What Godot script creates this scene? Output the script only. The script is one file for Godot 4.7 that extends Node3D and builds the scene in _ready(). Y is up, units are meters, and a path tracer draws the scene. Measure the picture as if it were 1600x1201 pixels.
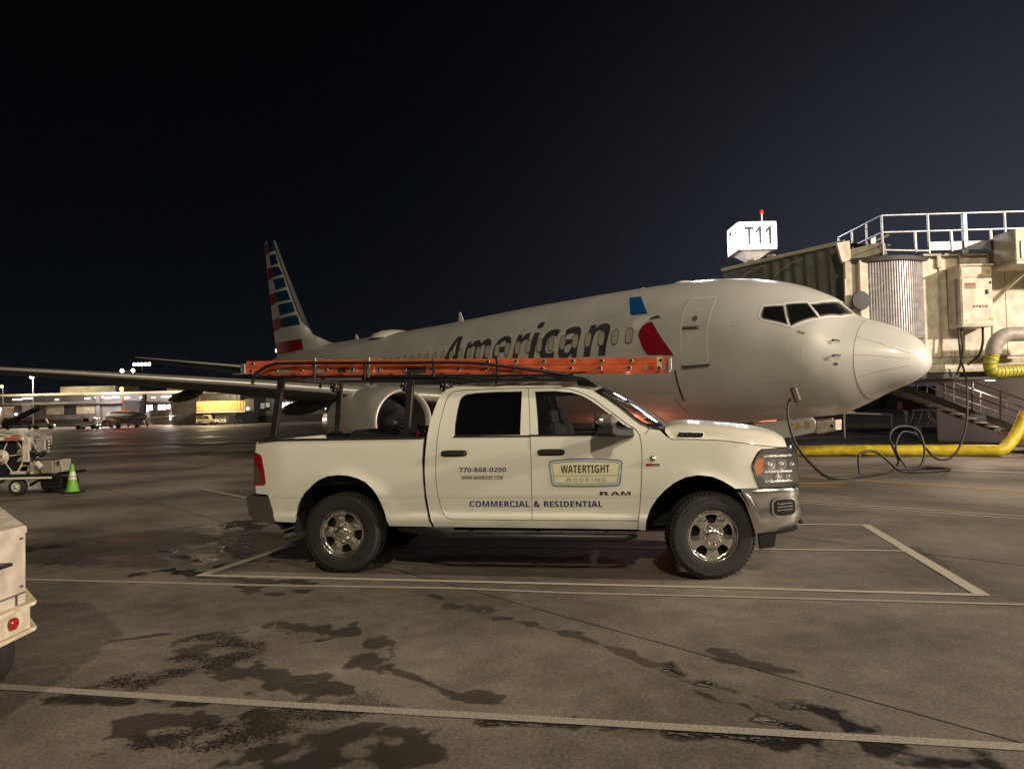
extends Node3D

class G:
	var st := SurfaceTool.new()
	var xf := Transform3D.IDENTITY
	var side_uv := false
	func _init(x := Transform3D.IDENTITY):
		xf = x
		st.begin(Mesh.PRIMITIVE_TRIANGLES)
		st.set_smooth_group(-1)
	func sg(i: int) -> G:
		st.set_smooth_group(i)
		return self
	func v(p: Vector3, uv := Vector2.ZERO) -> void:
		st.set_uv(uv)
		st.add_vertex(xf * p)
	func t(a: Vector3, b: Vector3, c: Vector3) -> void:
		v(a)
		v(b)
		v(c)
	func q(a: Vector3, b: Vector3, c: Vector3, d: Vector3) -> void:
		t(a, b, c)
		t(a, c, d)
	func box(c: Vector3, s: Vector3, bev := 0.0, basis := Basis.IDENTITY) -> G:
		var h := s * 0.5
		var e := minf(bev, minf(h.x, minf(h.y, h.z)) * 0.9)
		var pts := {}
		var o := func(sx, sy, sz, ax) -> Vector3:
			var p := Vector3(sx * h.x, sy * h.y, sz * h.z)
			if ax != 0: p.x -= sx * e
			if ax != 1: p.y -= sy * e
			if ax != 2: p.z -= sz * e
			return c + basis * p
		for ax in 3:
			for s1 in [-1, 1]:
				var l := []
				for k in [[-1, -1], [1, -1], [1, 1], [-1, 1]]:
					var a := [0, 0, 0]
					a[ax] = s1
					a[(ax + 1) % 3] = k[0]
					a[(ax + 2) % 3] = k[1]
					l.append(o.call(a[0], a[1], a[2], ax))
				if s1 > 0: q(l[3], l[2], l[1], l[0])
				else: q(l[0], l[1], l[2], l[3])
		if e > 0.0:
			for ax in 3:
				var b1 := (ax + 1) % 3
				var b2 := (ax + 2) % 3
				for s1 in [-1, 1]:
					for s2 in [-1, 1]:
						var a := [0, 0, 0]
						a[b1] = s1
						a[b2] = s2
						a[ax] = -1
						var p0: Vector3 = o.call(a[0], a[1], a[2], b1)
						var p1: Vector3 = o.call(a[0], a[1], a[2], b2)
						a[ax] = 1
						var p2: Vector3 = o.call(a[0], a[1], a[2], b2)
						var p3: Vector3 = o.call(a[0], a[1], a[2], b1)
						if s1 * s2 > 0: q(p0, p1, p2, p3)
						else: q(p3, p2, p1, p0)
			for sx in [-1, 1]:
				for sy in [-1, 1]:
					for sz in [-1, 1]:
						var p0: Vector3 = o.call(sx, sy, sz, 0)
						var p1: Vector3 = o.call(sx, sy, sz, 1)
						var p2: Vector3 = o.call(sx, sy, sz, 2)
						if sx * sy * sz > 0: t(p2, p1, p0)
						else: t(p0, p1, p2)
		return self
	func beam(a: Vector3, b: Vector3, w: float, h: float, bev := 0.0) -> G:
		var d := (b - a)
		var x := d.normalized()
		var up := Vector3.UP if absf(x.y) < 0.95 else Vector3.RIGHT
		var z := x.cross(up).normalized()
		var y := z.cross(x).normalized()
		return box((a + b) * 0.5, Vector3(d.length(), h, w), bev, Basis(x, y, z))
	func tube(pts: Array, r: float, n := 10, caps := true, r2 := -1.0) -> G:
		var rings := []
		var up := Vector3.UP
		for i in pts.size():
			var d: Vector3 = (pts[mini(i + 1, pts.size() - 1)] - pts[maxi(i - 1, 0)]).normalized()
			if absf(d.dot(up)) > 0.95: up = Vector3.RIGHT if absf(d.x) < 0.9 else Vector3.BACK
			var z := d.cross(up).normalized()
			up = z.cross(d).normalized()
			var rr := r if r2 < 0 else lerpf(r, r2, float(i) / (pts.size() - 1))
			var l := []
			for k in n:
				var an := TAU * k / n
				l.append(pts[i] + (up * cos(an) + z * sin(an)) * rr)
			rings.append(l)
		st.set_smooth_group(0)
		for i in rings.size() - 1:
			for k in n:
				var k2 := (k + 1) % n
				q(rings[i][k], rings[i + 1][k], rings[i + 1][k2], rings[i][k2])
		st.set_smooth_group(-1)
		if caps:
			for k in n:
				var k2 := (k + 1) % n
				t(pts[0], rings[0][k], rings[0][k2])
				t(pts[-1], rings[-1][k2], rings[-1][k])
		return self
	# profile of (radius, along) turned about the axis; sq squashes the lower half
	func lathe(o: Vector3, ax: Vector3, prof: Array, n := 32, sq := 1.0, smooth := 0) -> G:
		var x := ax.normalized()
		var up := Vector3.UP if absf(x.y) < 0.95 else Vector3.RIGHT
		var z := x.cross(up).normalized()
		var y := z.cross(x).normalized()
		st.set_smooth_group(smooth)
		var f := func(p: Vector2, k: int) -> Vector3:
			var an := TAU * (k % n) / n
			var cy := cos(an)
			if cy < 0: cy *= sq
			return o + x * p.y + (y * cy + z * sin(an)) * p.x
		for i in prof.size() - 1:
			for k in n:
				q(f.call(prof[i], k), f.call(prof[i + 1], k), f.call(prof[i + 1], k + 1), f.call(prof[i], k + 1))
		st.set_smooth_group(-1)
		return self
	func grid(rows: Array, smooth := 0, closed := false) -> G:
		st.set_smooth_group(smooth)
		for i in rows.size() - 1:
			var n: int = rows[i].size()
			for k in (n if closed else n - 1):
				var k2 := (k + 1) % n
				q(rows[i][k], rows[i + 1][k], rows[i + 1][k2], rows[i][k2])
		st.set_smooth_group(-1)
		return self
	# a flat outline in x, y swept from z0 to z1, its rim chamfered
	func prism(poly: PackedVector2Array, z0: float, z1: float, bev := 0.0) -> G:
		var ins := poly
		if bev > 0:
			var o := Geometry2D.offset_polygon(poly, -bev, Geometry2D.JOIN_MITER)
			if o.size() and o[0].size() == poly.size():
				ins = o[0]
				var best := 0
				for k in ins.size():
					if ins[k].distance_squared_to(poly[0]) < ins[best].distance_squared_to(poly[0]): best = k
				ins = ins.slice(best) + ins.slice(0, best)
				if Geometry2D.is_polygon_clockwise(ins) != Geometry2D.is_polygon_clockwise(poly): bev = 0.0
			else: bev = 0.0
		if bev == 0.0: ins = poly
		var zb := z1 - signf(z1 - z0) * bev
		var n := poly.size()
		for s in 2:
			var pl := poly if s == 0 else ins
			var zz := z0 if s == 0 else z1
			var id := Geometry2D.triangulate_polygon(pl)
			for k in range(0, id.size(), 3):
				t(V(pl[id[k]], zz), V(pl[id[k + 1]], zz), V(pl[id[k + 2]], zz))
		for k in n:
			var k2 := (k + 1) % n
			q(V(poly[k], z0), V(poly[k], zb), V(poly[k2], zb), V(poly[k2], z0))
			if bev > 0: q(V(poly[k], zb), V(ins[k], z1), V(ins[k2], z1), V(poly[k2], zb))
		return self
	func V(p: Vector2, z: float) -> Vector3: return Vector3(p.x, p.y, z)
	# a polygon cut into cells and laid on a surface; lift(point, offset) -> Vector3; its edge turned inwards by flange
	func panel(poly: PackedVector2Array, holes: Array, xs: Array, ys: Array, lift: Callable, d := 0.0, flange := 0.0, smooth := 0) -> G:
		var lo := poly[0]
		var hi := poly[0]
		for p in poly:
			lo = lo.min(p)
			hi = hi.max(p)
		st.set_smooth_group(smooth)
		for i in xs.size() - 1:
			if xs[i + 1] < lo.x or xs[i] > hi.x: continue
			for j in ys.size() - 1:
				if ys[j + 1] < lo.y or ys[j] > hi.y: continue
				var r := PackedVector2Array([Vector2(xs[i], ys[j]), Vector2(xs[i + 1], ys[j]), Vector2(xs[i + 1], ys[j + 1]), Vector2(xs[i], ys[j + 1])])
				var pieces: Array = Geometry2D.intersect_polygons(poly, r)
				for h in holes:
					var nx := []
					for p in pieces: nx.append_array(Geometry2D.clip_polygons(p, h))
					pieces = nx
				for p in pieces:
					var id := Geometry2D.triangulate_polygon(p)
					for k in range(0, id.size(), 3):
						var a: Vector2 = p[id[k]]
						var b: Vector2 = p[id[k + 1]]
						var c: Vector2 = p[id[k + 2]]
						var ar := (b - a).cross(c - a)
						if absf(ar) < 1e-9: continue
						for q in ([a, c, b] if ar > 0 else [a, b, c]): v(lift.call(q, d), Vector2((q.x + 5.0) / 6.0, (2.0 - q.y) / 1.6) if side_uv else Vector2.ZERO)
		st.set_smooth_group(-1)
		if flange != 0.0:
			rim(poly, lift, d, d - flange)
			for h in holes: rim(h, lift, d, d - flange)
		return self
	func rim(poly: PackedVector2Array, lift: Callable, d0: float, d1: float) -> void:
		st.set_smooth_group(7)
		for k in poly.size():
			var a := poly[k]
			var b := poly[(k + 1) % poly.size()]
			var m := maxi(1, int((b - a).length() / 0.08))
			for s in m:
				var p := a.lerp(b, float(s) / m)
				var p2 := a.lerp(b, float(s + 1) / m)
				q(lift.call(p, d0), lift.call(p, d1), lift.call(p2, d1), lift.call(p2, d0))
		st.set_smooth_group(-1)
	# a band of width w along a closed or open line on a surface
	func band(line: PackedVector2Array, w: float, lift: Callable, d: float, closed := true) -> G:
		var n := line.size()
		var a := []
		var b := []
		for k in n:
			var p := line[(k - 1 + n) % n] if closed or k > 0 else line[k]
			var s := line[(k + 1) % n] if closed or k < n - 1 else line[k]
			var nn := (s - p).normalized().orthogonal() * w * 0.5
			a.append(line[k] + nn)
			b.append(line[k] - nn)
		st.set_smooth_group(0)
		for k in (n if closed else n - 1):
			var k2 := (k + 1) % n
			var m := maxi(1, int((line[k2] - line[k]).length() / 0.15))
			for s in m:
				var u := float(s) / m
				var u2 := float(s + 1) / m
				q(lift.call(a[k].lerp(a[k2], u), d), lift.call(b[k].lerp(b[k2], u), d), lift.call(b[k].lerp(b[k2], u2), d), lift.call(a[k].lerp(a[k2], u2), d))
		st.set_smooth_group(-1)
		return self
	func text(s: String, font: Font, box2: Rect2, lift: Callable, d: float, shear := 0.0, cut := 99.0, spread := 0.0) -> G:
		var tris := []
		var tm := TextMesh.new()
		tm.font = font
		tm.font_size = 64
		tm.pixel_size = 0.01
		tm.depth = 0.0
		tm.curve_step = 1.0
		tm.text = s
		var ar := tm.surface_get_arrays(0)
		var vs: PackedVector3Array = ar[Mesh.ARRAY_VERTEX]
		var ix: PackedInt32Array = ar[Mesh.ARRAY_INDEX] if ar[Mesh.ARRAY_INDEX] != null else PackedInt32Array(range(vs.size()))
		var lo := Vector3(1e9, 1e9, 0)
		var hi := -lo
		for p in vs:
			lo = lo.min(p)
			hi = hi.max(p)
		var f := func(p: Vector3) -> Vector2:
			var u := (p.x - lo.x) / (hi.x - lo.x)
			var w := (p.y - lo.y) / (hi.y - lo.y)
			return box2.position + Vector2(u * box2.size.x + shear * w, w * box2.size.y)
		for k in range(0, ix.size(), 3):
			tris.append([f.call(vs[ix[k]]), f.call(vs[ix[k + 1]]), f.call(vs[ix[k + 2]])])
		var i := 0
		st.set_smooth_group(0)
		while i < tris.size():
			var tr: Array = tris[i]
			i += 1
			var e := 0
			for k in 3:
				if tr[k].distance_to(tr[(k + 1) % 3]) > tr[e].distance_to(tr[(e + 1) % 3]): e = k
			if tr[e].distance_to(tr[(e + 1) % 3]) > cut:
				var m: Vector2 = (tr[e] + tr[(e + 1) % 3]) * 0.5
				tris.append([tr[e], m, tr[(e + 2) % 3]])
				tris.append([m, tr[(e + 1) % 3], tr[(e + 2) % 3]])
				continue
			t(lift.call(tr[0], d), lift.call(tr[1], d), lift.call(tr[2], d))
		st.set_smooth_group(-1)
		return self
	func mesh() -> ArrayMesh:
		st.generate_normals()
		return st.commit()

# ---------------------------------------------------------------- helpers
var used := {}
var M := {}
var sans := SystemFont.new()
var sans_bold := SystemFont.new()

func lin(r: float, g: float, b: float) -> Color: return Color(r, g, b).linear_to_srgb()

func noise_tex(sd: int, freq: float, lo: Color, hi: Color, size := 256, oct := 4, mid := 0.5) -> NoiseTexture2D:
	var n := FastNoiseLite.new()
	n.seed = sd
	n.noise_type = FastNoiseLite.TYPE_SIMPLEX_SMOOTH
	n.frequency = freq
	n.fractal_octaves = oct
	var t := NoiseTexture2D.new()
	t.width = size
	t.height = size
	t.seamless = true
	t.noise = n
	var r := Gradient.new()
	r.set_color(0, lo)
	r.set_color(1, hi)
	r.set_offset(0, mid - 0.28)
	r.set_offset(1, mid + 0.28)
	t.color_ramp = r
	return t

func mat(key: String, c: Color, rough: float, metal := 0.0, opt := {}) -> StandardMaterial3D:
	var m := StandardMaterial3D.new()
	m.resource_name = key
	m.albedo_color = lin(c.r, c.g, c.b)
	m.roughness = rough
	m.metallic = metal
	m.cull_mode = BaseMaterial3D.CULL_DISABLED
	if opt.has("coat"):
		m.clearcoat_enabled = true
		m.clearcoat = opt.coat
		m.clearcoat_roughness = opt.get("coat_rough", 0.05)
	if opt.has("wear"):
		# faint uneven tone and sheen over the surface, in world size
		m.albedo_texture = opt.wear
		m.uv1_triplanar = true
		m.uv1_world_triplanar = opt.get("world", false)
		m.uv1_scale = Vector3.ONE * opt.get("scale", 0.5)
		if opt.has("wear_rough"):
			m.roughness_texture = opt.wear_rough
	if opt.has("bump"):
		m.heightmap_enabled = true
		m.heightmap_texture = opt.bump
		m.heightmap_scale = opt.bump_scale
		m.uv1_triplanar = true
		m.uv1_scale = Vector3.ONE * opt.get("scale", 1.0)
	if opt.has("alpha"):
		m.transparency = BaseMaterial3D.TRANSPARENCY_ALPHA
		m.albedo_color.a = opt.alpha
	if opt.has("glow"):
		m.emission_enabled = true
		m.emission = opt.get("glow_color", m.albedo_color)
		m.emission_energy_multiplier = opt.glow
	M[key] = m
	return m

func numbered(nm: String) -> String:
	var k: int = used.get(nm, 0)
	used[nm] = k + 1
	return nm if k == 0 else "%s_%03d" % [nm, k]

func thing(nm: String, label: String, cat: String, at := Vector3.ZERO, ry := 0.0, group := "") -> Node3D:
	var o := Node3D.new()
	o.name = numbered(nm)
	add_child(o)
	o.position = at
	o.rotation.y = ry
	tag(o, label, cat, group)
	return o

func tag(o: Node, label: String, cat := "", group := "", kind := "") -> void:
	if label: o.set_meta("label", label)
	if cat: o.set_meta("category", cat)
	if group: o.set_meta("group", group)
	if kind: o.set_meta("kind", kind)

func part(p: Node, nm: String, g, m, label := "") -> MeshInstance3D:
	var o := MeshInstance3D.new()
	o.name = nm
	o.mesh = g.mesh() if g is G else g
	o.material_override = M[m] if m is String else m
	p.add_child(o, true)
	if label: o.set_meta("label", label)
	return o

func solo(nm: String, g: G, m, label: String, cat: String, group := "") -> MeshInstance3D:
	var o := part(self, numbered(nm), g, m)
	tag(o, label, cat, group)
	return o

func struct(nm: String, g, m, p: Node = self) -> MeshInstance3D:
	var o := part(p, numbered(nm), g, m)
	if p == self: o.set_meta("kind", "structure")
	return o

func dup(o: Node3D, at: Vector3, ry := 0.0, label := "", group := "") -> Node3D:
	var c: Node3D = o.duplicate()
	var nm := String(o.name)
	if nm.right(4).begins_with("_") and nm.right(3).is_valid_int(): nm = nm.left(-4)
	c.name = numbered(nm)
	add_child(c)
	c.position = at
	c.rotation.y = ry
	if label: c.set_meta("label", label)
	if group: c.set_meta("group", group)
	return c

func P2(a: Array) -> PackedVector2Array:
	var r := PackedVector2Array()
	for k in range(0, a.size(), 2): r.append(Vector2(a[k], a[k + 1]))
	return r

func oval(cx: float, cy: float, rx: float, ry: float, n := 16, pw := 1.0) -> PackedVector2Array:
	var r := PackedVector2Array()
	for k in n:
		var c := cos(TAU * k / n)
		var s := sin(TAU * k / n)
		r.append(Vector2(cx + rx * signf(c) * pow(absf(c), pw), cy + ry * signf(s) * pow(absf(s), pw)))
	return r

func cuts(a: float, b: float, st: float) -> Array:
	var n := maxi(1, int(ceil((b - a) / st)))
	var r := []
	for k in n + 1: r.append(lerpf(a, b, float(k) / n))
	return r

# smooth curve through given knots, never overshooting
func ss(xs: Array, ys: Array, x: float) -> float:
	var n := xs.size()
	if x <= xs[0]: return ys[0]
	if x >= xs[n - 1]: return ys[n - 1]
	var i := 0
	while i < n - 2 and xs[i + 1] < x: i += 1
	var h: float = xs[i + 1] - xs[i]
	var t: float = (x - xs[i]) / h
	var m := [0.0, 0.0]
	for e in 2:
		var k: int = i + e
		if k == 0: m[e] = (ys[1] - ys[0]) / (xs[1] - xs[0])
		elif k == n - 1: m[e] = (ys[k] - ys[k - 1]) / (xs[k] - xs[k - 1])
		else:
			var a: float = (ys[k] - ys[k - 1]) / (xs[k] - xs[k - 1])
			var b: float = (ys[k + 1] - ys[k]) / (xs[k + 1] - xs[k])
			m[e] = 0.0 if a * b <= 0 else 2 * a * b / (a + b)
	var t2 := t * t
	var t3 := t2 * t
	return (2 * t3 - 3 * t2 + 1) * ys[i] + (t3 - 2 * t2 + t) * h * m[0] + (3 * t2 - 2 * t3) * ys[i + 1] + (t3 - t2) * h * m[1]

func lamp(kind: String, at: Vector3, c: Color, e: float, size := 0.1, aim := Vector3.ZERO, cone := 60.0) -> Light3D:
	var l: Light3D
	if kind == "spot":
		var s := SpotLight3D.new()
		s.spot_angle = cone
		s.spot_range = 400
		s.spot_attenuation = 2
		s.spot_angle_attenuation = 0.6
		l = s
	else:
		var o := OmniLight3D.new()
		o.omni_range = 200
		o.omni_attenuation = 2
		l = o
	l.name = numbered("lamp_light")
	l.light_color = c
	l.light_energy = e
	l.light_size = size
	l.shadow_enabled = true
	add_child(l)
	l.position = at
	if kind == "spot": l.look_at(aim)
	return l

# ---------------------------------------------------------------- scene
const KEY := Vector3(2, 44, 52)
const SIDE := Vector3(37, 36, 42)
const FILL := Vector3(30, 12, 0)

func _ready() -> void:
	var cam := Camera3D.new()
	cam.name = "camera"
	cam.fov = rad_to_deg(2.0 * atan(600.5 / 1180.0))
	cam.near = 0.05
	cam.far = 3000
	add_child(cam)
	cam.position = Vector3(0, 1.7017, 0)
	cam.rotation = Vector3(0.0318, 0, -0.0221)
	cam.current = true
	var sky := ProceduralSkyMaterial.new()
	sky.sky_top_color = lin(0.0004, 0.0010, 0.0014)
	sky.sky_horizon_color = lin(0.0050, 0.0062, 0.0090)
	sky.sky_curve = 0.12
	sky.ground_bottom_color = lin(0.003, 0.003, 0.003)
	sky.ground_horizon_color = lin(0.006, 0.006, 0.008)
	sky.sun_angle_max = 1
	# lens glare and sign haze painted into the night sky, brighter towards the right
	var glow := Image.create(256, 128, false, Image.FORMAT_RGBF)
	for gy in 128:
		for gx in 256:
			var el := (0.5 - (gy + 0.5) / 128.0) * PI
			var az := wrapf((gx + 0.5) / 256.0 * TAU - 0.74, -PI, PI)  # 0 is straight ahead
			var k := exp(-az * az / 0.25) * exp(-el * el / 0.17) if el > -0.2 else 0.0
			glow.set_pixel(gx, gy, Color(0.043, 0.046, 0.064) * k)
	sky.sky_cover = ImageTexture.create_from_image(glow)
	var env := Environment.new()
	env.background_mode = Environment.BG_SKY
	env.sky = Sky.new()
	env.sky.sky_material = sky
	env.tonemap_mode = Environment.TONE_MAPPER_LINEAR
	env.tonemap_exposure = 1.0
	env.sdfgi_enabled = true
	env.ssao_enabled = true
	env.ssil_enabled = true
	var we := WorldEnvironment.new()
	we.name = "world_environment"
	we.environment = env
	add_child(we)
	# apron floodlights: on the mast behind the camera and on the terminal roof to the right
	lamp("spot", KEY, Color(1.0, 0.94, 0.80), 1980, 1.2, Vector3(2, 0, -16), 50)
	lamp("spot", SIDE, Color(1.0, 0.92, 0.80), 1000, 1.0, Vector3(2, 0, -12), 50)
	lamp("spot", FILL, Color(1.0, 0.93, 0.84), 1230, 0.6, Vector3(5, 1, -13), 75)
	sans.font_names = PackedStringArray(["Droid Sans"])
	sans_bold.font_names = PackedStringArray(["Droid Sans"])
	sans_bold.font_weight = 700
	materials()
	ground()
	terminal()
	jet_bridge()
	airliner()
	gate_equipment()
	truck()
	ladder()
	carts()
	far_field()
	masts()

func materials() -> void:
	var soft := noise_tex(3, 0.012, Color(0.95, 0.95, 0.945), Color(1, 1, 1), 256, 5)
	var dirt := noise_tex(5, 0.02, Color(0.86, 0.85, 0.83), Color(1, 1, 1), 256, 5)
	var rgh := noise_tex(7, 0.02, Color(0.72, 0.72, 0.72), Color(1, 1, 1), 256, 5)
	mat("truck_paint", Color(0.80, 0.79, 0.72), 0.35, 0.0, {"coat": 0.8, "coat_rough": 0.04, "wear": soft, "scale": 0.35})
	# road film along the sills and behind the wheels, laid over the truck's flanks
	var film := Image.create(768, 256, false, Image.FORMAT_RGB8)
	var fn := FastNoiseLite.new()
	fn.seed = 71
	fn.frequency = 0.03
	fn.fractal_octaves = 5
	for fy in 256:
		for fx in 768:
			var x := fx / 768.0 * 6.0 - 5.0
			var y := 2.0 - fy / 256.0 * 1.6
			var n := 0.5 + 0.5 * fn.get_noise_2d(fx, fy * 2.2)
			var k := 0.42 * pow(clampf((0.98 - y) / 0.55, 0, 1), 1.6)
			for w in [-4.35, -0.72]: k += 0.30 * exp(-pow((x - w) / 0.22, 2.0)) * clampf((1.0 - y) / 0.5, 0, 1)
			k = clampf(k * (0.35 + 1.1 * n), 0, 0.6) + 0.03 * n
			if fy == 0: k = 0.0
			film.set_pixel(fx, fy, Color(1, 1, 1).lerp(Color(0.62, 0.57, 0.48), k))
	M["truck_paint"].uv1_triplanar = false
	M["truck_paint"].albedo_texture = ImageTexture.create_from_image(film)
	mat("gap", Color(0.006, 0.006, 0.006), 0.9)
	mat("black_plastic", Color(0.018, 0.018, 0.019), 0.5)
	mat("black_steel", Color(0.016, 0.016, 0.017), 0.38, 0.0, {"wear": dirt, "scale": 2.0})
	mat("bed_liner", Color(0.012, 0.012, 0.012), 0.75)
	mat("rubber", Color(0.022, 0.021, 0.020), 0.78, 0.0, {"wear": dirt, "scale": 3.0})
	mat("chrome", Color(0.72, 0.70, 0.66), 0.20, 0.95, {"wear": soft, "scale": 2.0})
	mat("chrome_dull", Color(0.34, 0.335, 0.32), 0.24, 0.9)
	mat("glass_clear", Color(0.02, 0.022, 0.022), 0.02, 0.0, {"alpha": 0.35})
	mat("glass_dark", Color(0.004, 0.004, 0.005), 0.02, 0.0, {"alpha": 0.96})
	mat("reflector", Color(0.92, 0.91, 0.88), 0.30, 0.75, {"bump": noise_tex(51, 0.06, Color(0, 0, 0), Color(1, 1, 1), 128, 3), "bump_scale": 1.2, "scale": 5.0})
	mat("lens_clear", Color(0.9, 0.9, 0.9), 0.02, 0.0, {"alpha": 0.08})
	mat("lens_red", Color(0.28, 0.008, 0.012), 0.12, 0.0, {"coat": 1.0})
	mat("lens_smoke", Color(0.10, 0.07, 0.06), 0.15, 0.0, {"coat": 1.0})
	mat("lens_amber", Color(0.55, 0.16, 0.015), 0.15, 0.0, {"coat": 1.0})
	mat("seat_cloth", Color(0.03, 0.03, 0.032), 0.9)
	mat("navy_print", Color(0.020, 0.024, 0.16), 0.5)
	mat("black_print", Color(0.012, 0.012, 0.010), 0.5)
	mat("olive_print", Color(0.10, 0.10, 0.05), 0.5)
	mat("sign_cream", Color(0.74, 0.71, 0.52), 0.5)
	mat("sign_blue", Color(0.16, 0.24, 0.36), 0.5)
	mat("badge_dark", Color(0.06, 0.055, 0.05), 0.3, 0.6)
	mat("cap_grey", Color(0.16, 0.155, 0.14), 0.35, 0.2)
	mat("badge_red", Color(0.30, 0.015, 0.015), 0.4)
	mat("orange_rail", Color(0.70, 0.125, 0.045), 0.42, 0.0, {"wear": dirt, "scale": 1.2, "coat": 0.3, "coat_rough": 0.2})
	mat("aluminium", Color(0.60, 0.58, 0.54), 0.38, 0.9, {"wear": dirt, "scale": 2.5})
	mat("sticker_pale", Color(0.55, 0.52, 0.42), 0.6, 0.0, {"wear": noise_tex(31, 0.16, Color(0.35, 0.3, 0.25), Color(1, 1, 1), 128, 2), "scale": 6.0})
	mat("sticker_yellow", Color(0.70, 0.58, 0.25), 0.6)
	mat("sticker_red_pale", Color(0.62, 0.16, 0.10), 0.6)
	mat("sticker_red", Color(0.40, 0.02, 0.02), 0.6)
	mat("fuselage", Color(0.71, 0.70, 0.68), 0.36, 0.12, {"coat": 0.5, "coat_rough": 0.12, "wear": soft, "scale": 0.16})
	mat("radome", Color(0.70, 0.695, 0.68), 0.36, 0.05, {"coat": 0.4, "coat_rough": 0.12, "wear": soft, "scale": 0.16})
	mat("wing_grey", Color(0.12, 0.118, 0.112), 0.45, 0.0, {"wear": dirt, "scale": 0.3})
	mat("slat_metal", Color(0.48, 0.465, 0.43), 0.34, 0.6)
	mat("nacelle", Color(0.46, 0.45, 0.43), 0.34, 0.1, {"coat": 0.4, "coat_rough": 0.15, "wear": soft, "scale": 0.2})
	mat("inlet_lip", Color(0.60, 0.585, 0.55), 0.42, 0.5)
	mat("fan_metal", Color(0.10, 0.10, 0.11), 0.35, 0.8)
	mat("title_grey", Color(0.060, 0.064, 0.075), 0.4)
	mat("door_edge", Color(0.78, 0.76, 0.66), 0.45)
	mat("window_shade", Color(0.50, 0.47, 0.38), 0.35)
	mat("window_rim", Color(0.14, 0.135, 0.12), 0.4)
	mat("livery_blue", Color(0.010, 0.10, 0.30), 0.35, 0.0, {"coat": 0.4})
	mat("livery_navy", Color(0.012, 0.035, 0.09), 0.35, 0.0, {"coat": 0.4})
	mat("livery_stripe", Color(0.010, 0.055, 0.12), 0.35, 0.0, {"coat": 0.4})
	mat("cockpit_glass", Color(0.008, 0.009, 0.011), 0.06, 0.0, {"coat": 1.0})
	mat("livery_red", Color(0.30, 0.012, 0.025), 0.35, 0.0, {"coat": 0.4})
	mat("livery_silver", Color(0.86, 0.86, 0.84), 0.35, 0.1, {"coat": 0.4})
	mat("skin_lap", Color(0.36, 0.355, 0.34), 0.5)
	mat("seam", Color(0.10, 0.10, 0.095), 0.6)
	mat("gold_print", Color(0.50, 0.33, 0.03), 0.5)
	mat("bridge_cream", Color(0.72, 0.64, 0.53), 0.55, 0.0, {"wear": dirt, "scale": 0.5})
	mat("bridge_trim", Color(0.52, 0.48, 0.36), 0.55, 0.0, {"wear": dirt, "scale": 0.6})
	mat("bridge_dark", Color(0.045, 0.042, 0.042), 0.6, 0.0, {"wear": dirt, "scale": 0.5})
	mat("ribbed_metal", Color(0.50, 0.47, 0.50), 0.4, 0.5, {"wear": dirt, "scale": 0.8})
	mat("canopy_cloth", Color(0.12, 0.118, 0.105), 0.75, 0.0, {"wear": dirt, "scale": 0.8})
	mat("galvanised", Color(0.34, 0.35, 0.37), 0.45, 0.5, {"wear": dirt, "scale": 1.2})
	mat("cabinet_grey", Color(0.62, 0.57, 0.45), 0.5, 0.0, {"wear": dirt, "scale": 0.8})
	mat("duct_grey", Color(0.42, 0.38, 0.35), 0.5, 0.0, {"wear": dirt, "scale": 1.0})
	mat("hose_yellow", Color(0.60, 0.46, 0.012), 0.5, 0.0, {"wear": dirt, "scale": 0.7})
	mat("duct_yellow", Color(0.50, 0.46, 0.03), 0.5, 0.0, {"wear": dirt, "scale": 1.2})
	mat("cable_black", Color(0.012, 0.012, 0.012), 0.5)
	mat("wall_grey", Color(0.20, 0.195, 0.19), 0.6, 0.0, {"wear": dirt, "scale": 0.12})
	mat("sign_glow", Color(0.9, 0.9, 0.95), 0.4, 0.0, {"glow": 2.3})
	mat("sign_letters", Color(0.006, 0.006, 0.008), 0.6)
	mat("red_lamp", Color(0.6, 0.03, 0.02), 0.3, 0.0, {"glow": 0.25})
	mat("lamp_glow", Color(1.0, 0.95, 0.85), 0.4, 0.0, {"glow": 14.0})
	mat("lamp_white", Color(1.0, 0.97, 0.92), 0.4, 0.0, {"glow": 5.0})
	mat("lamp_orange", Color(1.0, 0.30, 0.08), 0.4, 0.0, {"glow": 16.0})
	mat("lamp_green", Color(0.5, 0.9, 0.4), 0.4, 0.0, {"glow": 1.2})
	mat("screen_blue", Color(0.05, 0.55, 0.8), 0.4, 0.0, {"glow": 1.2})
	mat("window_lit", Color(0.88, 0.84, 0.92), 0.3, 0.0, {"glow": 3.6})
	mat("window_dim", Color(0.36, 0.35, 0.33), 0.3, 0.0, {"glow": 0.6})
	mat("cart_cream", Color(0.70, 0.62, 0.54), 0.5, 0.0, {"wear": dirt, "scale": 0.9})
	mat("cart_bumper", Color(0.74, 0.66, 0.52), 0.5, 0.0, {"wear": dirt, "scale": 1.4})
	mat("reflector_red", Color(0.42, 0.008, 0.016), 0.25, 0.0, {"coat": 0.6})
	mat("cone_green", Color(0.15, 0.42, 0.03), 0.5)
	mat("cone_white", Color(0.68, 0.68, 0.50), 0.4)
	mat("far_tan", Color(0.36, 0.33, 0.23), 0.7, 0.0, {"wear": dirt, "scale": 0.1})
	mat("far_grey", Color(0.12, 0.118, 0.112), 0.7, 0.0, {"wear": dirt, "scale": 0.1})
	mat("far_dark", Color(0.02, 0.02, 0.021), 0.7)
	mat("far_yellow", Color(0.62, 0.46, 0.18), 0.6, 0.0, {"wear": dirt, "scale": 0.2})
	mat("far_white", Color(0.60, 0.57, 0.50), 0.6)
	mat("far_red", Color(0.12, 0.012, 0.03), 0.5)

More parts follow.
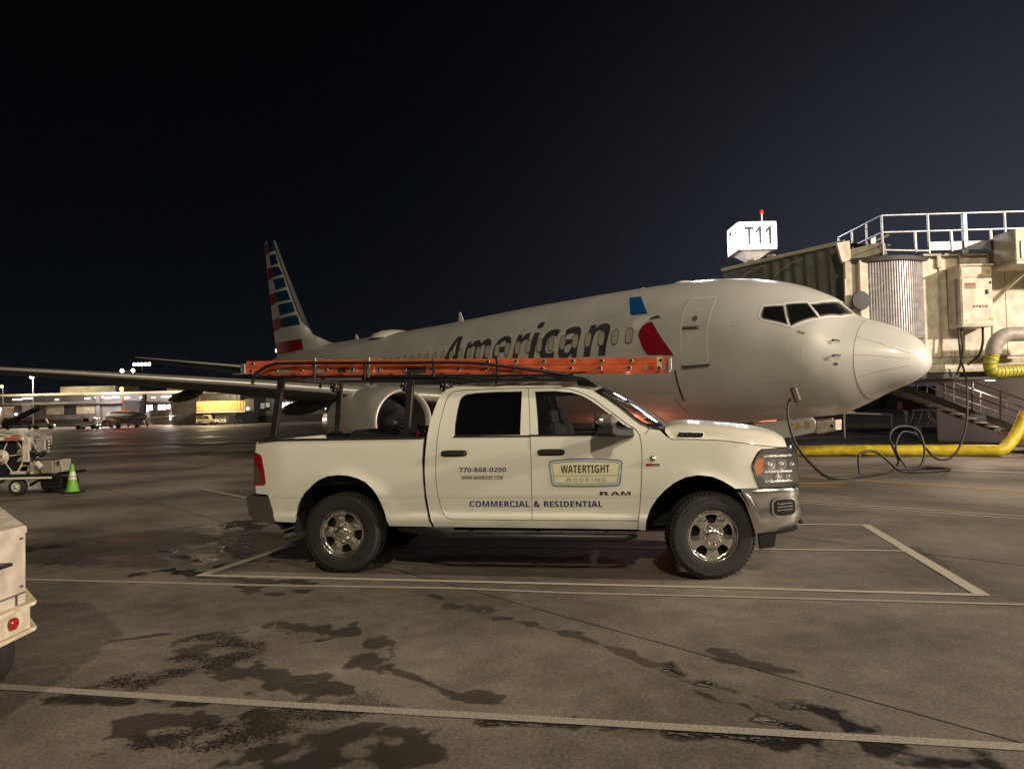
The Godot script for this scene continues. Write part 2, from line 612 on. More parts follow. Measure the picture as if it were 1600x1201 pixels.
# ---------------------------------------------------------------- ground
# strokes: [kind 0 dry dark smear, 1 damp, 2 wet, 3 wet and gritty; half width in metres; points on the ground x, z]
func stains() -> Array:
	return [
		[1, 0.07, [-0.95, -7.17, -0.74, -6.97, -0.61, -6.74, -0.49, -6.50, -0.35, -6.52, -0.26, -6.26, -0.09, -6.16, 0.07, -6.03, 0.38, -5.72]],
		[1, 0.14, [-0.52, -6.53, -0.35, -6.49]],
		[1, 0.10, [-1.98, -6.25, -1.76, -6.06, -1.62, -6.00, -1.41, -5.93, -1.27, -5.87, -1.14, -5.73, -1.04, -5.60, -1.04, -5.38, -1.07, -5.29, -0.89, -5.12]],
		[1, 0.19, [-1.65, -6.00, -1.33, -5.90]],
		[1, 0.03, [-0.99, -5.17, -0.80, -5.00, -0.57, -4.77, -0.37, -4.56, -0.25, -4.46, -0.09, -4.42]],
		[1, 0.09, [-0.30, -4.52, -0.16, -4.45]],
		[1, 0.12, [-1.58, -4.83, -1.48, -4.86, -1.32, -4.76, -1.14, -4.67]],
		[3, 0.14, [-1.49, -4.33, -1.25, -4.29, -1.00, -4.41]],
		[3, 0.16, [-1.41, -4.09, -1.30, -4.16]],
		[1, 0.22, [-1.22, -3.84, -1.04, -3.92, -0.85, -3.98, -0.62, -3.86, -0.54, -3.70]],
		[1, 0.2, [-1.08, -3.69, -0.81, -3.80, -0.56, -3.66]],
		[2, 0.04, [-0.23, -4.18, -0.07, -4.16, 0.09, -4.12, 0.30, -4.09]],
		[1, 0.05, [0.43, -5.66, 0.70, -5.32, 0.86, -5.02]],
		[2, 0.06, [0.97, -5.01, 0.98, -4.76, 1.07, -4.66, 1.18, -4.58, 1.27, -4.55]],
		[1, 0.035, [1.04, -4.57, 1.13, -4.39, 1.27, -4.32, 1.32, -4.10]],
		[2, 0.08, [1.42, -4.39, 1.48, -4.29, 1.63, -4.24, 1.71, -4.12, 1.75, -3.99, 1.82, -3.96]],
		[2, 0.10, [1.34, -4.12, 1.43, -4.06, 1.50, -3.99]],
		[2, 0.06, [0.30, -4.11, 0.73, -4.00, 1.14, -3.89, 1.41, -3.86]],
		[2, 0.10, [1.17, -3.91, 1.38, -3.86]],
		[2, 0.09, [1.45, -3.89, 1.50, -3.73, 1.55, -3.70, 1.71, -3.74, 1.88, -3.68, 1.97, -3.59, 2.16, -3.59]],
		[1, 0.10, [1.32, -5.25, 1.43, -5.09, 1.62, -4.87]],
		[1, 0.10, [4.53, -8.70, 4.46, -8.15, 4.38, -7.62, 4.32, -7.23, 4.27, -6.88, 4.15, -6.57, 4.25, -6.38]],
		[3, 0.10, [-2.43, -5.86, -2.22, -5.70, -1.99, -5.60]],
		[3, 0.12, [-2.29, -5.36, -2.13, -5.31, -1.92, -5.38]],
		[1, 0.16, [-2.38, -5.86, -2.27, -5.44]],
		[3, 0.10, [-2.72, -4.77, -2.58, -4.90, -2.36, -4.95, -2.24, -5.09, -2.09, -5.19]],
		[1, 0.13, [-2.09, -5.19, -1.84, -5.06, -1.73, -5.02, -1.53, -4.86]],
		[1, 0.09, [-2.75, -4.60, -2.70, -4.70, -2.54, -4.59, -2.24, -4.57, -1.92, -4.51]],
		[1, 0.14, [-2.11, -4.22, -1.93, -4.30, -1.73, -4.27, -1.52, -4.37]],
		[3, 0.10, [-1.96, -4.00, -1.82, -4.07, -1.69, -4.16, -1.48, -4.26]],
		[3, 0.12, [-1.50, -3.99, -1.43, -4.13]],
		[1, 0.03, [-2.16, -3.86, -2.12, -3.89]],
		[2, 0.13, [-4.12, -8.21, -3.89, -8.38, -3.49, -8.20, -3.26, -8.67]],
		[1, 0.5, [-5.05, -9.15, -4.66, -9.28, -4.05, -8.98, -3.51, -9.03]],
		[2, 0.10, [-4.66, -9.79, -4.09, -9.22, -3.76, -8.84]],
		[1, 0.16, [-5.36, -11.90, -4.68, -11.33, -4.10, -10.59]],
		[1, 0.2, [-4.26, -10.01, -3.84, -9.89]],
		[2, 0.25, [-9.45, -16.58, -8.45, -16.04, -7.11, -14.54, -5.87, -13.41, -4.91, -12.67, -4.37, -12.05, -3.93, -11.23]],
		[2, 0.4, [-8.73, -16.27, -7.81, -15.59, -6.69, -14.06]],
		[2, 0.22, [-3.85, -10.55, -3.31, -9.13]],
		[1, 0.12, [-2.71, -7.51, -2.35, -7.21, -2.01, -7.33]],
		[1, 0.10, [-3.35, -7.95, -2.71, -7.74, -2.09, -7.62]],
		[1, 0.25, [-6.44, -9.86, -5.79, -10.49, -5.10, -10.72]],
		[1, 0.03, [-3.07, -5.81, -2.73, -5.98]],
		[1, 0.25, [-7.75, -17.20, -6.48, -16.19]],
	]

const GX0 := -12.0
const GX1 := 11.0
const GZ0 := -19.4
const GZ1 := 0.7

func ground() -> void:
	var fine := noise_tex(11, 0.22, Color(0.78, 0.77, 0.76), Color(1, 1, 1), 512, 5)
	var bump := noise_tex(13, 0.11, Color(0, 0, 0), Color(1, 1, 1), 512, 5)
	var w := 2048
	var h := 1790
	var n1 := FastNoiseLite.new()
	n1.seed = 21
	n1.frequency = 0.004
	n1.fractal_octaves = 5
	var n2 := FastNoiseLite.new()
	n2.seed = 22
	n2.frequency = 0.035
	n2.fractal_octaves = 4
	var n3 := FastNoiseLite.new()
	n3.seed = 23
	n3.frequency = 0.40
	n3.fractal_octaves = 2
	var a1 := n1.get_image(w, h).get_data()
	var a2 := n2.get_image(w, h).get_data()
	var a3 := n3.get_image(w, h).get_data()
	# wet: 0 dry .. 255 standing water
	var wet := PackedByteArray()
	wet.resize(w * h)
	var px := w / (GX1 - GX0)
	for s in stains():
		var kind: int = s[0]
		var hw: float = s[1]
		var pts: Array = s[2]
		for k in range(0, maxi(pts.size() - 2, 2), 2):
			var a := Vector2((pts[k] - GX0) * px, (pts[k + 1] - GZ0) * px)
			var b := a if pts.size() < 4 else Vector2((pts[k + 2] - GX0) * px, (pts[k + 3] - GZ0) * px)
			var rr := hw * px
			var m := rr * 2.2 + 4
			var d := b - a
			var l2 := maxf(d.length_squared(), 1e-4)
			for y in range(maxi(0, int(minf(a.y, b.y) - m)), mini(h, int(maxf(a.y, b.y) + m))):
				for x in range(maxi(0, int(minf(a.x, b.x) - m)), mini(w, int(maxf(a.x, b.x) + m))):
					var i := y * w + x
					var p := Vector2(x, y)
					var u := clampf((p - a).dot(d) / l2, 0, 1)
					var dist := p.distance_to(a + d * u) / rr
					var nn := (a2[i] - 128) / 128.0
					var lim := 0.95 + nn * 1.5 + (a1[i] - 128) / 128.0 * 0.5
					if kind == 3: lim += (a3[i] - 128) / 128.0 * 1.3
					var e := clampf((lim - dist) * 2.4, 0, 1)
					if e <= 0: continue
					var val := 0.0
					if kind == 0: val = 40 * e
					elif kind == 1: val = 140 * e
					elif kind == 2: val = (170 + 85 * clampf((lim - dist - 0.35) * 3.0, 0, 1)) * e
					else: val = (235 if a3[i] > 118 else 150) * e
					if val > wet[i]: wet[i] = int(val)
	var n4 := FastNoiseLite.new()
	n4.seed = 24
	n4.frequency = 0.26
	n4.fractal_octaves = 3
	var a4 := n4.get_image(w, h).get_data()
	var hgt := PackedByteArray()
	hgt.resize(w * h)
	var col := PackedByteArray()
	col.resize(w * h * 3)
	var rou := PackedByteArray()
	rou.resize(w * h)
	for i in w * h:
		var b := 0.78 + (a1[i] - 128) * 0.0016 + (a2[i] - 128) * 0.0007 + (a3[i] - 128) * 0.0014
		var v := wet[i] / 255.0
		if v > 0.02 and v < 0.58: v *= 0.72 + (a1[i] + a2[i]) * 0.0011
		hgt[i] = int(lerpf(a3[i] * 0.14 + 100, a4[i] * 0.16 + 98, clampf((v - 0.8) * 6.0, 0, 1)))
		var k := b * (1.0 - 0.52 * minf(1.0, v * 1.8))
		col[i * 3] = int(clampf(k, 0, 1) * 255)
		col[i * 3 + 1] = int(clampf(k * (0.992 + v * 0.008), 0, 1) * 255)
		col[i * 3 + 2] = int(clampf(k * (0.985 + v * 0.03), 0, 1) * 255)
		var r := 0.72 + (a2[i] - 128) * 0.0008
		r = lerpf(r, 0.42, minf(1.0, v * 1.7))
		if v > 0.58: r = lerpf(r, 0.045, minf(1.0, (v - 0.58) * 3.0))
		rou[i] = int(clampf(r, 0.05, 1) * 255)
	var near := StandardMaterial3D.new()
	near.resource_name = "concrete_near"
	near.albedo_color = lin(0.305, 0.268, 0.232)
	near.albedo_texture = ImageTexture.create_from_image(Image.create_from_data(w, h, false, Image.FORMAT_RGB8, col))
	near.roughness = 1.0
	near.roughness_texture = ImageTexture.create_from_image(Image.create_from_data(w, h, false, Image.FORMAT_L8, rou))
	near.texture_repeat = true
	near.heightmap_enabled = true
	near.heightmap_texture = ImageTexture.create_from_image(Image.create_from_data(w, h, false, Image.FORMAT_L8, hgt))
	near.heightmap_scale = 0.85
	near.detail_enabled = true
	near.detail_blend_mode = BaseMaterial3D.BLEND_MODE_MUL
	near.detail_albedo = fine
	near.detail_uv_layer = BaseMaterial3D.DETAIL_UV_2
	near.uv2_triplanar = true
	near.uv2_world_triplanar = true
	near.uv2_scale = Vector3.ONE * 0.8
	M["concrete_near"] = near
	var far := mat("concrete", Color(0.31, 0.275, 0.238), 0.82, 0.0, {"wear": noise_tex(17, 0.008, Color(0.60, 0.59, 0.58), Color(1, 1, 1), 512, 6), "scale": 0.045, "world": true})
	far.detail_enabled = true
	far.detail_blend_mode = BaseMaterial3D.BLEND_MODE_MUL
	far.detail_albedo = fine
	far.detail_uv_layer = BaseMaterial3D.DETAIL_UV_2
	far.uv2_triplanar = true
	far.uv2_world_triplanar = true
	far.uv2_scale = Vector3.ONE * 0.8
	far.roughness_texture = noise_tex(19, 0.006, Color(0.55, 0.55, 0.55), Color(1, 1, 1), 512, 5, 0.42)
	var g := G.new()
	g.q(Vector3(-1500, -0.03, 1500), Vector3(-1500, -0.03, -1500), Vector3(1500, -0.03, -1500), Vector3(1500, -0.03, 1500))
	var apron := struct("apron", g, "concrete")
	g = G.new()
	g.q(Vector3(-36, -0.0025, 6), Vector3(-36, -0.0025, -46), Vector3(32, -0.0025, -46), Vector3(32, -0.0025, 6))
	part(apron, "joint_filler", g, "gap")
	# slabs with open joints, squared to the parked airliner
	var U := Vector2(0.651, 0.759)
	var W := Vector2(-0.759, 0.651)
	var o := Vector2(-0.67, -7.44)
	var su := 6.1
	var sw := 4.57
	var gap := 0.011
	var rng := RandomNumberGenerator.new()
	rng.seed = 4
	for i in range(-12, 10):
		for j in range(-11, 12):
			var c := o + U * (i + 0.5) * su + W * (j + 0.5) * sw
			if c.x < -34 or c.x > 30 or c.y < -44 or c.y > 4: continue
			var sl := G.new()
			var cn := []
			for k in [[0, 0], [1, 0], [1, 1], [0, 1]]:
				cn.append(o + U * ((i + k[0]) * su + (gap if k[0] == 0 else -gap)) + W * ((j + k[1]) * sw + (gap if k[1] == 0 else -gap)))
			var inside := true
			for p in cn: inside = inside and p.x > GX0 and p.x < GX1 and p.y > GZ0 and p.y < GZ1
			var m: Material = near if inside else far
			var dy := rng.randf_range(-0.001, 0.001)
			var f := func(p: Vector2, y: float) -> void: sl.v(Vector3(p.x, y, p.y), Vector2((p.x - GX0) / (GX1 - GX0), (p.y - GZ0) / (GZ1 - GZ0)))
			var ctr: Vector2 = (cn[0] + cn[2]) * 0.5
			var top := []
			for p in cn: top.append(p)
			for k in [0, 1, 2, 0, 2, 3]: f.call(top[k], dy)
			for k in 4:
				var k2 := (k + 1) % 4
				for tt in [[0, top[k], dy], [0, cn[k], -0.005], [0, cn[k2], -0.005], [0, top[k], dy], [0, cn[k2], -0.005], [0, top[k2], dy]]: f.call(tt[1], tt[2])
				for tt in [[cn[k], -0.005], [cn[k], -0.028], [cn[k2], -0.028], [cn[k], -0.005], [cn[k2], -0.028], [cn[k2], -0.005]]: f.call(tt[0], tt[1])
			part(apron, "concrete_slab", sl, m)
	# painted markings
	var worn := noise_tex(41, 0.14, Color(0.66, 0.64, 0.62), Color(1, 1, 1), 512, 5, 0.34)
	mat("paint_white", Color(0.50, 0.465, 0.385), 0.6, 0.0, {"wear": worn, "scale": 0.7, "world": true})
	mat("paint_faded", Color(0.38, 0.345, 0.295), 0.6, 0.0, {"wear": worn, "scale": 0.7, "world": true})
	mat("paint_yellow", Color(0.55, 0.33, 0.05), 0.6, 0.0, {"wear": worn, "scale": 0.7, "world": true})
	stripe([-6.6, -8.35, -2.59, -7.57, -0.65, -7.27], 0.07, "paint_faded")
	stripe([-0.65, -7.27, 0.54, -6.96, 1.98, -6.69, 4.16, -6.25, 9.5, -5.1], 0.06, "paint_faded")
	stripe([-3.38, -8.09, -0.68, -7.56, 2.08, -7.01, 4.03, -6.58], 0.075, "paint_white")
	stripe([-3.36, -8.05, -2.86, -9.85], 0.12, "paint_white")
	stripe([4.80, -10.40, 4.02, -6.56], 0.12, "paint_white")
	stripe([-2.9, -11.9, 4.87, -10.38], 0.075, "paint_white")
	stripe([-2.86, -9.9, 4.37, -8.56], 0.06, "paint_white")
	stripe([-7, -5.70, -3.23, -4.85, -1.55, -4.50, 0.31, -4.14, 2.46, -3.72, 8, -2.6], 0.085, "paint_faded")
	stripe([3.0, -14.9, 4.95, -13.02, 7.26, -10.83, 14, -4.4], 0.06, "paint_white")
	stripe([2.9, -14.7, 4.86, -12.78, 7.1, -10.6, 13.6, -4.4], 0.06, "paint_white")
	stripe([3.0, -14.4, 5.9, -15.9, 6.9, -15.75], 0.14, "paint_yellow")
	stripe([6.0, -18.1, 7.44, -16.12, 9.18, -13.67, 12, -9.7], 0.12, "paint_yellow")
	stripe([5.2, -23.4, 8.31, -20.2, 10.08, -18.45, 12.5, -15.9], 0.13, "paint_white")
	stripe([-14, -14.9, -11.01, -16.23, -9.47, -16.95, -8.2, -18.3], 0.08, "paint_white")
	stripe([-7.95, -17.0, -7.36, -17.67, -5.57, -15.56, -5.2, -15.2], 0.09, "paint_white")
	stripe([-30, -33, -8.6, -19.5], 0.1, "paint_faded")
	stripe([-40, -60, 20, -72], 0.2, "paint_faded")

func stripe(p: Array, w: float, m: String) -> void:
	var g := G.new()
	var n := p.size() / 2
	var l := []
	var r := []
	for k in n:
		var a := Vector2(p[maxi(k - 1, 0) * 2], p[maxi(k - 1, 0) * 2 + 1])
		var b := Vector2(p[mini(k + 1, n - 1) * 2], p[mini(k + 1, n - 1) * 2 + 1])
		var o := (b - a).normalized().orthogonal() * w * 0.5
		var c := Vector2(p[k * 2], p[k * 2 + 1])
		l.append(c + o)
		r.append(c - o)
	sheet += 0.0002
	for k in n - 1:
		g.q(Vector3(l[k].x, sheet, l[k].y), Vector3(l[k + 1].x, sheet, l[k + 1].y), Vector3(r[k + 1].x, sheet, r[k + 1].y), Vector3(r[k].x, sheet, r[k].y))
	struct("painted_line", g, m)
var sheet := 0.004

# ---------------------------------------------------------------- pickup truck
# own axes: x forwards from the front axle, y up, z outwards from the middle (near side is +z)
const SY := [0.3, 0.46, 0.50, 0.57, 0.60, 0.645, 0.66, 0.775, 0.788, 0.80, 1.05, 1.30, 1.42, 1.70, 1.90, 1.96, 2.0]
const SZ := [0.90, 0.935, 0.955, 0.986, 0.986, 0.968, 0.968, 0.985, 0.986, 0.991, 1.0, 0.985, 0.965, 0.868, 0.780, 0.735, 0.66]

func side_z(x: float, y: float) -> float:
	var z := ss(SY, SZ, y)
	var f := clampf((x - 0.12) / 0.62, 0, 1)
	z -= 0.17 * f * f
	var r := clampf((-4.40 - x) / 0.40, 0, 1.2)
	z -= 0.055 * r * r
	for c in [[-3.785, 0.46, 0.585], [-0.13, 0.45, 0.57]]:
		var d: float = Vector2(x - c[0], y - c[1]).length() - c[2]
		var k := clampf(1.0 - d / 0.10, 0, 1)
		z += 0.020 * k * k * clampf((y - 0.45) / 0.2, 0, 1)
	return z

func side_lift(sg: float) -> Callable:
	return func(p: Vector2, d: float) -> Vector3: return Vector3(p.x, p.y, sg * (side_z(p.x, p.y) + d))

const TYRE := 0.421
func wheel(p: Node3D, at: Vector3, sg: float, turn: float, start: float) -> void:
	var w := Node3D.new()
	w.name = "wheel"
	p.add_child(w, true)
	w.position = at
	w.rotation.y = turn
	var ax := Vector3(0, 0, sg)
	var g := G.new()
	# tyre: sidewalls turned, tread in blocks
	g.lathe(Vector3.ZERO, ax, [Vector2(0.235, 0.118), Vector2(0.255, 0.128), Vector2(0.29, 0.136), Vector2(0.33, 0.138), Vector2(0.365, 0.133), Vector2(0.372, 0.135), Vector2(0.385, 0.128), Vector2(0.405, 0.112)], 72)
	g.lathe(Vector3.ZERO, ax, [Vector2(0.405, -0.112), Vector2(0.38, -0.13), Vector2(0.33, -0.138), Vector2(0.235, -0.118)], 48)
	g.lathe(Vector3.ZERO, ax, [Vector2(0.405, 0.112), Vector2(0.408, 0.10), Vector2(0.408, -0.10), Vector2(0.405, -0.112)], 72)
	for k in 60:
		for row in 5:
			var a0 := TAU * (k + (0.5 if row % 2 else 0.0)) / 60.0
			var zz := -0.088 + row * 0.044
			var b := Basis(Vector3.BACK, a0)
			var wide := 0.038 if row % 4 else 0.05
			g.box(b * Vector3(0, 0.4135, 0) + Vector3(0, 0, zz), Vector3(0.033, 0.015, wide), 0.003, b)
	# raised lettering band and rings on the sidewall
	for k in 9:
		var a0 := 0.25 + k * 0.085
		var b := Basis(Vector3.BACK, a0)
		g.box(b * Vector3(0, 0.345, 0) + Vector3(0, 0, sg * 0.136), Vector3(0.018, 0.026, 0.006), 0.002, b)
	part(w, "tyre", g, "rubber")
	var rim := G.new()
	rim.lathe(Vector3.ZERO, ax, [Vector2(0.20, -0.11), Vector2(0.215, 0.02), Vector2(0.222, 0.085), Vector2(0.236, 0.110), Vector2(0.241, 0.122), Vector2(0.246, 0.124), Vector2(0.249, 0.119), Vector2(0.247, 0.110)], 72)
	part(w, "rim", rim, "chrome")
	var face := G.new()
	var dish := func(q: Vector2, d: float) -> Vector3:
		var r := q.length()
		var an := q.angle() - start
		var lobe := 0.5 + 0.5 * cos(an * 5.0 + PI)
		var z := ss([0.0, 0.085, 0.11, 0.16, 0.205, 0.225, 0.236], [0.098, 0.098, 0.088, 0.090, 0.082, 0.086, 0.108], r)
		z += 0.012 * lobe * lobe * clampf((r - 0.10) / 0.04, 0, 1) * clampf((0.222 - r) / 0.02, 0, 1)
		return Vector3(q.x, q.y, sg * (z + d))
	var holes := []
	for k in 5:
		var c := start + TAU * k / 5.0
		var h := PackedVector2Array()
		for e in [[0.124, -0.12], [0.133, -0.25], [0.165, -0.30], [0.195, -0.295], [0.206, -0.22], [0.209, 0.0], [0.206, 0.22], [0.195, 0.295], [0.165, 0.30], [0.133, 0.25], [0.124, 0.12]]:
			h.append(Vector2(cos(c + e[1]), sin(c + e[1])) * e[0])
		holes.append(h)
	var outer := PackedVector2Array()
	for k in 48: outer.append(Vector2.from_angle(TAU * k / 48) * 0.2365)
	face.panel(outer, holes, cuts(-0.24, 0.24, 0.02), cuts(-0.24, 0.24, 0.02), dish, 0.0, 0.035)
	part(w, "wheel_disc", face, "chrome")
	var back := G.new()
	back.lathe(Vector3.ZERO, ax, [Vector2(0.0, 0.02), Vector2(0.18, 0.02), Vector2(0.19, 0.0), Vector2(0.215, -0.02)], 36)
	part(w, "brake_disc", back, "gap")
	var cap := G.new()
	cap.lathe(Vector3.ZERO, ax, [Vector2(0.076, 0.095), Vector2(0.074, 0.128), Vector2(0.066, 0.136), Vector2(0.03, 0.139), Vector2(0.0, 0.142)], 32)
	for k in 8:
		var q := Vector2.from_angle(TAU * k / 8 + 0.2) * 0.083
		cap.lathe(Vector3(q.x, q.y, 0), ax, [Vector2(0.015, 0.09), Vector2(0.014, 0.128), Vector2(0.009, 0.139), Vector2(0, 0.141)], 8)
	part(w, "hub_cap", cap, "chrome")

func truck() -> void:
	var t := thing("pickup_truck", "white crew cab pickup truck with ladder rack and roofing company lettering on its doors", "truck", Vector3(2.0635, 0, -8.324), -0.1779)
	var xc := cuts(-4.85, 0.90, 0.075)
	var yc := [0.42, 0.46, 0.50, 0.535, 0.57, 0.585, 0.60, 0.615, 0.63, 0.645, 0.66, 0.69, 0.73, 0.765, 0.775, 0.782, 0.788, 0.794, 0.80, 0.84, 0.90, 0.96, 1.02, 1.08, 1.14, 1.20, 1.26, 1.32, 1.37, 1.42, 1.48, 1.54, 1.6, 1.66, 1.72, 1.78, 1.84, 1.87, 1.9, 1.92, 1.94, 1.96, 1.98]
	var bed := P2([-4.755, 1.412, -4.778, 1.395, -4.787, 1.365, -4.789, 1.293, -4.786, 0.934, -4.785, 0.849, -4.757, 0.838, -4.634, 0.833, -4.613, 0.796, -4.584, 0.665, -4.550, 0.558, -4.535, 0.541, -4.321, 0.535, -4.308, 0.548, -4.293, 0.633, -4.270, 0.72, -4.235, 0.79, -4.18, 0.86, -4.10, 0.935, -4.012, 0.995, -3.915, 1.031, -3.800, 1.042, -3.685, 1.034, -3.581, 1.005, -3.497, 0.965, -3.424, 0.898, -3.370, 0.818, -3.327, 0.719, -3.292, 0.621, -3.264, 0.501, -2.802, 0.495, -2.824, 0.542, -2.864, 0.724, -2.880, 0.982, -2.886, 1.179, -2.873, 1.412])
	var rdoor := P2([-2.591, 0.578, -2.638, 0.599, -2.692, 0.689, -2.722, 0.828, -2.735, 1.006, -2.732, 1.211, -2.718, 1.416, -2.699, 1.580, -2.662, 1.775, -2.636, 1.845, -2.594, 1.888, -2.508, 1.902, -2.15, 1.909, -1.786, 1.908, -1.760, 1.604, -1.746, 1.335, -1.741, 1.067, -1.747, 0.575])
	var fdoor := P2([-1.780, 1.908, -1.543, 1.906, -1.362, 1.886, -1.224, 1.842, -1.103, 1.775, -0.929, 1.640, -0.783, 1.525, -0.691, 1.464, -0.655, 1.415, -0.640, 1.320, -0.636, 1.189, -0.644, 0.994, -0.660, 0.797, -0.673, 0.667, -0.689, 0.575, -1.741, 0.575, -1.735, 1.067, -1.740, 1.335, -1.754, 1.604])
	var rwin := P2([-2.512, 1.80, -2.49, 1.835, -2.447, 1.860, -2.348, 1.873, -2.176, 1.879, -1.849, 1.879, -1.849, 1.430, -2.542, 1.430, -2.544, 1.550, -2.529, 1.701])
	var fwin := P2([-1.714, 1.872, -1.500, 1.872, -1.334, 1.854, -1.224, 1.818, -1.129, 1.762, -1.047, 1.704, -0.940, 1.621, -0.834, 1.540, -0.744, 1.46, -0.715, 1.415, -1.665, 1.415, -1.679, 1.602, -1.707, 1.836])
	var cab := P2([-2.775, 0.495, -2.795, 0.549, -2.826, 0.662, -2.85, 0.868, -2.856, 1.075, -2.851, 1.212, -2.835, 1.417, -2.817, 1.555, -2.785, 1.693, -2.752, 1.80, -2.72, 1.870, -2.675, 1.915, -2.60, 1.945, -2.499, 1.955, -2.152, 1.960, -1.825, 1.958, -1.544, 1.945, -1.294, 1.912, -1.115, 1.868, -0.992, 1.786, -0.859, 1.687, -0.729, 1.577, -0.639, 1.509, -0.56, 1.470, -0.60, 1.42, -0.649, 1.418, -0.684, 1.470, -0.776, 1.531, -0.923, 1.646, -1.098, 1.782, -1.221, 1.849, -1.360, 1.893, -1.543, 1.913, -1.784, 1.915, -2.15, 1.916, -2.510, 1.909, -2.598, 1.895, -2.643, 1.850, -2.669, 1.778, -2.706, 1.580, -2.725, 1.416, -2.739, 1.211, -2.742, 1.006, -2.729, 0.828, -2.699, 0.687, -2.643, 0.593, -2.591, 0.571, -0.689, 0.567, -0.698, 0.479])
	var fender := P2([-0.690, 0.479, -0.618, 0.463, -0.607, 0.578, -0.565, 0.69, -0.500, 0.79, -0.42, 0.875, -0.33, 0.945, -0.22, 0.998, -0.100, 1.019, 0.033, 1.003, 0.13, 0.96, 0.21, 0.91, 0.245, 0.884, 0.469, 0.881, 0.436, 0.970, 0.405, 1.07, 0.408, 1.123, 0.438, 1.180, 0.475, 1.235, 0.51, 1.256, 0.70, 1.264, 0.69, 1.262, 0.548, 1.279, 0.40, 1.303, 0.266, 1.325, 0.12, 1.345, -0.034, 1.352, -0.2, 1.357, -0.339, 1.360, -0.40, 1.40, -0.453, 1.455, -0.55, 1.468, -0.59, 1.42, -0.648, 1.415, -0.633, 1.320, -0.629, 1.189, -0.637, 0.994, -0.653, 0.797, -0.666, 0.667, -0.682, 0.575])
	for sg in [1.0, -1.0]:
		var L := side_lift(sg)
		var g := G.new()
		g.side_uv = true
		g.panel(bed, [], xc, yc, L, 0, 0.03)
		part(t, "bed_side", g, "truck_paint")
		g = G.new()
		g.side_uv = true
		g.panel(cab, [], xc, yc, L, 0, 0.025)
		part(t, "cab_frame", g, "truck_paint")
		g = G.new()
		g.side_uv = true
		g.panel(fender, [], xc, yc, L, 0, 0.03)
		part(t, "front_fender", g, "truck_paint")
		for e in [[rdoor, rwin, "rear_door", "glass_dark", -2.669, 1.0], [fdoor, fwin, "front_door", "glass_clear", -1.660, 0.0]]:
			g = G.new()
			g.side_uv = true
			g.panel(e[0], [e[1]], xc, yc, L, 0, 0.02)
			var door := part(t, e[2], g, "truck_paint")
			g = G.new()
			g.panel(e[1], [], [-3, 0], [1, 1.6, 2], L, -0.016)
			part(door, "window", g, e[3])
			g = G.new()
			g.band(e[1], 0.022, L, -0.010)
			var bx: float = -2.55 if e[5] > 0 else -1.755
			var ex: float = -1.75 if e[5] > 0 else -0.70
			g.band(P2([bx, 1.424, ex, 1.418]), 0.016, L, 0.006, false)
			part(door, "window_seal", g, "gap")
			g = G.new()
			var hz := side_z(e[4] + 0.12, 1.25)
			g.box(Vector3(e[4] + 0.126, 1.252, sg * (hz + 0.018)), Vector3(0.252, 0.046, 0.026), 0.011)
			part(door, "handle", g, "black_plastic")
			g = G.new()
			g.panel(oval(e[4] + 0.126, 1.252, 0.14, 0.034, 16, 0.5), [], xc, yc, L, 0.003)
			part(door, "handle_recess", g, "black_steel")
		# backing behind the panel gaps
		g = G.new()
		g.panel(P2([-2.86, 0.52, -2.86, 1.38, -0.62, 1.38, -0.66, 0.52]), [], cuts(-2.9, -0.6, 0.3), cuts(0.5, 1.4, 0.1), L, -0.028)
		g.band(P2([-2.74, 1.4, -2.69, 1.65, -2.64, 1.86, -2.55, 1.905, -1.8, 1.912, -1.77, 1.62, -1.745, 1.4]), 0.05, L, -0.024, false)
		g.band(P2([-1.77, 1.912, -1.4, 1.895, -1.2, 1.84, -0.92, 1.64, -0.66, 1.44]), 0.05, L, -0.024, false)
		part(t, "inner_panel", g, "gap")
		# wheel housings
		for arch in [[[-4.34, 0.40], [-4.31, 0.55], [-4.29, 0.64], [-4.22, 0.81], [-4.10, 0.945], [-3.95, 1.03], [-3.80, 1.05], [-3.62, 1.03], [-3.50, 0.975], [-3.40, 0.88], [-3.32, 0.72], [-3.262, 0.50]], [[-0.625, 0.45], [-0.61, 0.58], [-0.56, 0.71], [-0.42, 0.885], [-0.22, 1.005], [-0.1, 1.027], [0.04, 1.01], [0.18, 0.94], [0.28, 0.86], [0.36, 0.72], [0.42, 0.5]]]:
			g = G.new()
			var rows := []
			for q in arch:
				var zz := side_z(q[0], q[1])
				rows.append([Vector3(q[0], q[1], sg * (zz - 0.006)), Vector3(q[0], q[1], sg * (zz - 0.2)), Vector3(q[0], q[1], sg * 0.5)])
			g.grid(rows)
			g.box(Vector3(arch[5][0], 0.75, sg * 0.5), Vector3(1.05, 0.6, 0.02))
			part(t, "wheel_housing", g, "gap")

		g = G.new()
		g.prism(P2([-4.272, 0.745, -4.24, 0.775, -4.29, 0.63, -4.22, 0.43, -4.335, 0.42, -4.315, 0.6]), sg * 0.80, sg * 0.975, 0.0)
		part(t, "mud_flap", g, "black_plastic")
		# tail lamp
		g = G.new()
		var tl := P2([-4.80, 1.268, -4.775, 1.282, -4.715, 1.258, -4.698, 1.235, -4.662, 1.08, -4.645, 0.955, -4.665, 0.938, -4.80, 0.934])
		g.panel(tl, [], cuts(-4.82, -4.6, 0.03), cuts(0.9, 1.3, 0.05), L, 0.012, 0.02)
		var lampn := part(t, "tail_lamp", g, "lens_red")
		g = G.new()
		g.panel(P2([-4.795, 1.16, -4.745, 1.14, -4.715, 1.05, -4.705, 0.975, -4.795, 0.965]), [], cuts(-4.82, -4.6, 0.03), cuts(0.9, 1.3, 0.05), L, 0.015, 0.01)
		part(lampn, "reversing_lens", g, "lens_smoke")
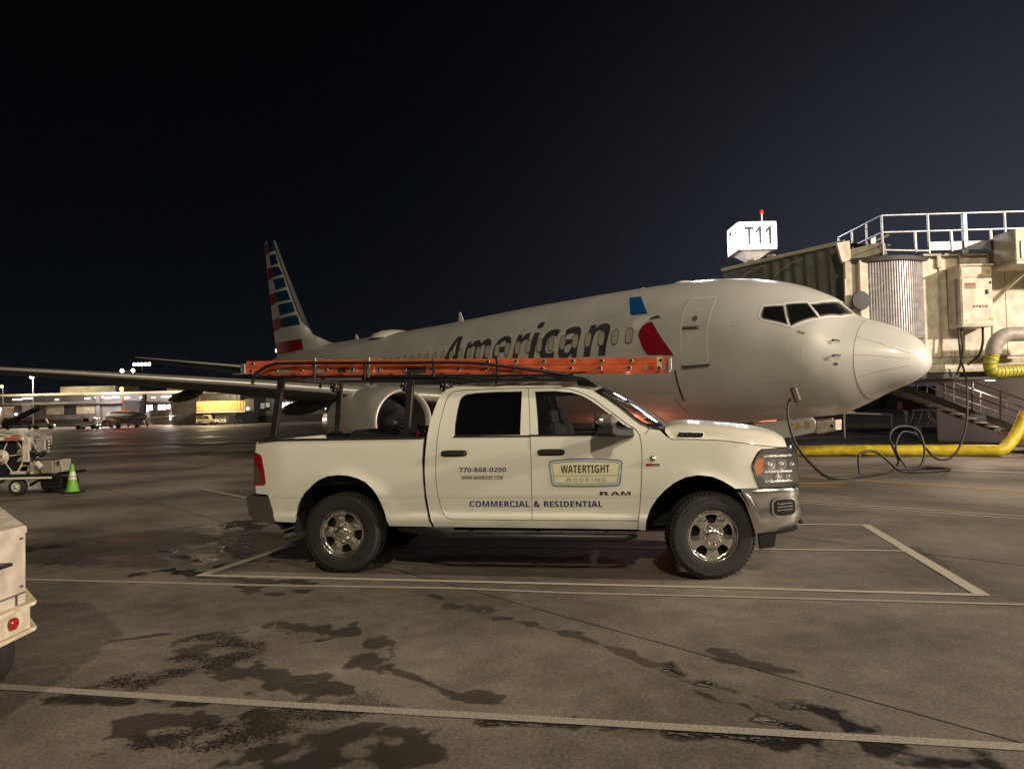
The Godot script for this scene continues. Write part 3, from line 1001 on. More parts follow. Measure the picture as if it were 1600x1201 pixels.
		# running board
		g = G.new()
		g.tube([Vector3(-3.2, 0.47, sg * 0.86), Vector3(-2.75, 0.43, sg * 0.95), Vector3(-2.6, 0.41, sg * 1.0), Vector3(-0.85, 0.41, sg * 1.0), Vector3(-0.72, 0.43, sg * 0.92)], 0.042, 12)
		for x in [-2.4, -1.7, -1.0]: g.tube([Vector3(x, 0.42, sg * 0.97), Vector3(x, 0.50, sg * 0.7)], 0.02, 8)
		part(t, "running_board", g, "black_steel")
		g = G.new()
		for k in 3: g.box(Vector3(-2.35 + k * 0.72, 0.452, sg * 1.0), Vector3(0.42, 0.008, 0.06), 0.003)
		part(t, "step_pad", g, "chrome_dull")
		# door mirror: arm, head, glass
		g = G.new()
		g.beam(Vector3(-0.735, 1.435, sg * 0.96), Vector3(-0.93, 1.452, sg * 1.15), 0.12, 0.095, 0.02)
		g.prism(P2([-0.705, 1.395, -0.845, 1.40, -0.80, 1.52, -0.715, 1.46]), sg * 0.94, sg * 0.985, 0.01)
		g.box(Vector3(-0.965, 1.475, sg * 1.20), Vector3(0.20, 0.12, 0.27), 0.03)
		var mir := part(t, "door_mirror", g, "black_plastic")
		g = G.new()
		g.box(Vector3(-0.955, 1.565, sg * 1.215), Vector3(0.19, 0.125, 0.30), 0.045)
		part(mir, "mirror_cap", g, "cap_grey")
		g = G.new()
		g.box(Vector3(-1.064, 1.545, sg * 1.21), Vector3(0.008, 0.15, 0.25), 0.003)
		part(mir, "mirror_glass", g, "glass_dark")
		g = G.new()
		g.lathe(Vector3(-1.02, 1.572, sg * 1.355), Vector3(-0.3, 0.2, sg), [Vector2(0.040, -0.01), Vector2(0.038, 0.01), Vector2(0.02, 0.025), Vector2(0, 0.03)], 16)
		part(mir, "mirror_lamp", g, "chrome")
		# headlamp
		var hp := P2([0.411, 1.09, 0.415, 1.115, 0.461, 1.185, 0.502, 1.243, 0.53, 1.250, 0.80, 1.258, 0.86, 1.22, 0.86, 0.90, 0.80, 0.886, 0.475, 0.886, 0.44, 0.975])
		g = G.new()
		g.panel(hp, [], cuts(0.38, 0.9, 0.05), cuts(0.85, 1.3, 0.05), L, -0.012, -0.02)
		var head := part(t, "headlamp", g, "chrome_dull")
		g = G.new()
		g.panel(P2([0.428, 1.09, 0.466, 1.165, 0.525, 1.165, 0.512, 1.06, 0.492, 1.015, 0.448, 1.015]), [], cuts(0.38, 0.9, 0.05), cuts(0.85, 1.3, 0.05), L, 0.006, 0.018)
		part(head, "side_marker", g, "lens_amber")
		g = G.new()
		for q in [[0.59, 1.105, 0.05], [0.70, 1.105, 0.05], [0.80, 1.10, 0.04], [0.66, 0.985, 0.045], [0.76, 0.985, 0.035]]:
			g.lathe(Vector3(q[0], q[1], sg * (side_z(q[0], q[1]) - 0.012)), Vector3(0.35, 0, sg), [Vector2(q[2], 0.012), Vector2(q[2] * 0.8, -0.01), Vector2(q[2] * 0.5, -0.01), Vector2(q[2] * 0.45, 0.02), Vector2(0, 0.035)], 20)
		for y in [1.185, 1.035, 0.94]: g.beam(Vector3(0.53, y, sg * (side_z(0.53, y) + 0.004)), Vector3(0.80, y, sg * (side_z(0.80, y) + 0.004)), 0.016, 0.022, 0.006)
		g.beam(Vector3(0.66, 0.94, sg * (side_z(0.66, 1) + 0.003)), Vector3(0.66, 1.03, sg * (side_z(0.66, 1) + 0.003)), 0.012, 0.02, 0.004)
		part(head, "reflector", g, "reflector")
		g = G.new()
		g.panel(P2([0.50, 1.215, 0.85, 1.222, 0.85, 1.255, 0.53, 1.25]), [], cuts(0.38, 0.9, 0.05), cuts(0.85, 1.3, 0.05), L, 0.004, 0.02)
		g.panel(P2([0.475, 0.892, 0.85, 0.892, 0.85, 0.925, 0.56, 0.925, 0.50, 0.99, 0.462, 0.99]), [], cuts(0.38, 0.9, 0.05), cuts(0.85, 1.3, 0.05), L, 0.003, 0.02)
		part(head, "lamp_bezel", g, "badge_dark")
		g = G.new()
		g.panel(hp, [], cuts(0.38, 0.9, 0.05), cuts(0.85, 1.3, 0.05), L, 0.020)
		part(head, "headlamp_lens", g, "lens_clear")
		# hood vent
		g = G.new()
		var vl := func(q: Vector2, d: float) -> Vector3: return Vector3(q.x, q.y, sg * (0.976 - (q.y - 1.356) * 0.43 + d))
		g.panel(P2([-0.295, 1.392, -0.27, 1.436, -0.05, 1.428, -0.03, 1.415, -0.04, 1.382, -0.07, 1.374, -0.27, 1.378]), [], cuts(-0.4, 0, 0.1), cuts(1.3, 1.5, 0.05), vl, 0.006, 0.02)
		var vent := part(t, "hood_vent", g, "gap")
		g = G.new()
		for k in 4: g.box(Vector3(-0.235 + k * 0.045, 1.407, sg * (0.976 - 0.052 * 0.43 + 0.014)), Vector3(0.014, 0.016, 0.006), 0.002)
		g.band(P2([-0.295, 1.392, -0.27, 1.436, -0.05, 1.428, -0.03, 1.415, -0.04, 1.382, -0.07, 1.374, -0.27, 1.378]), 0.008, vl, 0.009)
		part(vent, "vent_trim", g, "chrome_dull")
		# fender badge
		g = G.new()
		g.lathe(Vector3(-0.530, 1.178, sg * side_z(-0.53, 1.178)), Vector3(0, 0, sg), [Vector2(0.032, 0), Vector2(0.031, 0.008), Vector2(0.02, 0.018), Vector2(0, 0.023)], 20)
		g.box(Vector3(-0.495, 1.120, sg * (side_z(-0.5, 1.12) + 0.004)), Vector3(0.075, 0.024, 0.01), 0.003)
		var bad := part(t, "fender_badge", g, "chrome")
		g = G.new()
		g.box(Vector3(-0.565, 1.120, sg * (side_z(-0.5, 1.12) + 0.004)), Vector3(0.064, 0.022, 0.008), 0.002)
		part(bad, "badge_strip", g, "badge_red")
		# seats
		g = G.new()
		g.box(Vector3(-1.50, 1.18, sg * 0.42), Vector3(0.17, 0.72, 0.50), 0.06, Basis(Vector3.BACK, 0.18))
		g.box(Vector3(-1.58, 1.60, sg * 0.42), Vector3(0.11, 0.20, 0.27), 0.05, Basis(Vector3.BACK, 0.15))
		g.box(Vector3(-1.22, 0.86, sg * 0.42), Vector3(0.55, 0.16, 0.50), 0.05)
		part(t, "front_seat", g, "seat_cloth")
		# windscreen wiper
		g = G.new()
		g.tube([Vector3(-0.44, 1.50, sg * 0.62), Vector3(-0.55, 1.54, sg * 0.30), Vector3(-0.60, 1.545, sg * 0.02)], 0.011, 6)
		part(t, "wiper", g, "black_plastic")
	# bonnet
	var hx := [-0.40, -0.33, -0.178, 0.07, 0.284, 0.441, 0.60, 0.69, 0.73, 0.742, 0.735]
	var ht := [1.49, 1.512, 1.524, 1.506, 1.484, 1.463, 1.427, 1.392, 1.362, 1.327, 1.282]
	var hc := [1.44, 1.366, 1.361, 1.356, 1.329, 1.302, 1.279, 1.270, 1.268, 1.267, 1.267]
	var rows := []
	for i in 40:
		var u := float(i) / 39.0
		var x := lerpf(0, 10, u)
		var id := mini(int(x), 9)
		var fr := x - id
		var ids := [0, 1, 2, 3, 4, 5, 6, 7, 8, 9, 10]
		var X := ss(ids, hx, x)
		var T := ss(ids, ht, x)
		var C := ss(ids, hc, x)
		var H := T - C
		var ze := side_z(X, C) - 0.004
		var row := []
		var half := [[ze, C], [ze - 0.012, C + 0.22 * H], [ze - 0.03, C + 0.45 * H], [ze - 0.065, C + 0.70 * H], [ze - 0.12, C + 0.88 * H], [ze - 0.22, C + 0.975 * H], [0.52, T - 0.004], [0.44, T - 0.006], [0.39, T + 0.008], [0.2, T + 0.014], [0.0, T + 0.016]]
		for q in half: row.append(Vector3(X + 0.05 * (1 - q[0] * q[0]) * u, q[1], q[0]))
		for k in range(half.size() - 2, -1, -1): row.append(Vector3(row[k].x, row[k].y, -row[k].z))
		rows.append(row)
	part(t, "hood", G.new().grid(rows), "truck_paint")
	# windscreen, roof, back of the cab
	rows = []
	for i in 13:
		var u := i / 12.0
		var row := []
		for k in range(-12, 13):
			var s := k / 12.0
			var e := Vector3(lerpf(-1.095, -0.49, u), lerpf(1.868, 1.478, u), lerpf(0.755, 0.90, u) * s)
			var b := 1.0 - s * s
			row.append(e + Vector3(lerpf(0.10, 0.16, u) * b, 0.035 * b * (1 - u) + 0.02 * b + 0.02 * sin(u * PI), 0))
		rows.append(row)
	part(t, "windscreen", G.new().grid(rows), "glass_clear")
	var g2 := G.new()
	g2.grid([rows[12].map(func(p): return p + Vector3(-0.02, 0.004, 0)), rows[12].map(func(p): return p + Vector3(0.10, -0.02, 0)), rows[12].map(func(p): return p + Vector3(0.12, -0.06, 0))])
	part(t, "cowl", g2, "black_plastic")
	rows = []
	for i in 15:
		var u := i / 14.0
		var x := lerpf(-2.70, -1.095, u)
		var ye := ss([-2.70, -2.6, -2.499, -2.152, -1.825, -1.544, -1.294, -1.095], [1.90, 1.945, 1.955, 1.960, 1.958, 1.945, 1.912, 1.866], x)
		var row := []
		for k in range(-12, 13):
			var s := k / 12.0
			row.append(Vector3(x + 0.10 * (1 - s * s) * u * u, ye - 0.004 + 0.045 * (1 - pow(absf(s), 3.0)), s * (ss(SY, SZ, ye) - 0.004)))
		rows.append(row)
	part(t, "roof", G.new().grid(rows), "truck_paint")
	var g := G.new()
	for s in [-1, 0, 1]:
		g.box(Vector3(-1.24 + 0.06 * (1 - absf(s)), 1.955, s * 0.42), Vector3(0.13, 0.05, 0.10), 0.02, Basis(Vector3.BACK, -0.2))
	g.prism(P2([-1.29, 1.955, -1.215, 2.005, -1.16, 1.985, -1.07, 1.915, -1.10, 1.90]), 0.25, 0.62, 0.012)
	part(t, "roof_lamp_housing", g, "black_plastic")
	g = G.new()
	g.panel(P2([-0.93, 0.50, -0.955, 1.1, -0.95, 1.42, -0.74, 1.90, 0.74, 1.90, 0.95, 1.42, 0.955, 1.1, 0.93, 0.50]), [P2([-0.62, 1.45, -0.55, 1.80, 0.55, 1.80, 0.62, 1.45])], cuts(-1, 1, 0.2), cuts(0.4, 2, 0.1), func(q: Vector2, d: float) -> Vector3: return Vector3(ss([0.5, 1.07, 1.42, 1.9], [-2.77, -2.84, -2.82, -2.69], q.y) + d, q.y, q.x), 0.0, 0.0)
	var bk := part(t, "cab_back", g, "truck_paint")
	g = G.new()
	g.panel(P2([-0.62, 1.45, -0.55, 1.80, 0.55, 1.80, 0.62, 1.45]), [], [-1, 1], [1, 2], func(q: Vector2, d: float) -> Vector3: return Vector3(lerpf(-2.815, -2.73, (q.y - 1.42) / 0.48) + d, q.y, q.x), 0.01)
	part(bk, "rear_window", g, "glass_dark")
	# cabin
	g = G.new()
	g.box(Vector3(-1.7, 0.62, 0), Vector3(2.1, 0.1, 1.8))
	g.box(Vector3(-0.62, 1.18, 0), Vector3(0.36, 0.46, 1.72), 0.1)
	g.box(Vector3(-2.35, 1.2, 0), Vector3(0.2, 0.8, 1.5), 0.06, Basis(Vector3.BACK, 0.2))
	g.box(Vector3(-1.9, 1.855, 0), Vector3(1.5, 0.03, 1.38))
	part(t, "cabin_trim", g, "seat_cloth")
	g = G.new()
	var ring := []
	for k in 25: ring.append(Vector3(-0.93, 1.33, -0.42) + Basis(Vector3.BACK, 0.5) * Vector3(0, cos(TAU * k / 24) * 0.19, sin(TAU * k / 24) * 0.19))
	g.tube(ring, 0.016, 8, false)
	part(t, "steering_wheel", g, "black_plastic")
	# bed: floor, walls, rails, tailgate
	g = G.new()
	g.box(Vector3(-3.82, 0.93, 0), Vector3(1.94, 0.04, 1.7))
	for s in [-1, 1]: g.box(Vector3(-3.82, 1.17, s * 0.87), Vector3(1.9, 0.46, 0.06))
	g.box(Vector3(-2.90, 1.17, 0), Vector3(0.05, 0.48, 1.76))
	part(t, "bed_liner", g, "bed_liner")
	for s in [-1, 1]:
		g = G.new()
		g.box(Vector3(-3.81, 1.416, s * 0.925), Vector3(1.88, 0.022, 0.115), 0.008)
		part(t, "bed_rail_cap", g, "black_plastic")
	g = G.new()
	g.box(Vector3(-4.765, 1.13, 0), Vector3(0.06, 0.56, 1.62), 0.02)
	g.box(Vector3(-4.735, 1.10, 0), Vector3(0.05, 0.5, 1.84), 0.0)
	part(t, "tailgate", g, "truck_paint")
	# grille and front structure
	g = G.new()
	g.box(Vector3(0.70, 1.07, 0), Vector3(0.12, 0.40, 1.36), 0.03)
	for k in 3: g.box(Vector3(0.785, 0.96 + k * 0.1, 0), Vector3(0.05, 0.03, 1.2), 0.01)
	part(t, "grille", g, "black_plastic")
	g = G.new()
	var gr := [Vector3(0.775, 1.255, -0.70), Vector3(0.80, 1.255, 0.70), Vector3(0.80, 0.90, 0.66), Vector3(0.79, 0.90, -0.66), Vector3(0.775, 1.255, -0.70)]
	g.tube(gr, 0.028, 8, false)
	part(t, "grille_frame", g, "chrome")
	# front bumper
	var bs := [[0.292, 0.972, 0.874, 0.845], [0.335, 0.968, 0.876, 0.79], [0.366, 0.962, 0.877, 0.735], [0.421, 0.955, 0.877, 0.563], [0.456, 0.948, 0.877, 0.443], [0.62, 0.905, 0.877, 0.452], [0.76, 0.845, 0.877, 0.475], [0.835, 0.785, 0.870, 0.50], [0.865, 0.70, 0.86, 0.52], [0.89, 0.50, 0.855, 0.52], [0.90, 0.25, 0.85, 0.52], [0.905, 0.0, 0.85, 0.52]]
	rows = []
	var full := bs.duplicate()
	for k in range(bs.size() - 2, -1, -1): full.append([bs[k][0], -bs[k][1], bs[k][2], bs[k][3]])
	for b in full:
		var n := Vector2(b[0] + 1.2, b[1]).normalized()
		var row := []
		for q in [[0, 1.0], [0.012, 0.97], [0.018, 0.90], [0.012, 0.75], [0.014, 0.5], [0.03, 0.34], [0.02, 0.14], [0.0, 0.03], [-0.03, 0.0]]:
			row.append(Vector3(b[0] + n.x * q[0], lerpf(b[3], b[2], q[1]), b[1] + n.y * q[0]))
		rows.append(row)
	var bump := part(t, "front_bumper", G.new().grid(rows), "chrome")
	var bl := func(q: Vector2, d: float) -> Vector3: return Vector3(q.x, q.y, ss([0.30, 0.456, 0.62, 0.76, 0.835, 0.87], [0.972, 0.948, 0.905, 0.845, 0.785, 0.70], q.x) + d)
	g = G.new()
	g.panel(oval(0.71, 0.692, 0.112, 0.080, 20, 0.55), [], cuts(0.5, 0.9, 0.05), cuts(0.5, 0.9, 0.05), bl, 0.030, 0.03)
	part(bump, "fog_lamp_recess", g, "gap")
	g = G.new()
	for k in 3:
		var y := 0.665 + k * 0.03
		g.tube([bl.call(Vector2(0.635, y), 0.034), bl.call(Vector2(0.71, y + 0.004), 0.034), bl.call(Vector2(0.785, y + 0.008), 0.034)], 0.0075, 6)
	g.band(oval(0.71, 0.692, 0.118, 0.086, 24, 0.55), 0.016, bl, 0.033)
	part(bump, "fog_lamp_slats", g, "chrome")
	g = G.new()
	g.prism(P2([0.455, 0.46, 0.466, 0.287, 0.608, 0.313, 0.63, 0.432, 0.80, 0.47, 0.8, 0.49]), 0.84, 0.90, 0.008)
	g.box(Vector3(0.76, 0.48, 0), Vector3(0.2, 0.06, 1.5), 0.02)
	g.box(Vector3(0.90, 0.52, 0.62), Vector3(0.05, 0.04, 0.10), 0.015)
	g.box(Vector3(0.93, 0.60, 0.40), Vector3(0.06, 0.04, 0.04), 0.01)
	part(bump, "air_dam", g, "black_plastic")
	# rear bumper
	g = G.new()
	g.prism(P2([-4.885, 0.80, -4.87, 0.815, -4.64, 0.808, -4.625, 0.795, -4.573, 0.644, -4.545, 0.525, -4.561, 0.508, -4.80, 0.555, -4.85, 0.60, -4.872, 0.68]), -0.96, 0.965, 0.022)
	var rb := part(t, "rear_bumper", g, "chrome_dull")
	g = G.new()
	g.box(Vector3(-4.77, 0.818, 0), Vector3(0.2, 0.012, 1.8), 0.004)
	g.prism(P2([-4.56, 0.52, -4.51, 0.51, -4.47, 0.45, -4.50, 0.45]), 0.70, 0.93, 0.0)
	part(rb, "bumper_step", g, "black_plastic")
	# chassis
	g = G.new()
	for s in [-1, 1]: g.box(Vector3(-2.1, 0.50, s * 0.42), Vector3(5.2, 0.16, 0.09))
	g.box(Vector3(-1.5, 0.46, 0), Vector3(2.4, 0.16, 0.9))
	g.tube([Vector3(-3.785, 0.42, -0.8), Vector3(-3.785, 0.42, 0.8)], 0.06, 12)
	g.lathe(Vector3(-3.785, 0.42, 0), Vector3.RIGHT, [Vector2(0, -0.2), Vector2(0.14, -0.1), Vector2(0.16, 0), Vector2(0.1, 0.15), Vector2(0, 0.2)], 16)
	g.tube([Vector3(0, 0.42, -0.8), Vector3(0, 0.42, 0.8)], 0.055, 12)
	g.tube([Vector3(-3.6, 0.45, 0), Vector3(-1.4, 0.52, 0)], 0.045, 10)
	g.box(Vector3(-3.0, 0.52, -0.45), Vector3(1.2, 0.2, 0.5), 0.06)
	part(t, "chassis", g, "gap")
	g = G.new()
	g.tube([Vector3(-3.9, 0.47, 0.62), Vector3(-4.3, 0.42, 0.66), Vector3(-4.56, 0.355, 0.72)], 0.05, 14, false)
	part(t, "exhaust_pipe", g, "chrome_dull")
	wheel(t, Vector3(0, TYRE, 0.855), 1, 0.20, PI / 2)
	wheel(t, Vector3(-3.785, TYRE, 0.855), 1, 0, -0.1)
	wheel(t, Vector3(0, TYRE, -0.855), -1, 0.20, 0.4)
	wheel(t, Vector3(-3.785, TYRE, -0.855), -1, 0, 0.9)
	# lettering
	var L := side_lift(1.0)
	part(t, "phone_number", G.new().text("770-868-0290", sans_bold, Rect2(-2.490, 1.060, 0.494, 0.046), L, 0.003), "navy_print")
	part(t, "web_address", G.new().text("WWW.WASROOF.COM", sans_bold, Rect2(-2.466, 0.986, 0.433, 0.038), L, 0.003), "black_print")
	part(t, "service_lettering", G.new().text("COMMERCIAL", sans_bold, Rect2(-2.390, 0.702, 0.622, 0.062), L, 0.004), "navy_print")
	part(t, "service_lettering", G.new().text("&", sans_bold, Rect2(-1.722, 0.701, 0.062, 0.064), L, 0.004), "navy_print")
	part(t, "service_lettering", G.new().text("RESIDENTIAL", sans_bold, Rect2(-1.620, 0.702, 0.588, 0.062), L, 0.004), "navy_print")
	var sg1 := P2([-1.553, 1.135, -1.548, 1.158, -1.52, 1.168, -1.36, 1.180, -1.197, 1.184, -1.03, 1.180, -0.87, 1.168, -0.838, 1.158, -0.830, 1.135, -0.852, 0.945, -0.862, 0.925, -0.885, 0.918, -1.2, 0.912, -1.495, 0.918, -1.518, 0.925, -1.530, 0.945])
	var sx := cuts(-1.6, -0.8, 0.08)
	var sy := cuts(0.9, 1.2, 0.03)
	var sign_p := part(t, "door_sign", G.new().panel(sg1, [], sx, sy, L, 0.003), "sign_cream")
	g = G.new()
	g.band(sg1, 0.016, L, 0.005)
	var inn: PackedVector2Array = Geometry2D.offset_polygon(sg1, -0.024)[0]
	g.band(inn, 0.007, L, 0.005)
	part(sign_p, "sign_border", g, "sign_blue")
	part(sign_p, "company_name", G.new().text("WATERTIGHT", sans_bold, Rect2(-1.438, 1.045, 0.486, 0.078), L, 0.005), "black_print")
	g = G.new()
	var xx := -1.376
	for ch in ["R", "O", "O", "F", "I", "N", "G"]:
		var cw := 0.012 if ch == "I" else (0.03 if ch == "F" else 0.038)
		g.text(ch, sans, Rect2(xx, 0.960, cw, 0.034), L, 0.005)
		xx += cw + 0.025
	g.band(P2([-1.513, 1.018, -0.862, 1.018]), 0.004, L, 0.005, false)
	part(sign_p, "company_trade", g, "olive_print")
	g = G.new()
	xx = -1.055
	for ch in ["R", "A", "M"]:
		g.text(ch, sans_bold, Rect2(xx, 0.822, 0.093, 0.036), L, 0.006)
		xx += 0.105
	part(t, "door_badge", g, "badge_dark")
	# ladder rack
	var rk := Node3D.new()
	rk.name = "ladder_rack"
	t.add_child(rk, true)
	for s in [1.0, -1.0]:
		g = G.new()
		g.beam(Vector3(-4.612, 1.41, s * 0.87), Vector3(-4.535, 2.10, s * 0.80), 0.06, 0.075, 0.008)
		g.box(Vector3(-4.61, 1.435, s * 0.88), Vector3(0.18, 0.03, 0.10), 0.006)
		part(rk, "rack_post", g, "black_steel")
		g = G.new()
		g.beam(Vector3(-3.089, 1.41, s * 0.87), Vector3(-3.050, 2.05, s * 0.80), 0.06, 0.075, 0.008)
		g.box(Vector3(-3.09, 1.435, s * 0.88), Vector3(0.18, 0.03, 0.10), 0.006)
		part(rk, "rack_post", g, "black_steel")
		g = G.new()
		g.beam(Vector3(-4.80, 2.115, s * 0.82), Vector3(-1.30, 2.025, s * 0.82), 0.05, 0.032, 0.006)
		g.beam(Vector3(-3.6, 2.058, s * 0.80), Vector3(-1.33, 1.985, s * 0.80), 0.05, 0.032, 0.006)
		g.prism(P2([-1.42, 2.035, -1.22, 2.01, -1.15, 1.985, -1.27, 1.965, -1.42, 1.972]), s * 0.78, s * 0.86, 0.0)
		part(rk, "rack_rail", g, "black_steel")
		g = G.new()
		g.tube([Vector3(-4.85, 2.03, s * 0.87), Vector3(-4.838, 2.118, s * 0.87), Vector3(-4.80, 2.155, s * 0.87), Vector3(-4.75, 2.185, s * 0.87), Vector3(-4.684, 2.222, s * 0.87), Vector3(-4.57, 2.250, s * 0.87), Vector3(-4.121, 2.243, s * 0.87), Vector3(-3.609, 2.228, s * 0.87), Vector3(-3.036, 2.21, s * 0.87), Vector3(-2.616, 2.20, s * 0.87), Vector3(-2.306, 2.184, s * 0.87), Vector3(-1.734, 2.098, s * 0.86), Vector3(-1.36, 2.035, s * 0.84)], 0.018, 10)
		for x in [-4.127, -3.55, -2.78, -2.095]: g.tube([Vector3(x, 2.05, s * 0.86), Vector3(x, 2.235, s * 0.875)], 0.013, 8)
		g.tube([Vector3(-2.13, 1.955, s * 0.78), Vector3(-2.095, 2.04, s * 0.84)], 0.012, 8)
		g.tube([Vector3(-2.62, 1.955, s * 0.78), Vector3(-2.61, 2.04, s * 0.82)], 0.010, 8)
		part(rk, "guard_tube", g, "black_steel")
	for x in [-4.54, -3.06]:
		g = G.new()
		g.beam(Vector3(x, 2.085, -0.82), Vector3(x, 2.085, 0.82), 0.06, 0.05, 0.008)
		part(rk, "cross_bar", g, "black_steel")
	for q in [Vector2(-4.523, 2.02), Vector2(-3.578, 2.01), Vector2(-3.06, 1.99)]:
		g = G.new()
		g.lathe(Vector3(q.x, q.y, -0.60), Vector3.BACK, [Vector2(0, 0.03), Vector2(0.025, 0.03), Vector2(0.03, 0.02), Vector2(0.06, 0.02), Vector2(0.065, 0.0), Vector2(0.06, -0.02), Vector2(0, -0.02)], 20)
		var ra := part(rk, "strap_ratchet", g, "black_plastic")
		g = G.new()
		for k in 4: g.box(Vector3(q.x, q.y, -0.565) + Vector3(cos(k * 1.57 + 0.6), sin(k * 1.57 + 0.6), 0) * 0.038, Vector3(0.016, 0.02, 0.008), 0.003)
		part(ra, "ratchet_teeth", g, "aluminium")
	# load in the bed
	g = G.new()
	g.prism(P2([-3.95, 0.95, -3.94, 1.47, -3.85, 1.496, -3.3, 1.36, -3.25, 0.95]), -0.45, 0.35, 0.02)
	solo_at(t, "tool_chest", g, "black_plastic", "black sloping lidded tool chest lying in the truck bed under the ladder", "tool box")
	g = G.new()
	g.box(Vector3(-3.33, 1.20, -0.62), Vector3(0.20, 0.50, 0.22), 0.04)
	g.tube([Vector3(-3.40, 1.45, -0.62), Vector3(-3.36, 1.50, -0.62), Vector3(-3.28, 1.50, -0.62), Vector3(-3.26, 1.45, -0.62)], 0.015, 8)
	solo_at(t, "fuel_can", g, "reflector_red", "red plastic fuel can standing in the truck bed behind the cab", "fuel can")
	g = G.new()
	for k in 4: g.tube([Vector3(-3.20 + k * 0.05, 1.30, -0.2 + k * 0.05), Vector3(-3.26 + k * 0.07, 1.52 - k * 0.03, -0.1 + k * 0.06), Vector3(-3.0 + k * 0.02, 1.46, 0.05)], 0.017, 8)
	solo_at(t, "spare_straps", g, "aluminium", "bundle of pale metal tie down poles lying against the truck cab", "poles")

func solo_at(ref: Node3D, nm: String, g: G, m: String, label: String, cat: String) -> MeshInstance3D:
	var o := solo(nm, g, m, label, cat)
	o.transform = ref.transform
	return o

func ladder() -> void:
	var t := thing("extension_ladder", "orange fibreglass extension ladder lying on the rack of the white truck", "ladder", Vector3(2.0635, 2.0, -8.324), -0.1779)
	t.transform.origin += t.basis * Vector3(-2.66, 0, 0)
	# own x from -2.31 (rear) to 2.31, tilted a little
	var yb := func(x: float) -> float: return 0.151 - 0.0232 * (x + 2.315) - 0.003
	for row in 2:
		for s in [0.80, 0.36]:
			var g := G.new()
			var off := 0.075 * row
			var len0 := -2.315 if row == 0 else -2.30
			var a := Vector3(len0, yb.call(len0) + off, s)
			var b := Vector3(2.31, yb.call(2.31) + off, s)
			var up := Vector3.UP * 0.0355
			g.beam(a + up, b + up, 0.010, 0.068, 0.002)
			for q in [0.003, 0.068]: g.beam(a + Vector3(0, q, -0.016), b + Vector3(0, q, -0.016), 0.034, 0.006, 0.001)
			part(t, "rail", g, "orange_rail")
	for row in 2:
		for k in 16:
			var x := -2.24 + k * 0.2975 + (0.02 if row else 0.0)
			if x > 2.28: continue
			var y: float = yb.call(x) + 0.0365 + 0.075 * row
			var g := G.new()
			g.lathe(Vector3(x, y, 0.58), Vector3.BACK, [Vector2(0.0135, 0.20), Vector2(0.0135, 0.231), Vector2(0.021, 0.2315), Vector2(0.021, 0.226), Vector2(0.019, 0.2235), Vector2(0.019, -0.23), Vector2(0.0135, -0.23), Vector2(0.0135, -0.20)], 14)
			var r := part(t, "rung", g, "aluminium")
			g = G.new()
			g.lathe(Vector3(x, y, 0.58), Vector3.BACK, [Vector2(0.0, 0.2325), Vector2(0.0145, 0.2325)], 14)
			part(r, "rung_hole", g, "gap")
	var g := G.new()
	for s in [0.80, 0.36]:
		g.box(Vector3(-2.335, yb.call(-2.33) + 0.06, s), Vector3(0.06, 0.12, 0.05), 0.006)
		g.box(Vector3(-2.40, yb.call(-2.33) + 0.004, s), Vector3(0.11, 0.014, 0.06), 0.004)
		g.box(Vector3(2.325, yb.call(2.33) + 0.075, s), Vector3(0.04, 0.13, 0.045), 0.006)
	part(t, "end_shoe", g, "aluminium")
	for e in [[-1.86, 0.012, 0.19, 0.048, "sticker_pale"], [-1.42, 0.012, 0.07, 0.05, "sticker_pale"], [-1.17, 0.012, 0.10, 0.048, "black_plastic"], [-1.04, 0.012, 0.10, 0.048, "sticker_pale"], [-0.80, 0.010, 0.022, 0.055, "sticker_yellow"], [-0.72, 0.010, 0.03, 0.05, "sticker_pale"], [2.225, 0.03, 0.05, 0.115, "sticker_yellow"], [2.14, 0.012, 0.07, 0.042, "sticker_red"], [2.085, 0.012, 0.03, 0.05, "sticker_pale"], [2.27, 0.02, 0.02, 0.08, "sticker_pale"], [-0.35, 0.0, 0.26, 0.068, "black_plastic"]]:
		g = G.new()
		var y: float = yb.call(e[0]) + e[1]
		g.box(Vector3(e[0], y + e[3] * 0.5, 0.8065), Vector3(e[2], e[3], 0.003), 0.001, Basis(Vector3.BACK, -0.0232))
		part(t, "sticker", g, e[4])
	g = G.new()
	for x in [-1.47, -0.85]:
		for z in [0.835, 0.33]: g.beam(Vector3(x, yb.call(x) - 0.05, z), Vector3(x, yb.call(x) + 0.175, z), 0.022, 0.03, 0.004)
		g.beam(Vector3(x, yb.call(x) + 0.17, 0.33), Vector3(x, yb.call(x) + 0.17, 0.835), 0.022, 0.008, 0.002)
	part(t, "rung_lock", g, "aluminium")
	# rope hanging forward to the roof
	g = G.new()
	g.tube([Vector3(-0.05, 0.07, 0.84), Vector3(0.5, -0.01, 0.83), Vector3(1.1, 0.03, 0.80), Vector3(1.5, 0.06, 0.78)], 0.006, 6)
	part(t, "rope", g, "cable_black")

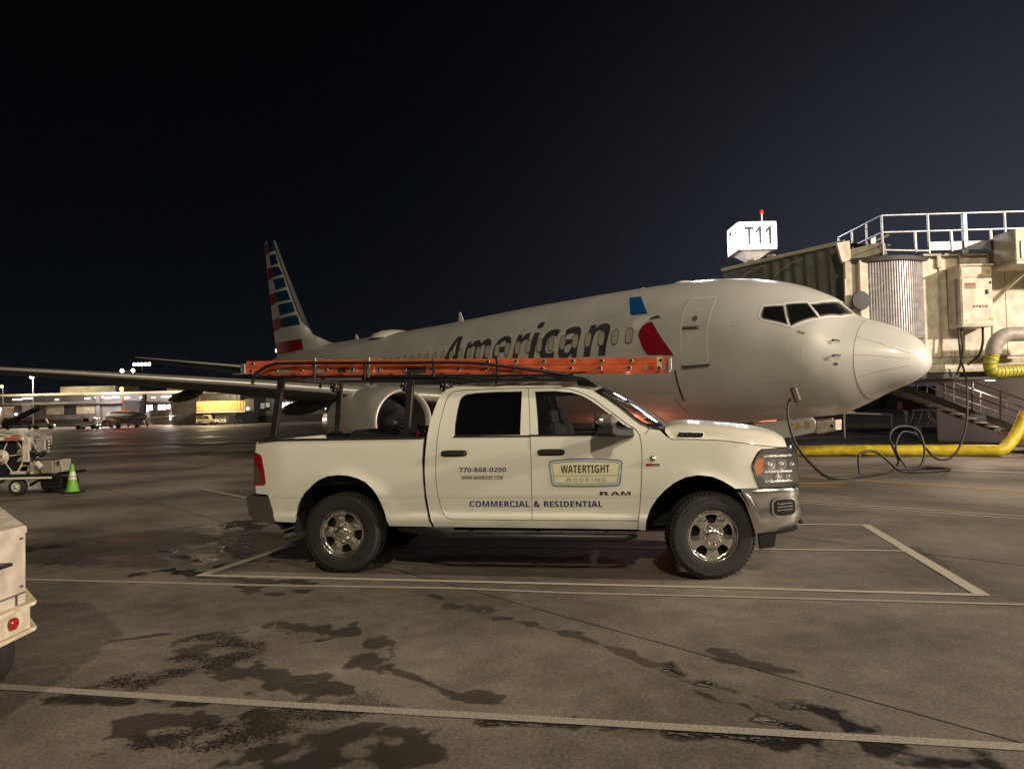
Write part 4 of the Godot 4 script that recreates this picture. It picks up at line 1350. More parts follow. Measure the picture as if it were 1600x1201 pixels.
# ---------------------------------------------------------------- airliner
# own axes: x forwards from the nose tip (so -x runs aft), y up, z to starboard (towards the camera)
const FA := [0.0, 0.03, 0.12, 0.3, 0.6, 1.0, 1.5, 1.75, 2.1, 2.3, 2.7, 3.2, 4.0, 5.0, 6.0, 7.0, 10.0, 13.0, 17.0, 20.0, 24.0, 26.0, 28.0, 31.0, 34.0, 37.0, 38.0]
const FT := [2.65, 2.80, 2.98, 3.20, 3.41, 3.62, 3.81, 3.92, 4.24, 4.43, 4.66, 4.89, 5.14, 5.34, 5.45, 5.50, 5.54, 5.53, 5.46, 5.41, 5.40, 5.40, 5.40, 5.38, 5.30, 5.05, 4.9]
const FB := [2.65, 2.50, 2.36, 2.22, 2.07, 1.92, 1.68, 1.56, 1.42, 1.36, 1.31, 1.27, 1.20, 1.14, 1.12, 1.12, 1.12, 1.12, 1.18, 1.25, 1.35, 1.52, 1.90, 2.75, 3.62, 4.42, 4.65]
const FW := [0.0, 0.15, 0.29, 0.46, 0.66, 0.87, 1.12, 1.23, 1.37, 1.45, 1.56, 1.66, 1.80, 1.90, 1.95, 1.97, 1.97, 1.96, 1.92, 1.90, 1.88, 1.86, 1.76, 1.36, 0.86, 0.32, 0.13]

func fus(a: float, ph: float, d := 0.0) -> Vector3:
	a = clampf(a, 0, 38)
	var t := ss(FA, FT, a)
	var b := ss(FA, FB, a)
	var w := ss(FA, FW, a)
	var yc := b + 0.5 * (t - b) if a > 3 else b + (0.40 + 0.10 * a / 3.0) * (t - b)
	var h := t - yc if sin(ph) > 0 else yc - b
	var n := Vector3(0, sin(ph) / maxf(h, 0.01), cos(ph) / maxf(w, 0.01)).normalized()
	return Vector3(-a, yc + h * sin(ph), w * cos(ph)) + n * d

# points given as aft distance and angle round the section -> flat coordinates for panels
func AP(l: Array) -> PackedVector2Array:
	var r := PackedVector2Array()
	for k in range(0, l.size(), 2): r.append(Vector2(-l[k], l[k + 1] * 2.0))
	return r

func foil(ch: float, th: float, n := 10) -> Array:
	var up := []
	var lo := []
	for k in n + 1:
		var x := 0.5 - 0.5 * cos(PI * k / n)
		var y := 5.0 * th * (0.2969 * sqrt(x) - 0.1260 * x - 0.3516 * x * x + 0.2843 * x * x * x - 0.1036 * x * x * x * x)
		up.append(Vector2(x * ch, y * ch * 1.1))
		lo.append(Vector2(x * ch, -y * ch * 0.85))
	var r := []
	for k in range(n, -1, -1): r.append(up[k])
	for k in range(1, n): r.append(lo[k])
	return r

func wing_rows(secs: Array, sg: float) -> Array:
	var rows := []
	for s in secs:
		var row := []
		for p in foil(s[2], s[4]): row.append(Vector3(-(s[1] + p.x), s[3] + p.y - p.x * 0.03, sg * s[0]))
		rows.append(row)
	return rows

func airliner() -> void:
	var t := thing("airliner", "silver twin engine airliner parked behind the truck with large dark lettering on its side", "airplane", Vector3(10.14, 0, -18.2), -0.847)
	var lift := func(q: Vector2, d: float) -> Vector3: return fus(-q.x, q.y * 0.5, d)
	var sts := []
	for k in 12: sts.append(1.40 * k * k / 121.0)
	var body := []
	for k in 40: body.append(1.40 + 5.6 * k / 39.0)
	for k in 31: body.append(8.0 + k)
	var mk := func(l: Array) -> Array:
		var rows := []
		for a in l:
			var row := []
			for k in 96: row.append(fus(a, TAU * k / 96.0))
			rows.append(row)
		return rows
	var fu := part(t, "fuselage", G.new().grid(mk.call(body), 0, true), "fuselage")
	part(t, "radome", G.new().grid(mk.call(sts), 0, true), "radome")
	var g := G.new()
	var seam := []
	for k in 49: seam.append(fus(1.40, TAU * k / 48.0, 0.001))
	g.tube(seam, 0.006, 5, false)
	for e in [0.62, 0.18, -0.45]:
		var l := []
		for k in 10: l.append(fus(1.4 - 0.12 * k, e * (1.0 - 0.05 * k), 0.0005))
		g.tube(l, 0.0035, 4, false)
	part(fu, "panel_seam", g, "seam")
	# skin laps: rings where the fuselage sections join, and lines along it
	for a in [2.95, 6.62, 9.6, 12.9, 16.2, 19.6, 23.0]:
		g = G.new()
		var l := []
		for k in 41: l.append(fus(a, lerpf(-PI * 0.5, PI * 1.5, k / 40.0), -0.002))
		g.tube(l, 0.0045, 4, false)
		part(fu, "skin_lap", g, "skin_lap")
	for e in [[0.98, 2.9, 30.0], [-0.52, 3.0, 30.0], [-0.95, 3.0, 26.0], [0.02, 6.6, 30.0], [0.56, 8.6, 30.0]]:
		g = G.new()
		var l := []
		for k in 41: l.append(fus(lerpf(e[1], e[2], k / 40.0), e[0], -0.002))
		g.tube(l, 0.0035, 4, false)
		part(fu, "skin_lap", g, "skin_lap")
	for e in [[7.55, -0.30, 1.25, 0.62], [3.55, -0.30, 0.35, 0.22], [4.35, 0.35, 0.25, 0.12], [2.75, 0.10, 0.22, 0.30], [4.3, -0.62, 0.4, 0.25]]:
		part(fu, "access_panel", G.new().band(P2([-e[0], e[1] * 2.0, -e[0] + e[2], e[1] * 2.0, -e[0] + e[2], e[1] * 2.0 - e[3], -e[0], e[1] * 2.0 - e[3]]), 0.009, lift, 0.002), "skin_lap")
	# cockpit glazing
	var wx := cuts(-4, -1.5, 0.12)
	var wy := cuts(-1, 3.1, 0.15)
	for e in [[3.565, 0.629, 3.095, 0.7065, 2.886, 0.4124, 3.506, 0.4382, 3.566, 0.4688], [3.045, 0.7415, 2.600, 0.911, 2.256, 0.720, 2.804, 0.4115, 2.909, 0.5443], [2.513, 0.9144, 2.391, 0.983, 2.24, 1.16, 2.16, 1.38, 2.15, 1.50, 1.82, 1.50, 1.82, 1.36, 1.906, 1.096, 2.223, 0.763]]:
		for mirror in 2:
			var l: Array = e.duplicate()
			if mirror:
				for k in range(1, l.size(), 2): l[k] = PI - l[k]
			var pl := AP(l)
			g = G.new()
			g.panel(pl, [], wx, cuts(-1, 6.3, 0.15), lift, 0.006)
			var w := part(t, "cockpit_window", g, "cockpit_glass")
			g = G.new()
			g.band(pl, 0.045, lift, 0.010)
			part(w, "window_frame", g, "window_rim")
			g = G.new()
			g.band(Geometry2D.offset_polygon(pl, 0.05)[0], 0.06, lift, 0.007)
			part(w, "window_surround", g, "livery_silver")
	# doors
	var dr := AP([5.818, 0.7307, 5.116, 0.7601, 5.02, 0.745, 4.995, 0.716, 5.022, 0.4461, 5.034, 0.2692, 5.029, 0.0148, 5.012, -0.1468, 5.045, -0.19, 5.164, -0.2075, 5.758, -0.2196, 5.842, -0.1961, 5.876, -0.1215, 5.874, 0.0843, 5.890, 0.2810, 5.898, 0.4767, 5.862, 0.6698])
	g = G.new()
	g.panel(dr, [], cuts(-6, -4.9, 0.15), cuts(-0.5, 1.6, 0.1), lift, 0.008)
	var door := part(t, "service_door", g, "fuselage")
	part(door, "door_outline", G.new().band(dr, 0.042, lift, 0.012), "door_edge")
	g = G.new()
	g.panel(oval(-5.485, 0.81, 0.085, 0.085), [], cuts(-6, -4.9, 0.2), cuts(0, 1.6, 0.1), lift, 0.012)
	part(door, "door_window", g, "window_rim")
	g = G.new()
	g.panel(AP([5.84, 0.298, 5.31, 0.298, 5.31, 0.250, 5.84, 0.250]), [], cuts(-6, -4.9, 0.2), cuts(0, 1.6, 0.05), lift, 0.014)
	part(door, "handle_recess", g, "window_rim")
	g = G.new()
	g.tube([fus(5.80, 0.276, 0.03), fus(5.6, 0.276, 0.035), fus(5.36, 0.276, 0.03)], 0.018, 8)
	part(door, "handle", g, "aluminium")
	g = G.new()
	g.panel(AP([5.89, -0.222, 4.985, -0.204, 5.01, -0.235, 5.83, -0.262]), [], cuts(-6, -4.9, 0.15), cuts(-1, 0, 0.05), lift, 0.03, 0.03)
	part(door, "door_sill", g, "seam")
	g = G.new()
	for e in [[5.52, 0.52, 0.20], [5.64, 0.16, 0.16], [5.64, 0.12, 0.16], [5.64, 0.08, 0.14]]:
		for k in 3: g.panel(AP([e[0] - k * e[2] / 3, e[1], e[0] - k * e[2] / 3 - e[2] / 4, e[1], e[0] - k * e[2] / 3 - e[2] / 4, e[1] + 0.025, e[0] - k * e[2] / 3, e[1] + 0.025]), [], [-7, 0], [-1, 2], lift, 0.012)
	part(door, "door_placard", g, "door_edge")
	g = G.new()
	g.tube([fus(6.128, -0.283, 0.012), fus(6.135, -0.38, 0.012), fus(6.142, -0.477, 0.012), fus(6.155, -0.61, 0.012), fus(6.171, -0.736, 0.012)], 0.022, 8)
	part(t, "cargo_door_seal", g, "cable_black")
	g = G.new()
	g.tube([fus(6.45, -0.72, 0.004), fus(6.40, -0.85, 0.004), fus(6.34, -1.0, 0.004)], 0.010, 6)
	part(t, "belly_line", g, "livery_red")
	# title and emblem
	part(t, "title", G.new().text("American", sans_bold, Rect2(-17.41, -0.06, 8.72, 1.36), lift, 0.006, 0.26, 0.22), "title_grey")
	part(t, "emblem_blue", G.new().panel(AP([8.321, 0.9406, 7.837, 0.9253, 7.211, 0.5407, 7.80, 0.5406, 7.90, 0.57, 7.954, 0.6367]), [], cuts(-9, -6, 0.15), cuts(-0.5, 2.2, 0.1), lift, 0.007), "livery_blue")
	part(t, "emblem_silver", G.new().panel(AP([7.70, 0.34, 7.68, 0.40, 7.628, 0.4576, 7.438, 0.4945, 6.941, 0.5113, 6.754, 0.4927, 6.667, 0.4445, 7.013, 0.4393, 7.179, 0.4174, 7.379, 0.3371, 7.451, 0.2933]), [], cuts(-9, -6, 0.15), cuts(-0.5, 2.2, 0.1), lift, 0.007), "livery_silver")
	part(t, "emblem_grey", G.new().panel(AP([7.0, 0.478, 6.85, 0.493, 6.754, 0.4927, 6.667, 0.4445, 7.013, 0.4393, 7.10, 0.44]), [], cuts(-9, -6, 0.15), cuts(-0.5, 2.2, 0.1), lift, 0.009), "wing_grey")
	part(t, "emblem_red", G.new().panel(AP([7.397, 0.2227, 7.39, 0.27, 7.351, 0.3010, 7.27, 0.35, 7.163, 0.3876, 6.966, 0.4080, 6.698, 0.2545, 6.098, -0.0812, 7.023, -0.0578, 7.222, 0.0514]), [], cuts(-9, -6, 0.15), cuts(-0.5, 2.2, 0.1), lift, 0.008), "livery_red")
	# cabin windows
	for k in 38:
		var a := 7.74 + k * 0.562
		for s in 2:
			var ph := 0.23 if s == 0 else PI - 0.23
			var o := oval(-a, ph * 2.0, 0.125, 0.205, 18, 0.72)
			g = G.new()
			g.panel(o, [], [-40, 0], cuts(-1, 7, 0.1), lift, 0.016, 0.012)
			var w := part(t, "cabin_window", g, "window_shade")
			part(w, "window_frame", G.new().band(oval(-a, ph * 2.0, 0.135, 0.215, 18, 0.72), 0.03, lift, 0.018), "window_rim")
	for a in [17.45, 18.55]:
		var o := P2([-a - 0.28, -0.1, -a + 0.28, -0.1, -a + 0.28, 0.75, -a + 0.15, 0.87, -a - 0.15, 0.87, -a - 0.28, 0.75])
		part(t, "overwing_exit", G.new().band(o, 0.045, lift, 0.012), "door_edge")
	# small fittings on the skin
	g = G.new()
	for e in [[1.85, 0.433], [1.805, 0.149]]: g.tube([fus(e[0], e[1], 0.0), fus(e[0], e[1], 0.06), fus(e[0] - 0.18, e[1], 0.10)], 0.018, 6)
	g.panel(oval(-1.76, -0.03, 0.05, 0.07), [], [-9, 0], cuts(-1, 1, 0.1), lift, 0.008)
	part(t, "pitot_probe", g, "seam")
	g = G.new()
	g.panel(AP([2.62, 0.33, 2.45, 0.33, 2.45, 0.365, 2.62, 0.365]), [], [-9, 0], cuts(-1, 1, 0.1), lift, 0.008)
	part(t, "skin_placard", g, "sticker_pale")
	g = G.new()
	g.lathe(Vector3(-23.8, 5.14, 0), Vector3.UP, [Vector2(1.15, 0), Vector2(1.12, 0.1), Vector2(0.95, 0.25), Vector2(0.6, 0.38), Vector2(0.25, 0.43), Vector2(0, 0.44)], 32)
	part(t, "antenna_dome", g, "far_white")
	for e in [[18.45, 0.42], [27.2, 0.25], [8.6, 0.16], [12.2, 0.1]]:
		g = G.new()
		g.prism(P2([-e[0] - 0.20, 5.38, -e[0] - 0.16, 5.42 + e[1], -e[0] - 0.08, 5.42 + e[1], -e[0] + 0.16, 5.38]), -0.02, 0.02, 0.0)
		part(t, "blade_antenna", g, "far_white")
	g = G.new()
	g.lathe(Vector3(-7.1, 5.46, 0), Vector3.UP, [Vector2(0.3, 0), Vector2(0.26, 0.08), Vector2(0, 0.11)], 16)
	part(t, "blade_antenna", g, "far_white")
	# fin
	var fin_o := P2([-36.73, 5.0, -36.98, 5.84, -37.23, 6.65, -38.45, 12.25, -38.38, 12.38, -38.20, 12.42, -37.15, 12.36, -36.95, 12.22, -36.37, 11.29, -35.43, 9.99, -34.52, 8.80, -33.62, 7.64, -33.01, 6.90, -32.47, 6.40, -31.9, 6.08, -30.66, 5.67, -29.24, 5.30, -29.3, 5.0])
	var fin_z := func(q: Vector2) -> float:
		var le := lerpf(-32.4, -36.95, clampf((q.y - 6.3) / 6.0, 0, 1))
		var te := lerpf(-36.9, -38.4, clampf((q.y - 5.2) / 7.2, 0, 1))
		if q.y < 6.3: le = lerpf(-29.4, -32.4, clampf((q.y - 5.2) / 1.1, 0, 1))
		var u := clampf((le - q.x) / (le - te), 0, 1)
		return lerpf(0.30, 0.12, clampf((q.y - 5.2) / 7, 0, 1)) * (2.6 * sqrt(u) * (1 - u) + 0.02)
	for sg in [1.0, -1.0]:
		var fl := func(q: Vector2, d: float) -> Vector3: return Vector3(q.x, q.y, sg * (fin_z.call(q) + d))
		var fx := cuts(-38.6, -29, 0.3)
		var fy := cuts(4.9, 12.5, 0.3)
		var fin := part(t, "tail_fin", G.new().panel(fin_o, [], fx, fy, fl, 0.0), "fuselage")
		part(fin, "fin_leading_edge", G.new().panel(P2([-32.35, 6.35, -33.01, 6.90, -33.62, 7.64, -36.95, 12.22, -37.1, 12.22, -33.75, 7.64, -33.15, 6.95]), [], fx, fy, fl, 0.006), "title_grey")
		for e in [[37.56, 11.45, 36.55, 11.38, 36.17, 10.73, 37.26, 10.77], [37.21, 10.65, 36.07, 10.56, 35.55, 9.97, 37.04, 10.03], [36.95, 9.86, 35.43, 9.80, 35.05, 9.17, 36.61, 9.19], [36.61, 9.04, 34.94, 8.97, 34.45, 8.34, 36.36, 8.42], [36.28, 8.22, 34.28, 8.19, 33.85, 7.56, 35.94, 7.56], [35.94, 7.37, 33.64, 7.36, 33.20, 6.75, 35.78, 6.82]]:
			part(fin, "blue_stripe", G.new().panel(neg(e), [], fx, fy, fl, 0.008), "livery_navy" if e[1] > 9.9 else "livery_stripe")
		part(fin, "blue_stripe", G.new().panel(neg([37.80, 12.40, 37.05, 12.36, 36.92, 12.14, 36.66, 11.62, 37.61, 11.62]), [], fx, fy, fl, 0.008), "livery_navy")
		for e in [[38.40, 12.25, 37.80, 12.25, 37.70, 11.60, 38.30, 11.60], [38.05, 10.72, 37.21, 10.65, 36.99, 9.99, 37.92, 9.95], [37.72, 9.03, 36.61, 9.06, 36.41, 8.43, 37.58, 8.33], [37.36, 7.41, 36.03, 7.46, 35.78, 6.82, 37.22, 6.68], [36.98, 6.00, 32.92, 5.91, 32.69, 5.30, 36.78, 5.22]]:
			part(fin, "red_stripe", G.new().panel(neg(e), [], fx, fy, fl, 0.008), "livery_red")
	# tailplane
	for sg in [1.0, -1.0]:
		var rows := wing_rows([[0.5, 33.4, 4.3, 4.15, 0.09], [3.0, 34.9, 3.2, 4.40, 0.09], [5.2, 36.2, 2.35, 4.66, 0.09], [7.6, 37.65, 1.35, 4.95, 0.09], [7.75, 37.9, 1.0, 4.97, 0.05]], sg)
		var tp := part(t, "tailplane", G.new().grid(rows, 0, true), "wing_grey")
		part(tp, "leading_edge", G.new().grid(rows.map(func(r): return r.slice(8, 13).map(func(p): return p + Vector3(0.006, 0.003, 0)))), "slat_metal")
	# wings
	for sg in [1.0, -1.0]:
		var secs := [[0.6, 14.6, 8.2, 1.95, 0.13], [1.95, 15.3, 7.6, 2.05, 0.13], [4.0, 16.35, 6.5, 2.27, 0.12], [6.0, 17.37, 5.6, 2.46, 0.115], [9.0, 18.9, 4.35, 2.76, 0.11], [12.5, 20.7, 3.1, 3.07, 0.11], [16.0, 22.45, 1.95, 3.36, 0.10], [17.0, 23.0, 1.6, 3.46, 0.10], [17.5, 23.5, 1.3, 3.9, 0.09], [17.9, 24.6, 0.7, 5.9, 0.08]]
		var rows := wing_rows(secs, sg)
		var wg := part(t, "wing", G.new().grid(rows, 0, true), "wing_grey")
		part(wg, "slat", G.new().grid(rows.slice(1, 8).map(func(r): return r.slice(8, 12).map(func(p): return p + Vector3(0.008, 0.005, 0)))), "slat_metal")
		g = G.new()
		g.lathe(Vector3(-18.2, 2.0, sg * 1.2), Vector3.LEFT, [Vector2(0, -4.5), Vector2(0.5, -3.6), Vector2(0.9, -2), Vector2(0.95, 2), Vector2(0.7, 4.2), Vector2(0, 6)], 24)
		part(wg, "wing_fairing", g, "fuselage")
		for e in [[5.9, 21.5, 2.25, 0.30], [9.7, 23.7, 2.72, 0.22]]:
			g = G.new()
			g.lathe(Vector3(-e[1], e[2] - e[3] * 1.1, sg * e[0]), Vector3(-1, -0.06, 0), [Vector2(0, -2.1), Vector2(e[3] * 0.5, -1.7), Vector2(e[3] * 0.9, -0.9), Vector2(e[3], 0), Vector2(e[3] * 0.85, 0.9), Vector2(e[3] * 0.4, 1.7), Vector2(0, 2.1)], 20)
			part(wg, "flap_fairing", g, "wing_grey")
		# engine
		var o := Vector3(-14.9, 1.30, sg * 5.3)
		g = G.new()
		g.lathe(o, Vector3.LEFT, [Vector2(1.19, 0.16), Vector2(1.235, 0.35), Vector2(1.28, 0.8), Vector2(1.30, 1.5), Vector2(1.27, 2.4), Vector2(1.17, 3.3), Vector2(1.02, 4.0), Vector2(0.98, 4.0), Vector2(0.9, 3.6)], 64, 0.84)
		var en := part(t, "engine", g, "nacelle")
		g = G.new()
		g.lathe(o, Vector3.LEFT, [Vector2(1.02, 0.22), Vector2(1.045, 0.10), Vector2(1.085, 0.02), Vector2(1.115, 0.0), Vector2(1.145, 0.02), Vector2(1.18, 0.10), Vector2(1.195, 0.18)], 64, 0.84)
		part(en, "inlet_lip", g, "inlet_lip")
		g = G.new()
		g.lathe(o, Vector3.LEFT, [Vector2(1.025, 0.20), Vector2(0.98, 0.45), Vector2(0.93, 0.8), Vector2(0.92, 1.1)], 64, 0.86)
		part(en, "inlet_duct", g, "bridge_dark")
		g = G.new()
		g.lathe(o, Vector3.LEFT, [Vector2(0.95, 1.15), Vector2(0.3, 1.2), Vector2(0, 1.2)], 40)
		part(en, "fan_case", g, "gap")
		g = G.new()
		g.lathe(o, Vector3.LEFT, [Vector2(0.30, 1.05), Vector2(0.24, 0.85), Vector2(0.12, 0.6), Vector2(0.03, 0.50), Vector2(0, 0.495)], 32)
		part(en, "spinner", g, "fan_metal")
		for k in 24:
			var b := Basis(Vector3.RIGHT, TAU * k / 24.0)
			g = G.new()
			var l := []
			for i in 5:
				var r := lerpf(0.27, 0.91, i / 4.0)
				var tw := lerpf(0.5, 1.15, i / 4.0)
				var cw := lerpf(0.075, 0.125, i / 4.0)
				l.append([o + b * Vector3(-1.0 + cos(tw) * cw, r, -sin(tw) * cw), o + b * Vector3(-1.02, r, 0), o + b * Vector3(-1.0 - cos(tw) * cw, r, sin(tw) * cw)])
			g.grid(l)
			part(en, "fan_blade", g, "fan_metal")
		g = G.new()
		g.lathe(o + Vector3(-3.2, 0.1, 0), Vector3.LEFT, [Vector2(0.75, 0), Vector2(0.68, 1.0), Vector2(0.5, 1.8), Vector2(0.42, 1.8)], 32)
		g.lathe(o + Vector3(-4.6, 0.1, 0), Vector3.LEFT, [Vector2(0.35, 0), Vector2(0.2, 0.8), Vector2(0, 1.1)], 24)
		part(en, "exhaust_nozzle", g, "fan_metal")
		g = G.new()
		g.prism(P2([-16.3, 2.5, -17.2, 2.72, -18.6, 2.62, -21.3, 2.15, -20.6, 1.9, -18.6, 1.8, -17.0, 2.2]), sg * 5.3 - 0.17, sg * 5.3 + 0.17, 0.05)
		part(en, "pylon", g, "nacelle")
		g = G.new()
		g.prism(P2([-15.9, 2.2, -16.7, 2.62, -16.95, 2.5, -16.6, 2.1]), sg * 4.75, sg * 4.79, 0.0)
		part(en, "nacelle_chine", g, "nacelle")
	# nose gear and its doors
	g = G.new()
	g.tube([Vector3(-4.0, 1.4, 0), Vector3(-4.0, 0.36, 0)], 0.085, 14)
	g.tube([Vector3(-4.0, 0.36, -0.28), Vector3(-4.0, 0.36, 0.28)], 0.05, 12)
	g.tube([Vector3(-3.1, 1.35, 0), Vector3(-3.95, 0.7, 0)], 0.045, 10)
	var ng := part(t, "nose_gear", g, "far_white")
	for s in [-1, 1]:
		g = G.new()
		g.lathe(Vector3(-4.0, 0.36, s * 0.20), Vector3(0, 0, s), [Vector2(0, 0.07), Vector2(0.17, 0.08), Vector2(0.19, 0.10), Vector2(0.28, 0.10), Vector2(0.34, 0.07), Vector2(0.355, 0), Vector2(0.34, -0.07), Vector2(0.19, -0.1), Vector2(0, -0.08)], 32)
		part(ng, "tyre", g, "rubber")
	g = G.new()
	g.prism(P2([-4.40, 1.13, -2.77, 1.30, -2.66, 1.20, -2.66, 1.02, -2.75, 0.89, -3.37, 0.76, -4.14, 0.75, -4.35, 0.9]), 0.58, 0.62, 0.01)
	var nd := part(t, "nose_gear_door", g, "radome")
	var flat := func(q: Vector2, d: float) -> Vector3: return Vector3(q.x, q.y + (q.x + 3.5) * 0.1, 0.62 + d)
	part(nd, "fleet_number", G.new().text("73-8", sans_bold, Rect2(-3.44, 0.93, 0.62, 0.19), flat, 0.004, 0.02), "gold_print")
	g = G.new()
	g.prism(P2([-2.63, 1.18, -2.11, 1.23, -2.12, 0.97, -2.64, 0.86]), 0.30, 0.60, 0.02)
	nd = part(t, "nose_gear_door", g, "bridge_cream")
	g = G.new()
	g.lathe(Vector3(-2.23, 1.07, 0.60), Vector3.BACK, [Vector2(0.045, 0.002), Vector2(0, 0.003)], 12)
	part(nd, "door_hole", g, "gap")
	g = G.new()
	g.prism(P2([-4.40, 1.10, -2.77, 1.25, -2.75, 0.89, -4.14, 0.75]), -0.62, -0.58, 0.0)
	part(t, "nose_gear_door", g, "radome")
	# main gear
	for sg in [1.0, -1.0]:
		g = G.new()
		g.tube([Vector3(-20.6, 2.0, sg * 2.9), Vector3(-20.6, 0.56, sg * 2.9)], 0.13, 14)
		g.tube([Vector3(-20.6, 0.56, sg * 2.4), Vector3(-20.6, 0.56, sg * 3.35)], 0.08, 12)
		var mg := part(t, "main_gear", g, "far_white")
		for s in [-0.43, 0.43]:
			g = G.new()
			g.lathe(Vector3(-20.6, 0.56, sg * 2.9 + s), Vector3(0, 0, 1), [Vector2(0, 0.15), Vector2(0.28, 0.15), Vector2(0.30, 0.19), Vector2(0.45, 0.19), Vector2(0.54, 0.13), Vector2(0.56, 0), Vector2(0.54, -0.13), Vector2(0.30, -0.19), Vector2(0, -0.15)], 36)
			part(mg, "tyre", g, "rubber")
	# red anti-collision beacon under the belly
	g = G.new()
	g.lathe(Vector3(-9.3, 1.12, 0.2), Vector3.DOWN, [Vector2(0.09, 0), Vector2(0.085, 0.07), Vector2(0.05, 0.12), Vector2(0, 0.13)], 16)
	part(t, "beacon_lamp", g, "red_lamp")
	lamp("omni", t.transform * Vector3(-9.3, 0.88, 0.2), Color(1.0, 0.56, 0.46), 5.0, 0.05)

func neg(e: Array) -> PackedVector2Array:
	var r := PackedVector2Array()
	for k in range(0, e.size(), 2): r.append(Vector2(-e[k], e[k + 1]))
	return r

# ---------------------------------------------------------------- gate
func at_base(p: Vector3) -> G: return G.new(Transform3D(Basis.IDENTITY, -p))

func jet_bridge() -> void:
	var B := Vector3(12.5, 0, -22)
	var t := thing("jet_bridge", "cream passenger boarding bridge behind the airliner nose with ribbed curtain and roof railing", "jet bridge", B)
	# tunnel
	var g := at_base(B)
	g.box(Vector3(18.4, 4.18, -22.4), Vector3(13.9, 3.0, 3.0), 0.03)
	g.box(Vector3(18.4, 2.56, -22.35), Vector3(14.0, 0.22, 3.16), 0.02)
	var tun := part(t, "tunnel", g, "bridge_cream")
	var x := 11.42
	for w in [0.50, 0.62, 1.20, 1.20, 1.2, 1.2, 1.2, 1.2, 1.2, 1.2, 1.2]:
		g = at_base(B)
		g.box(Vector3(x + w * 0.5, 4.22, -20.88), Vector3(w - 0.016, 2.72, 0.05), 0.008)
		part(tun, "wall_panel", g, "bridge_cream")
		x += w
	for px in [11.92, 12.54, 13.34, 14.9, 16.5, 18.5]:
		g = at_base(B)
		g.box(Vector3(px, 4.22, -20.845), Vector3(0.05, 2.78, 0.06), 0.01)
		g.box(Vector3(px - 0.03, 5.50, -20.81), Vector3(0.12, 0.34, 0.10), 0.015)
		part(tun, "wall_rib", g, "bridge_trim")
	g = at_base(B)
	g.box(Vector3(18.4, 2.72, -20.82), Vector3(13.9, 0.10, 0.10), 0.015)
	g.box(Vector3(18.4, 2.48, -20.74), Vector3(13.9, 0.10, 0.10), 0.015)
	g.box(Vector3(18.4, 5.70, -20.84), Vector3(13.9, 0.08, 0.12), 0.015)
	part(tun, "tunnel_beam", g, "bridge_trim")
	g = at_base(B)
	g.box(Vector3(12.6, 2.32, -22.3), Vector3(2.3, 0.24, 2.6), 0.03)
	g.box(Vector3(11.0, 2.34, -21.7), Vector3(2.6, 0.2, 2.0), 0.03)
	part(t, "underframe", g, "bridge_dark")
	# rotating cab: round ribbed curtain of upright slats
	var c := Vector3(10.62, 0, -22.3)
	g = at_base(B)
	var core := []
	for y in [2.45, 5.55]:
		var l := []
		for k in 17:
			var an := lerpf(-0.66, 0.70, k / 16.0)
			l.append(c + Vector3(sin(an) * 1.60, y, cos(an) * 1.60))
		core.append(l)
	g.grid(core)
	for y in [[2.30, 2.46], [5.54, 5.66]]:
		var pl := PackedVector2Array()
		for k in 15:
			var an := lerpf(-0.66, 0.72, k / 14.0)
			pl.append(Vector2(c.x + sin(an) * 1.76, -(c.z + cos(an) * 1.76)))
		pl.append(Vector2(11.9, 22.6))
		pl.append(Vector2(9.7, 22.6))
		var gg := G.new(Transform3D(Basis.IDENTITY, -B) * Transform3D(Basis(Vector3.RIGHT, Vector3.FORWARD, Vector3.UP), Vector3.ZERO))
		part(t, "cab_rim", gg.prism(pl, y[0], y[1], 0.0), "bridge_dark")
	part(t, "cab_core", g, "bridge_dark")
	for k in 30:
		var an := lerpf(-0.62, 0.62, k / 29.0)
		var b := Basis(Vector3.UP, an)
		g = at_base(B)
		g.box(c + b * Vector3(0, 4.0, 1.655), Vector3(0.064, 3.12, 0.05), 0.020, b)
		part(t, "curtain_slat", g, "ribbed_metal")
	g = at_base(B)
	for y in [3.42, 3.10]:
		var l := []
		for k in 12:
			var an := lerpf(-0.55, 0.50, k / 11.0)
			l.append(c + Vector3(sin(an) * 1.70, y - 0.02 * k / 11.0, cos(an) * 1.70))
		g.tube(l, 0.022, 8)
	part(t, "curtain_rail", g, "galvanised")
	# cab front wall with mirror
	g = at_base(B)
	g.box(Vector3(9.80, 4.0, -20.86), Vector3(0.24, 3.2, 0.16), 0.02)
	part(t, "cab_post", g, "bridge_cream")
	g = at_base(B)
	g.box(Vector3(9.52, 4.0, -21.0), Vector3(0.34, 3.2, 0.12), 0.02)
	part(t, "cab_wall", g, "bridge_trim")
	g = at_base(B)
	g.box(Vector3(9.355, 4.3, -20.95), Vector3(0.05, 1.6, 0.05), 0.01)
	part(t, "cab_edge_strip", g, "far_white")
	g = at_base(B)
	g.lathe(Vector3(9.66, 4.46, -20.72), Vector3(0.1, 0, 1), [Vector2(0, 0.0), Vector2(0.215, 0.02), Vector2(0.245, 0.035), Vector2(0.262, 0.02), Vector2(0.262, -0.02), Vector2(0, -0.05)], 32)
	g.beam(Vector3(9.66, 4.46, -20.75), Vector3(9.40, 4.2, -20.95), 0.03, 0.03)
	var mi := part(t, "round_mirror", g, "black_plastic")
	g = at_base(B)
	g.lathe(Vector3(9.66, 4.46, -20.72), Vector3(0.1, 0, 1), [Vector2(0.222, 0.03), Vector2(0.12, 0.034), Vector2(0, 0.036)], 32)
	part(mi, "mirror_glass", g, "bridge_dark")
	g = at_base(B)
	g.beam(Vector3(9.55, 5.80, -21.55), Vector3(10.45, 5.92, -20.85), 0.30, 0.34, 0.02)
	var bm := part(t, "cab_header", g, "bridge_trim")
	g = at_base(B)
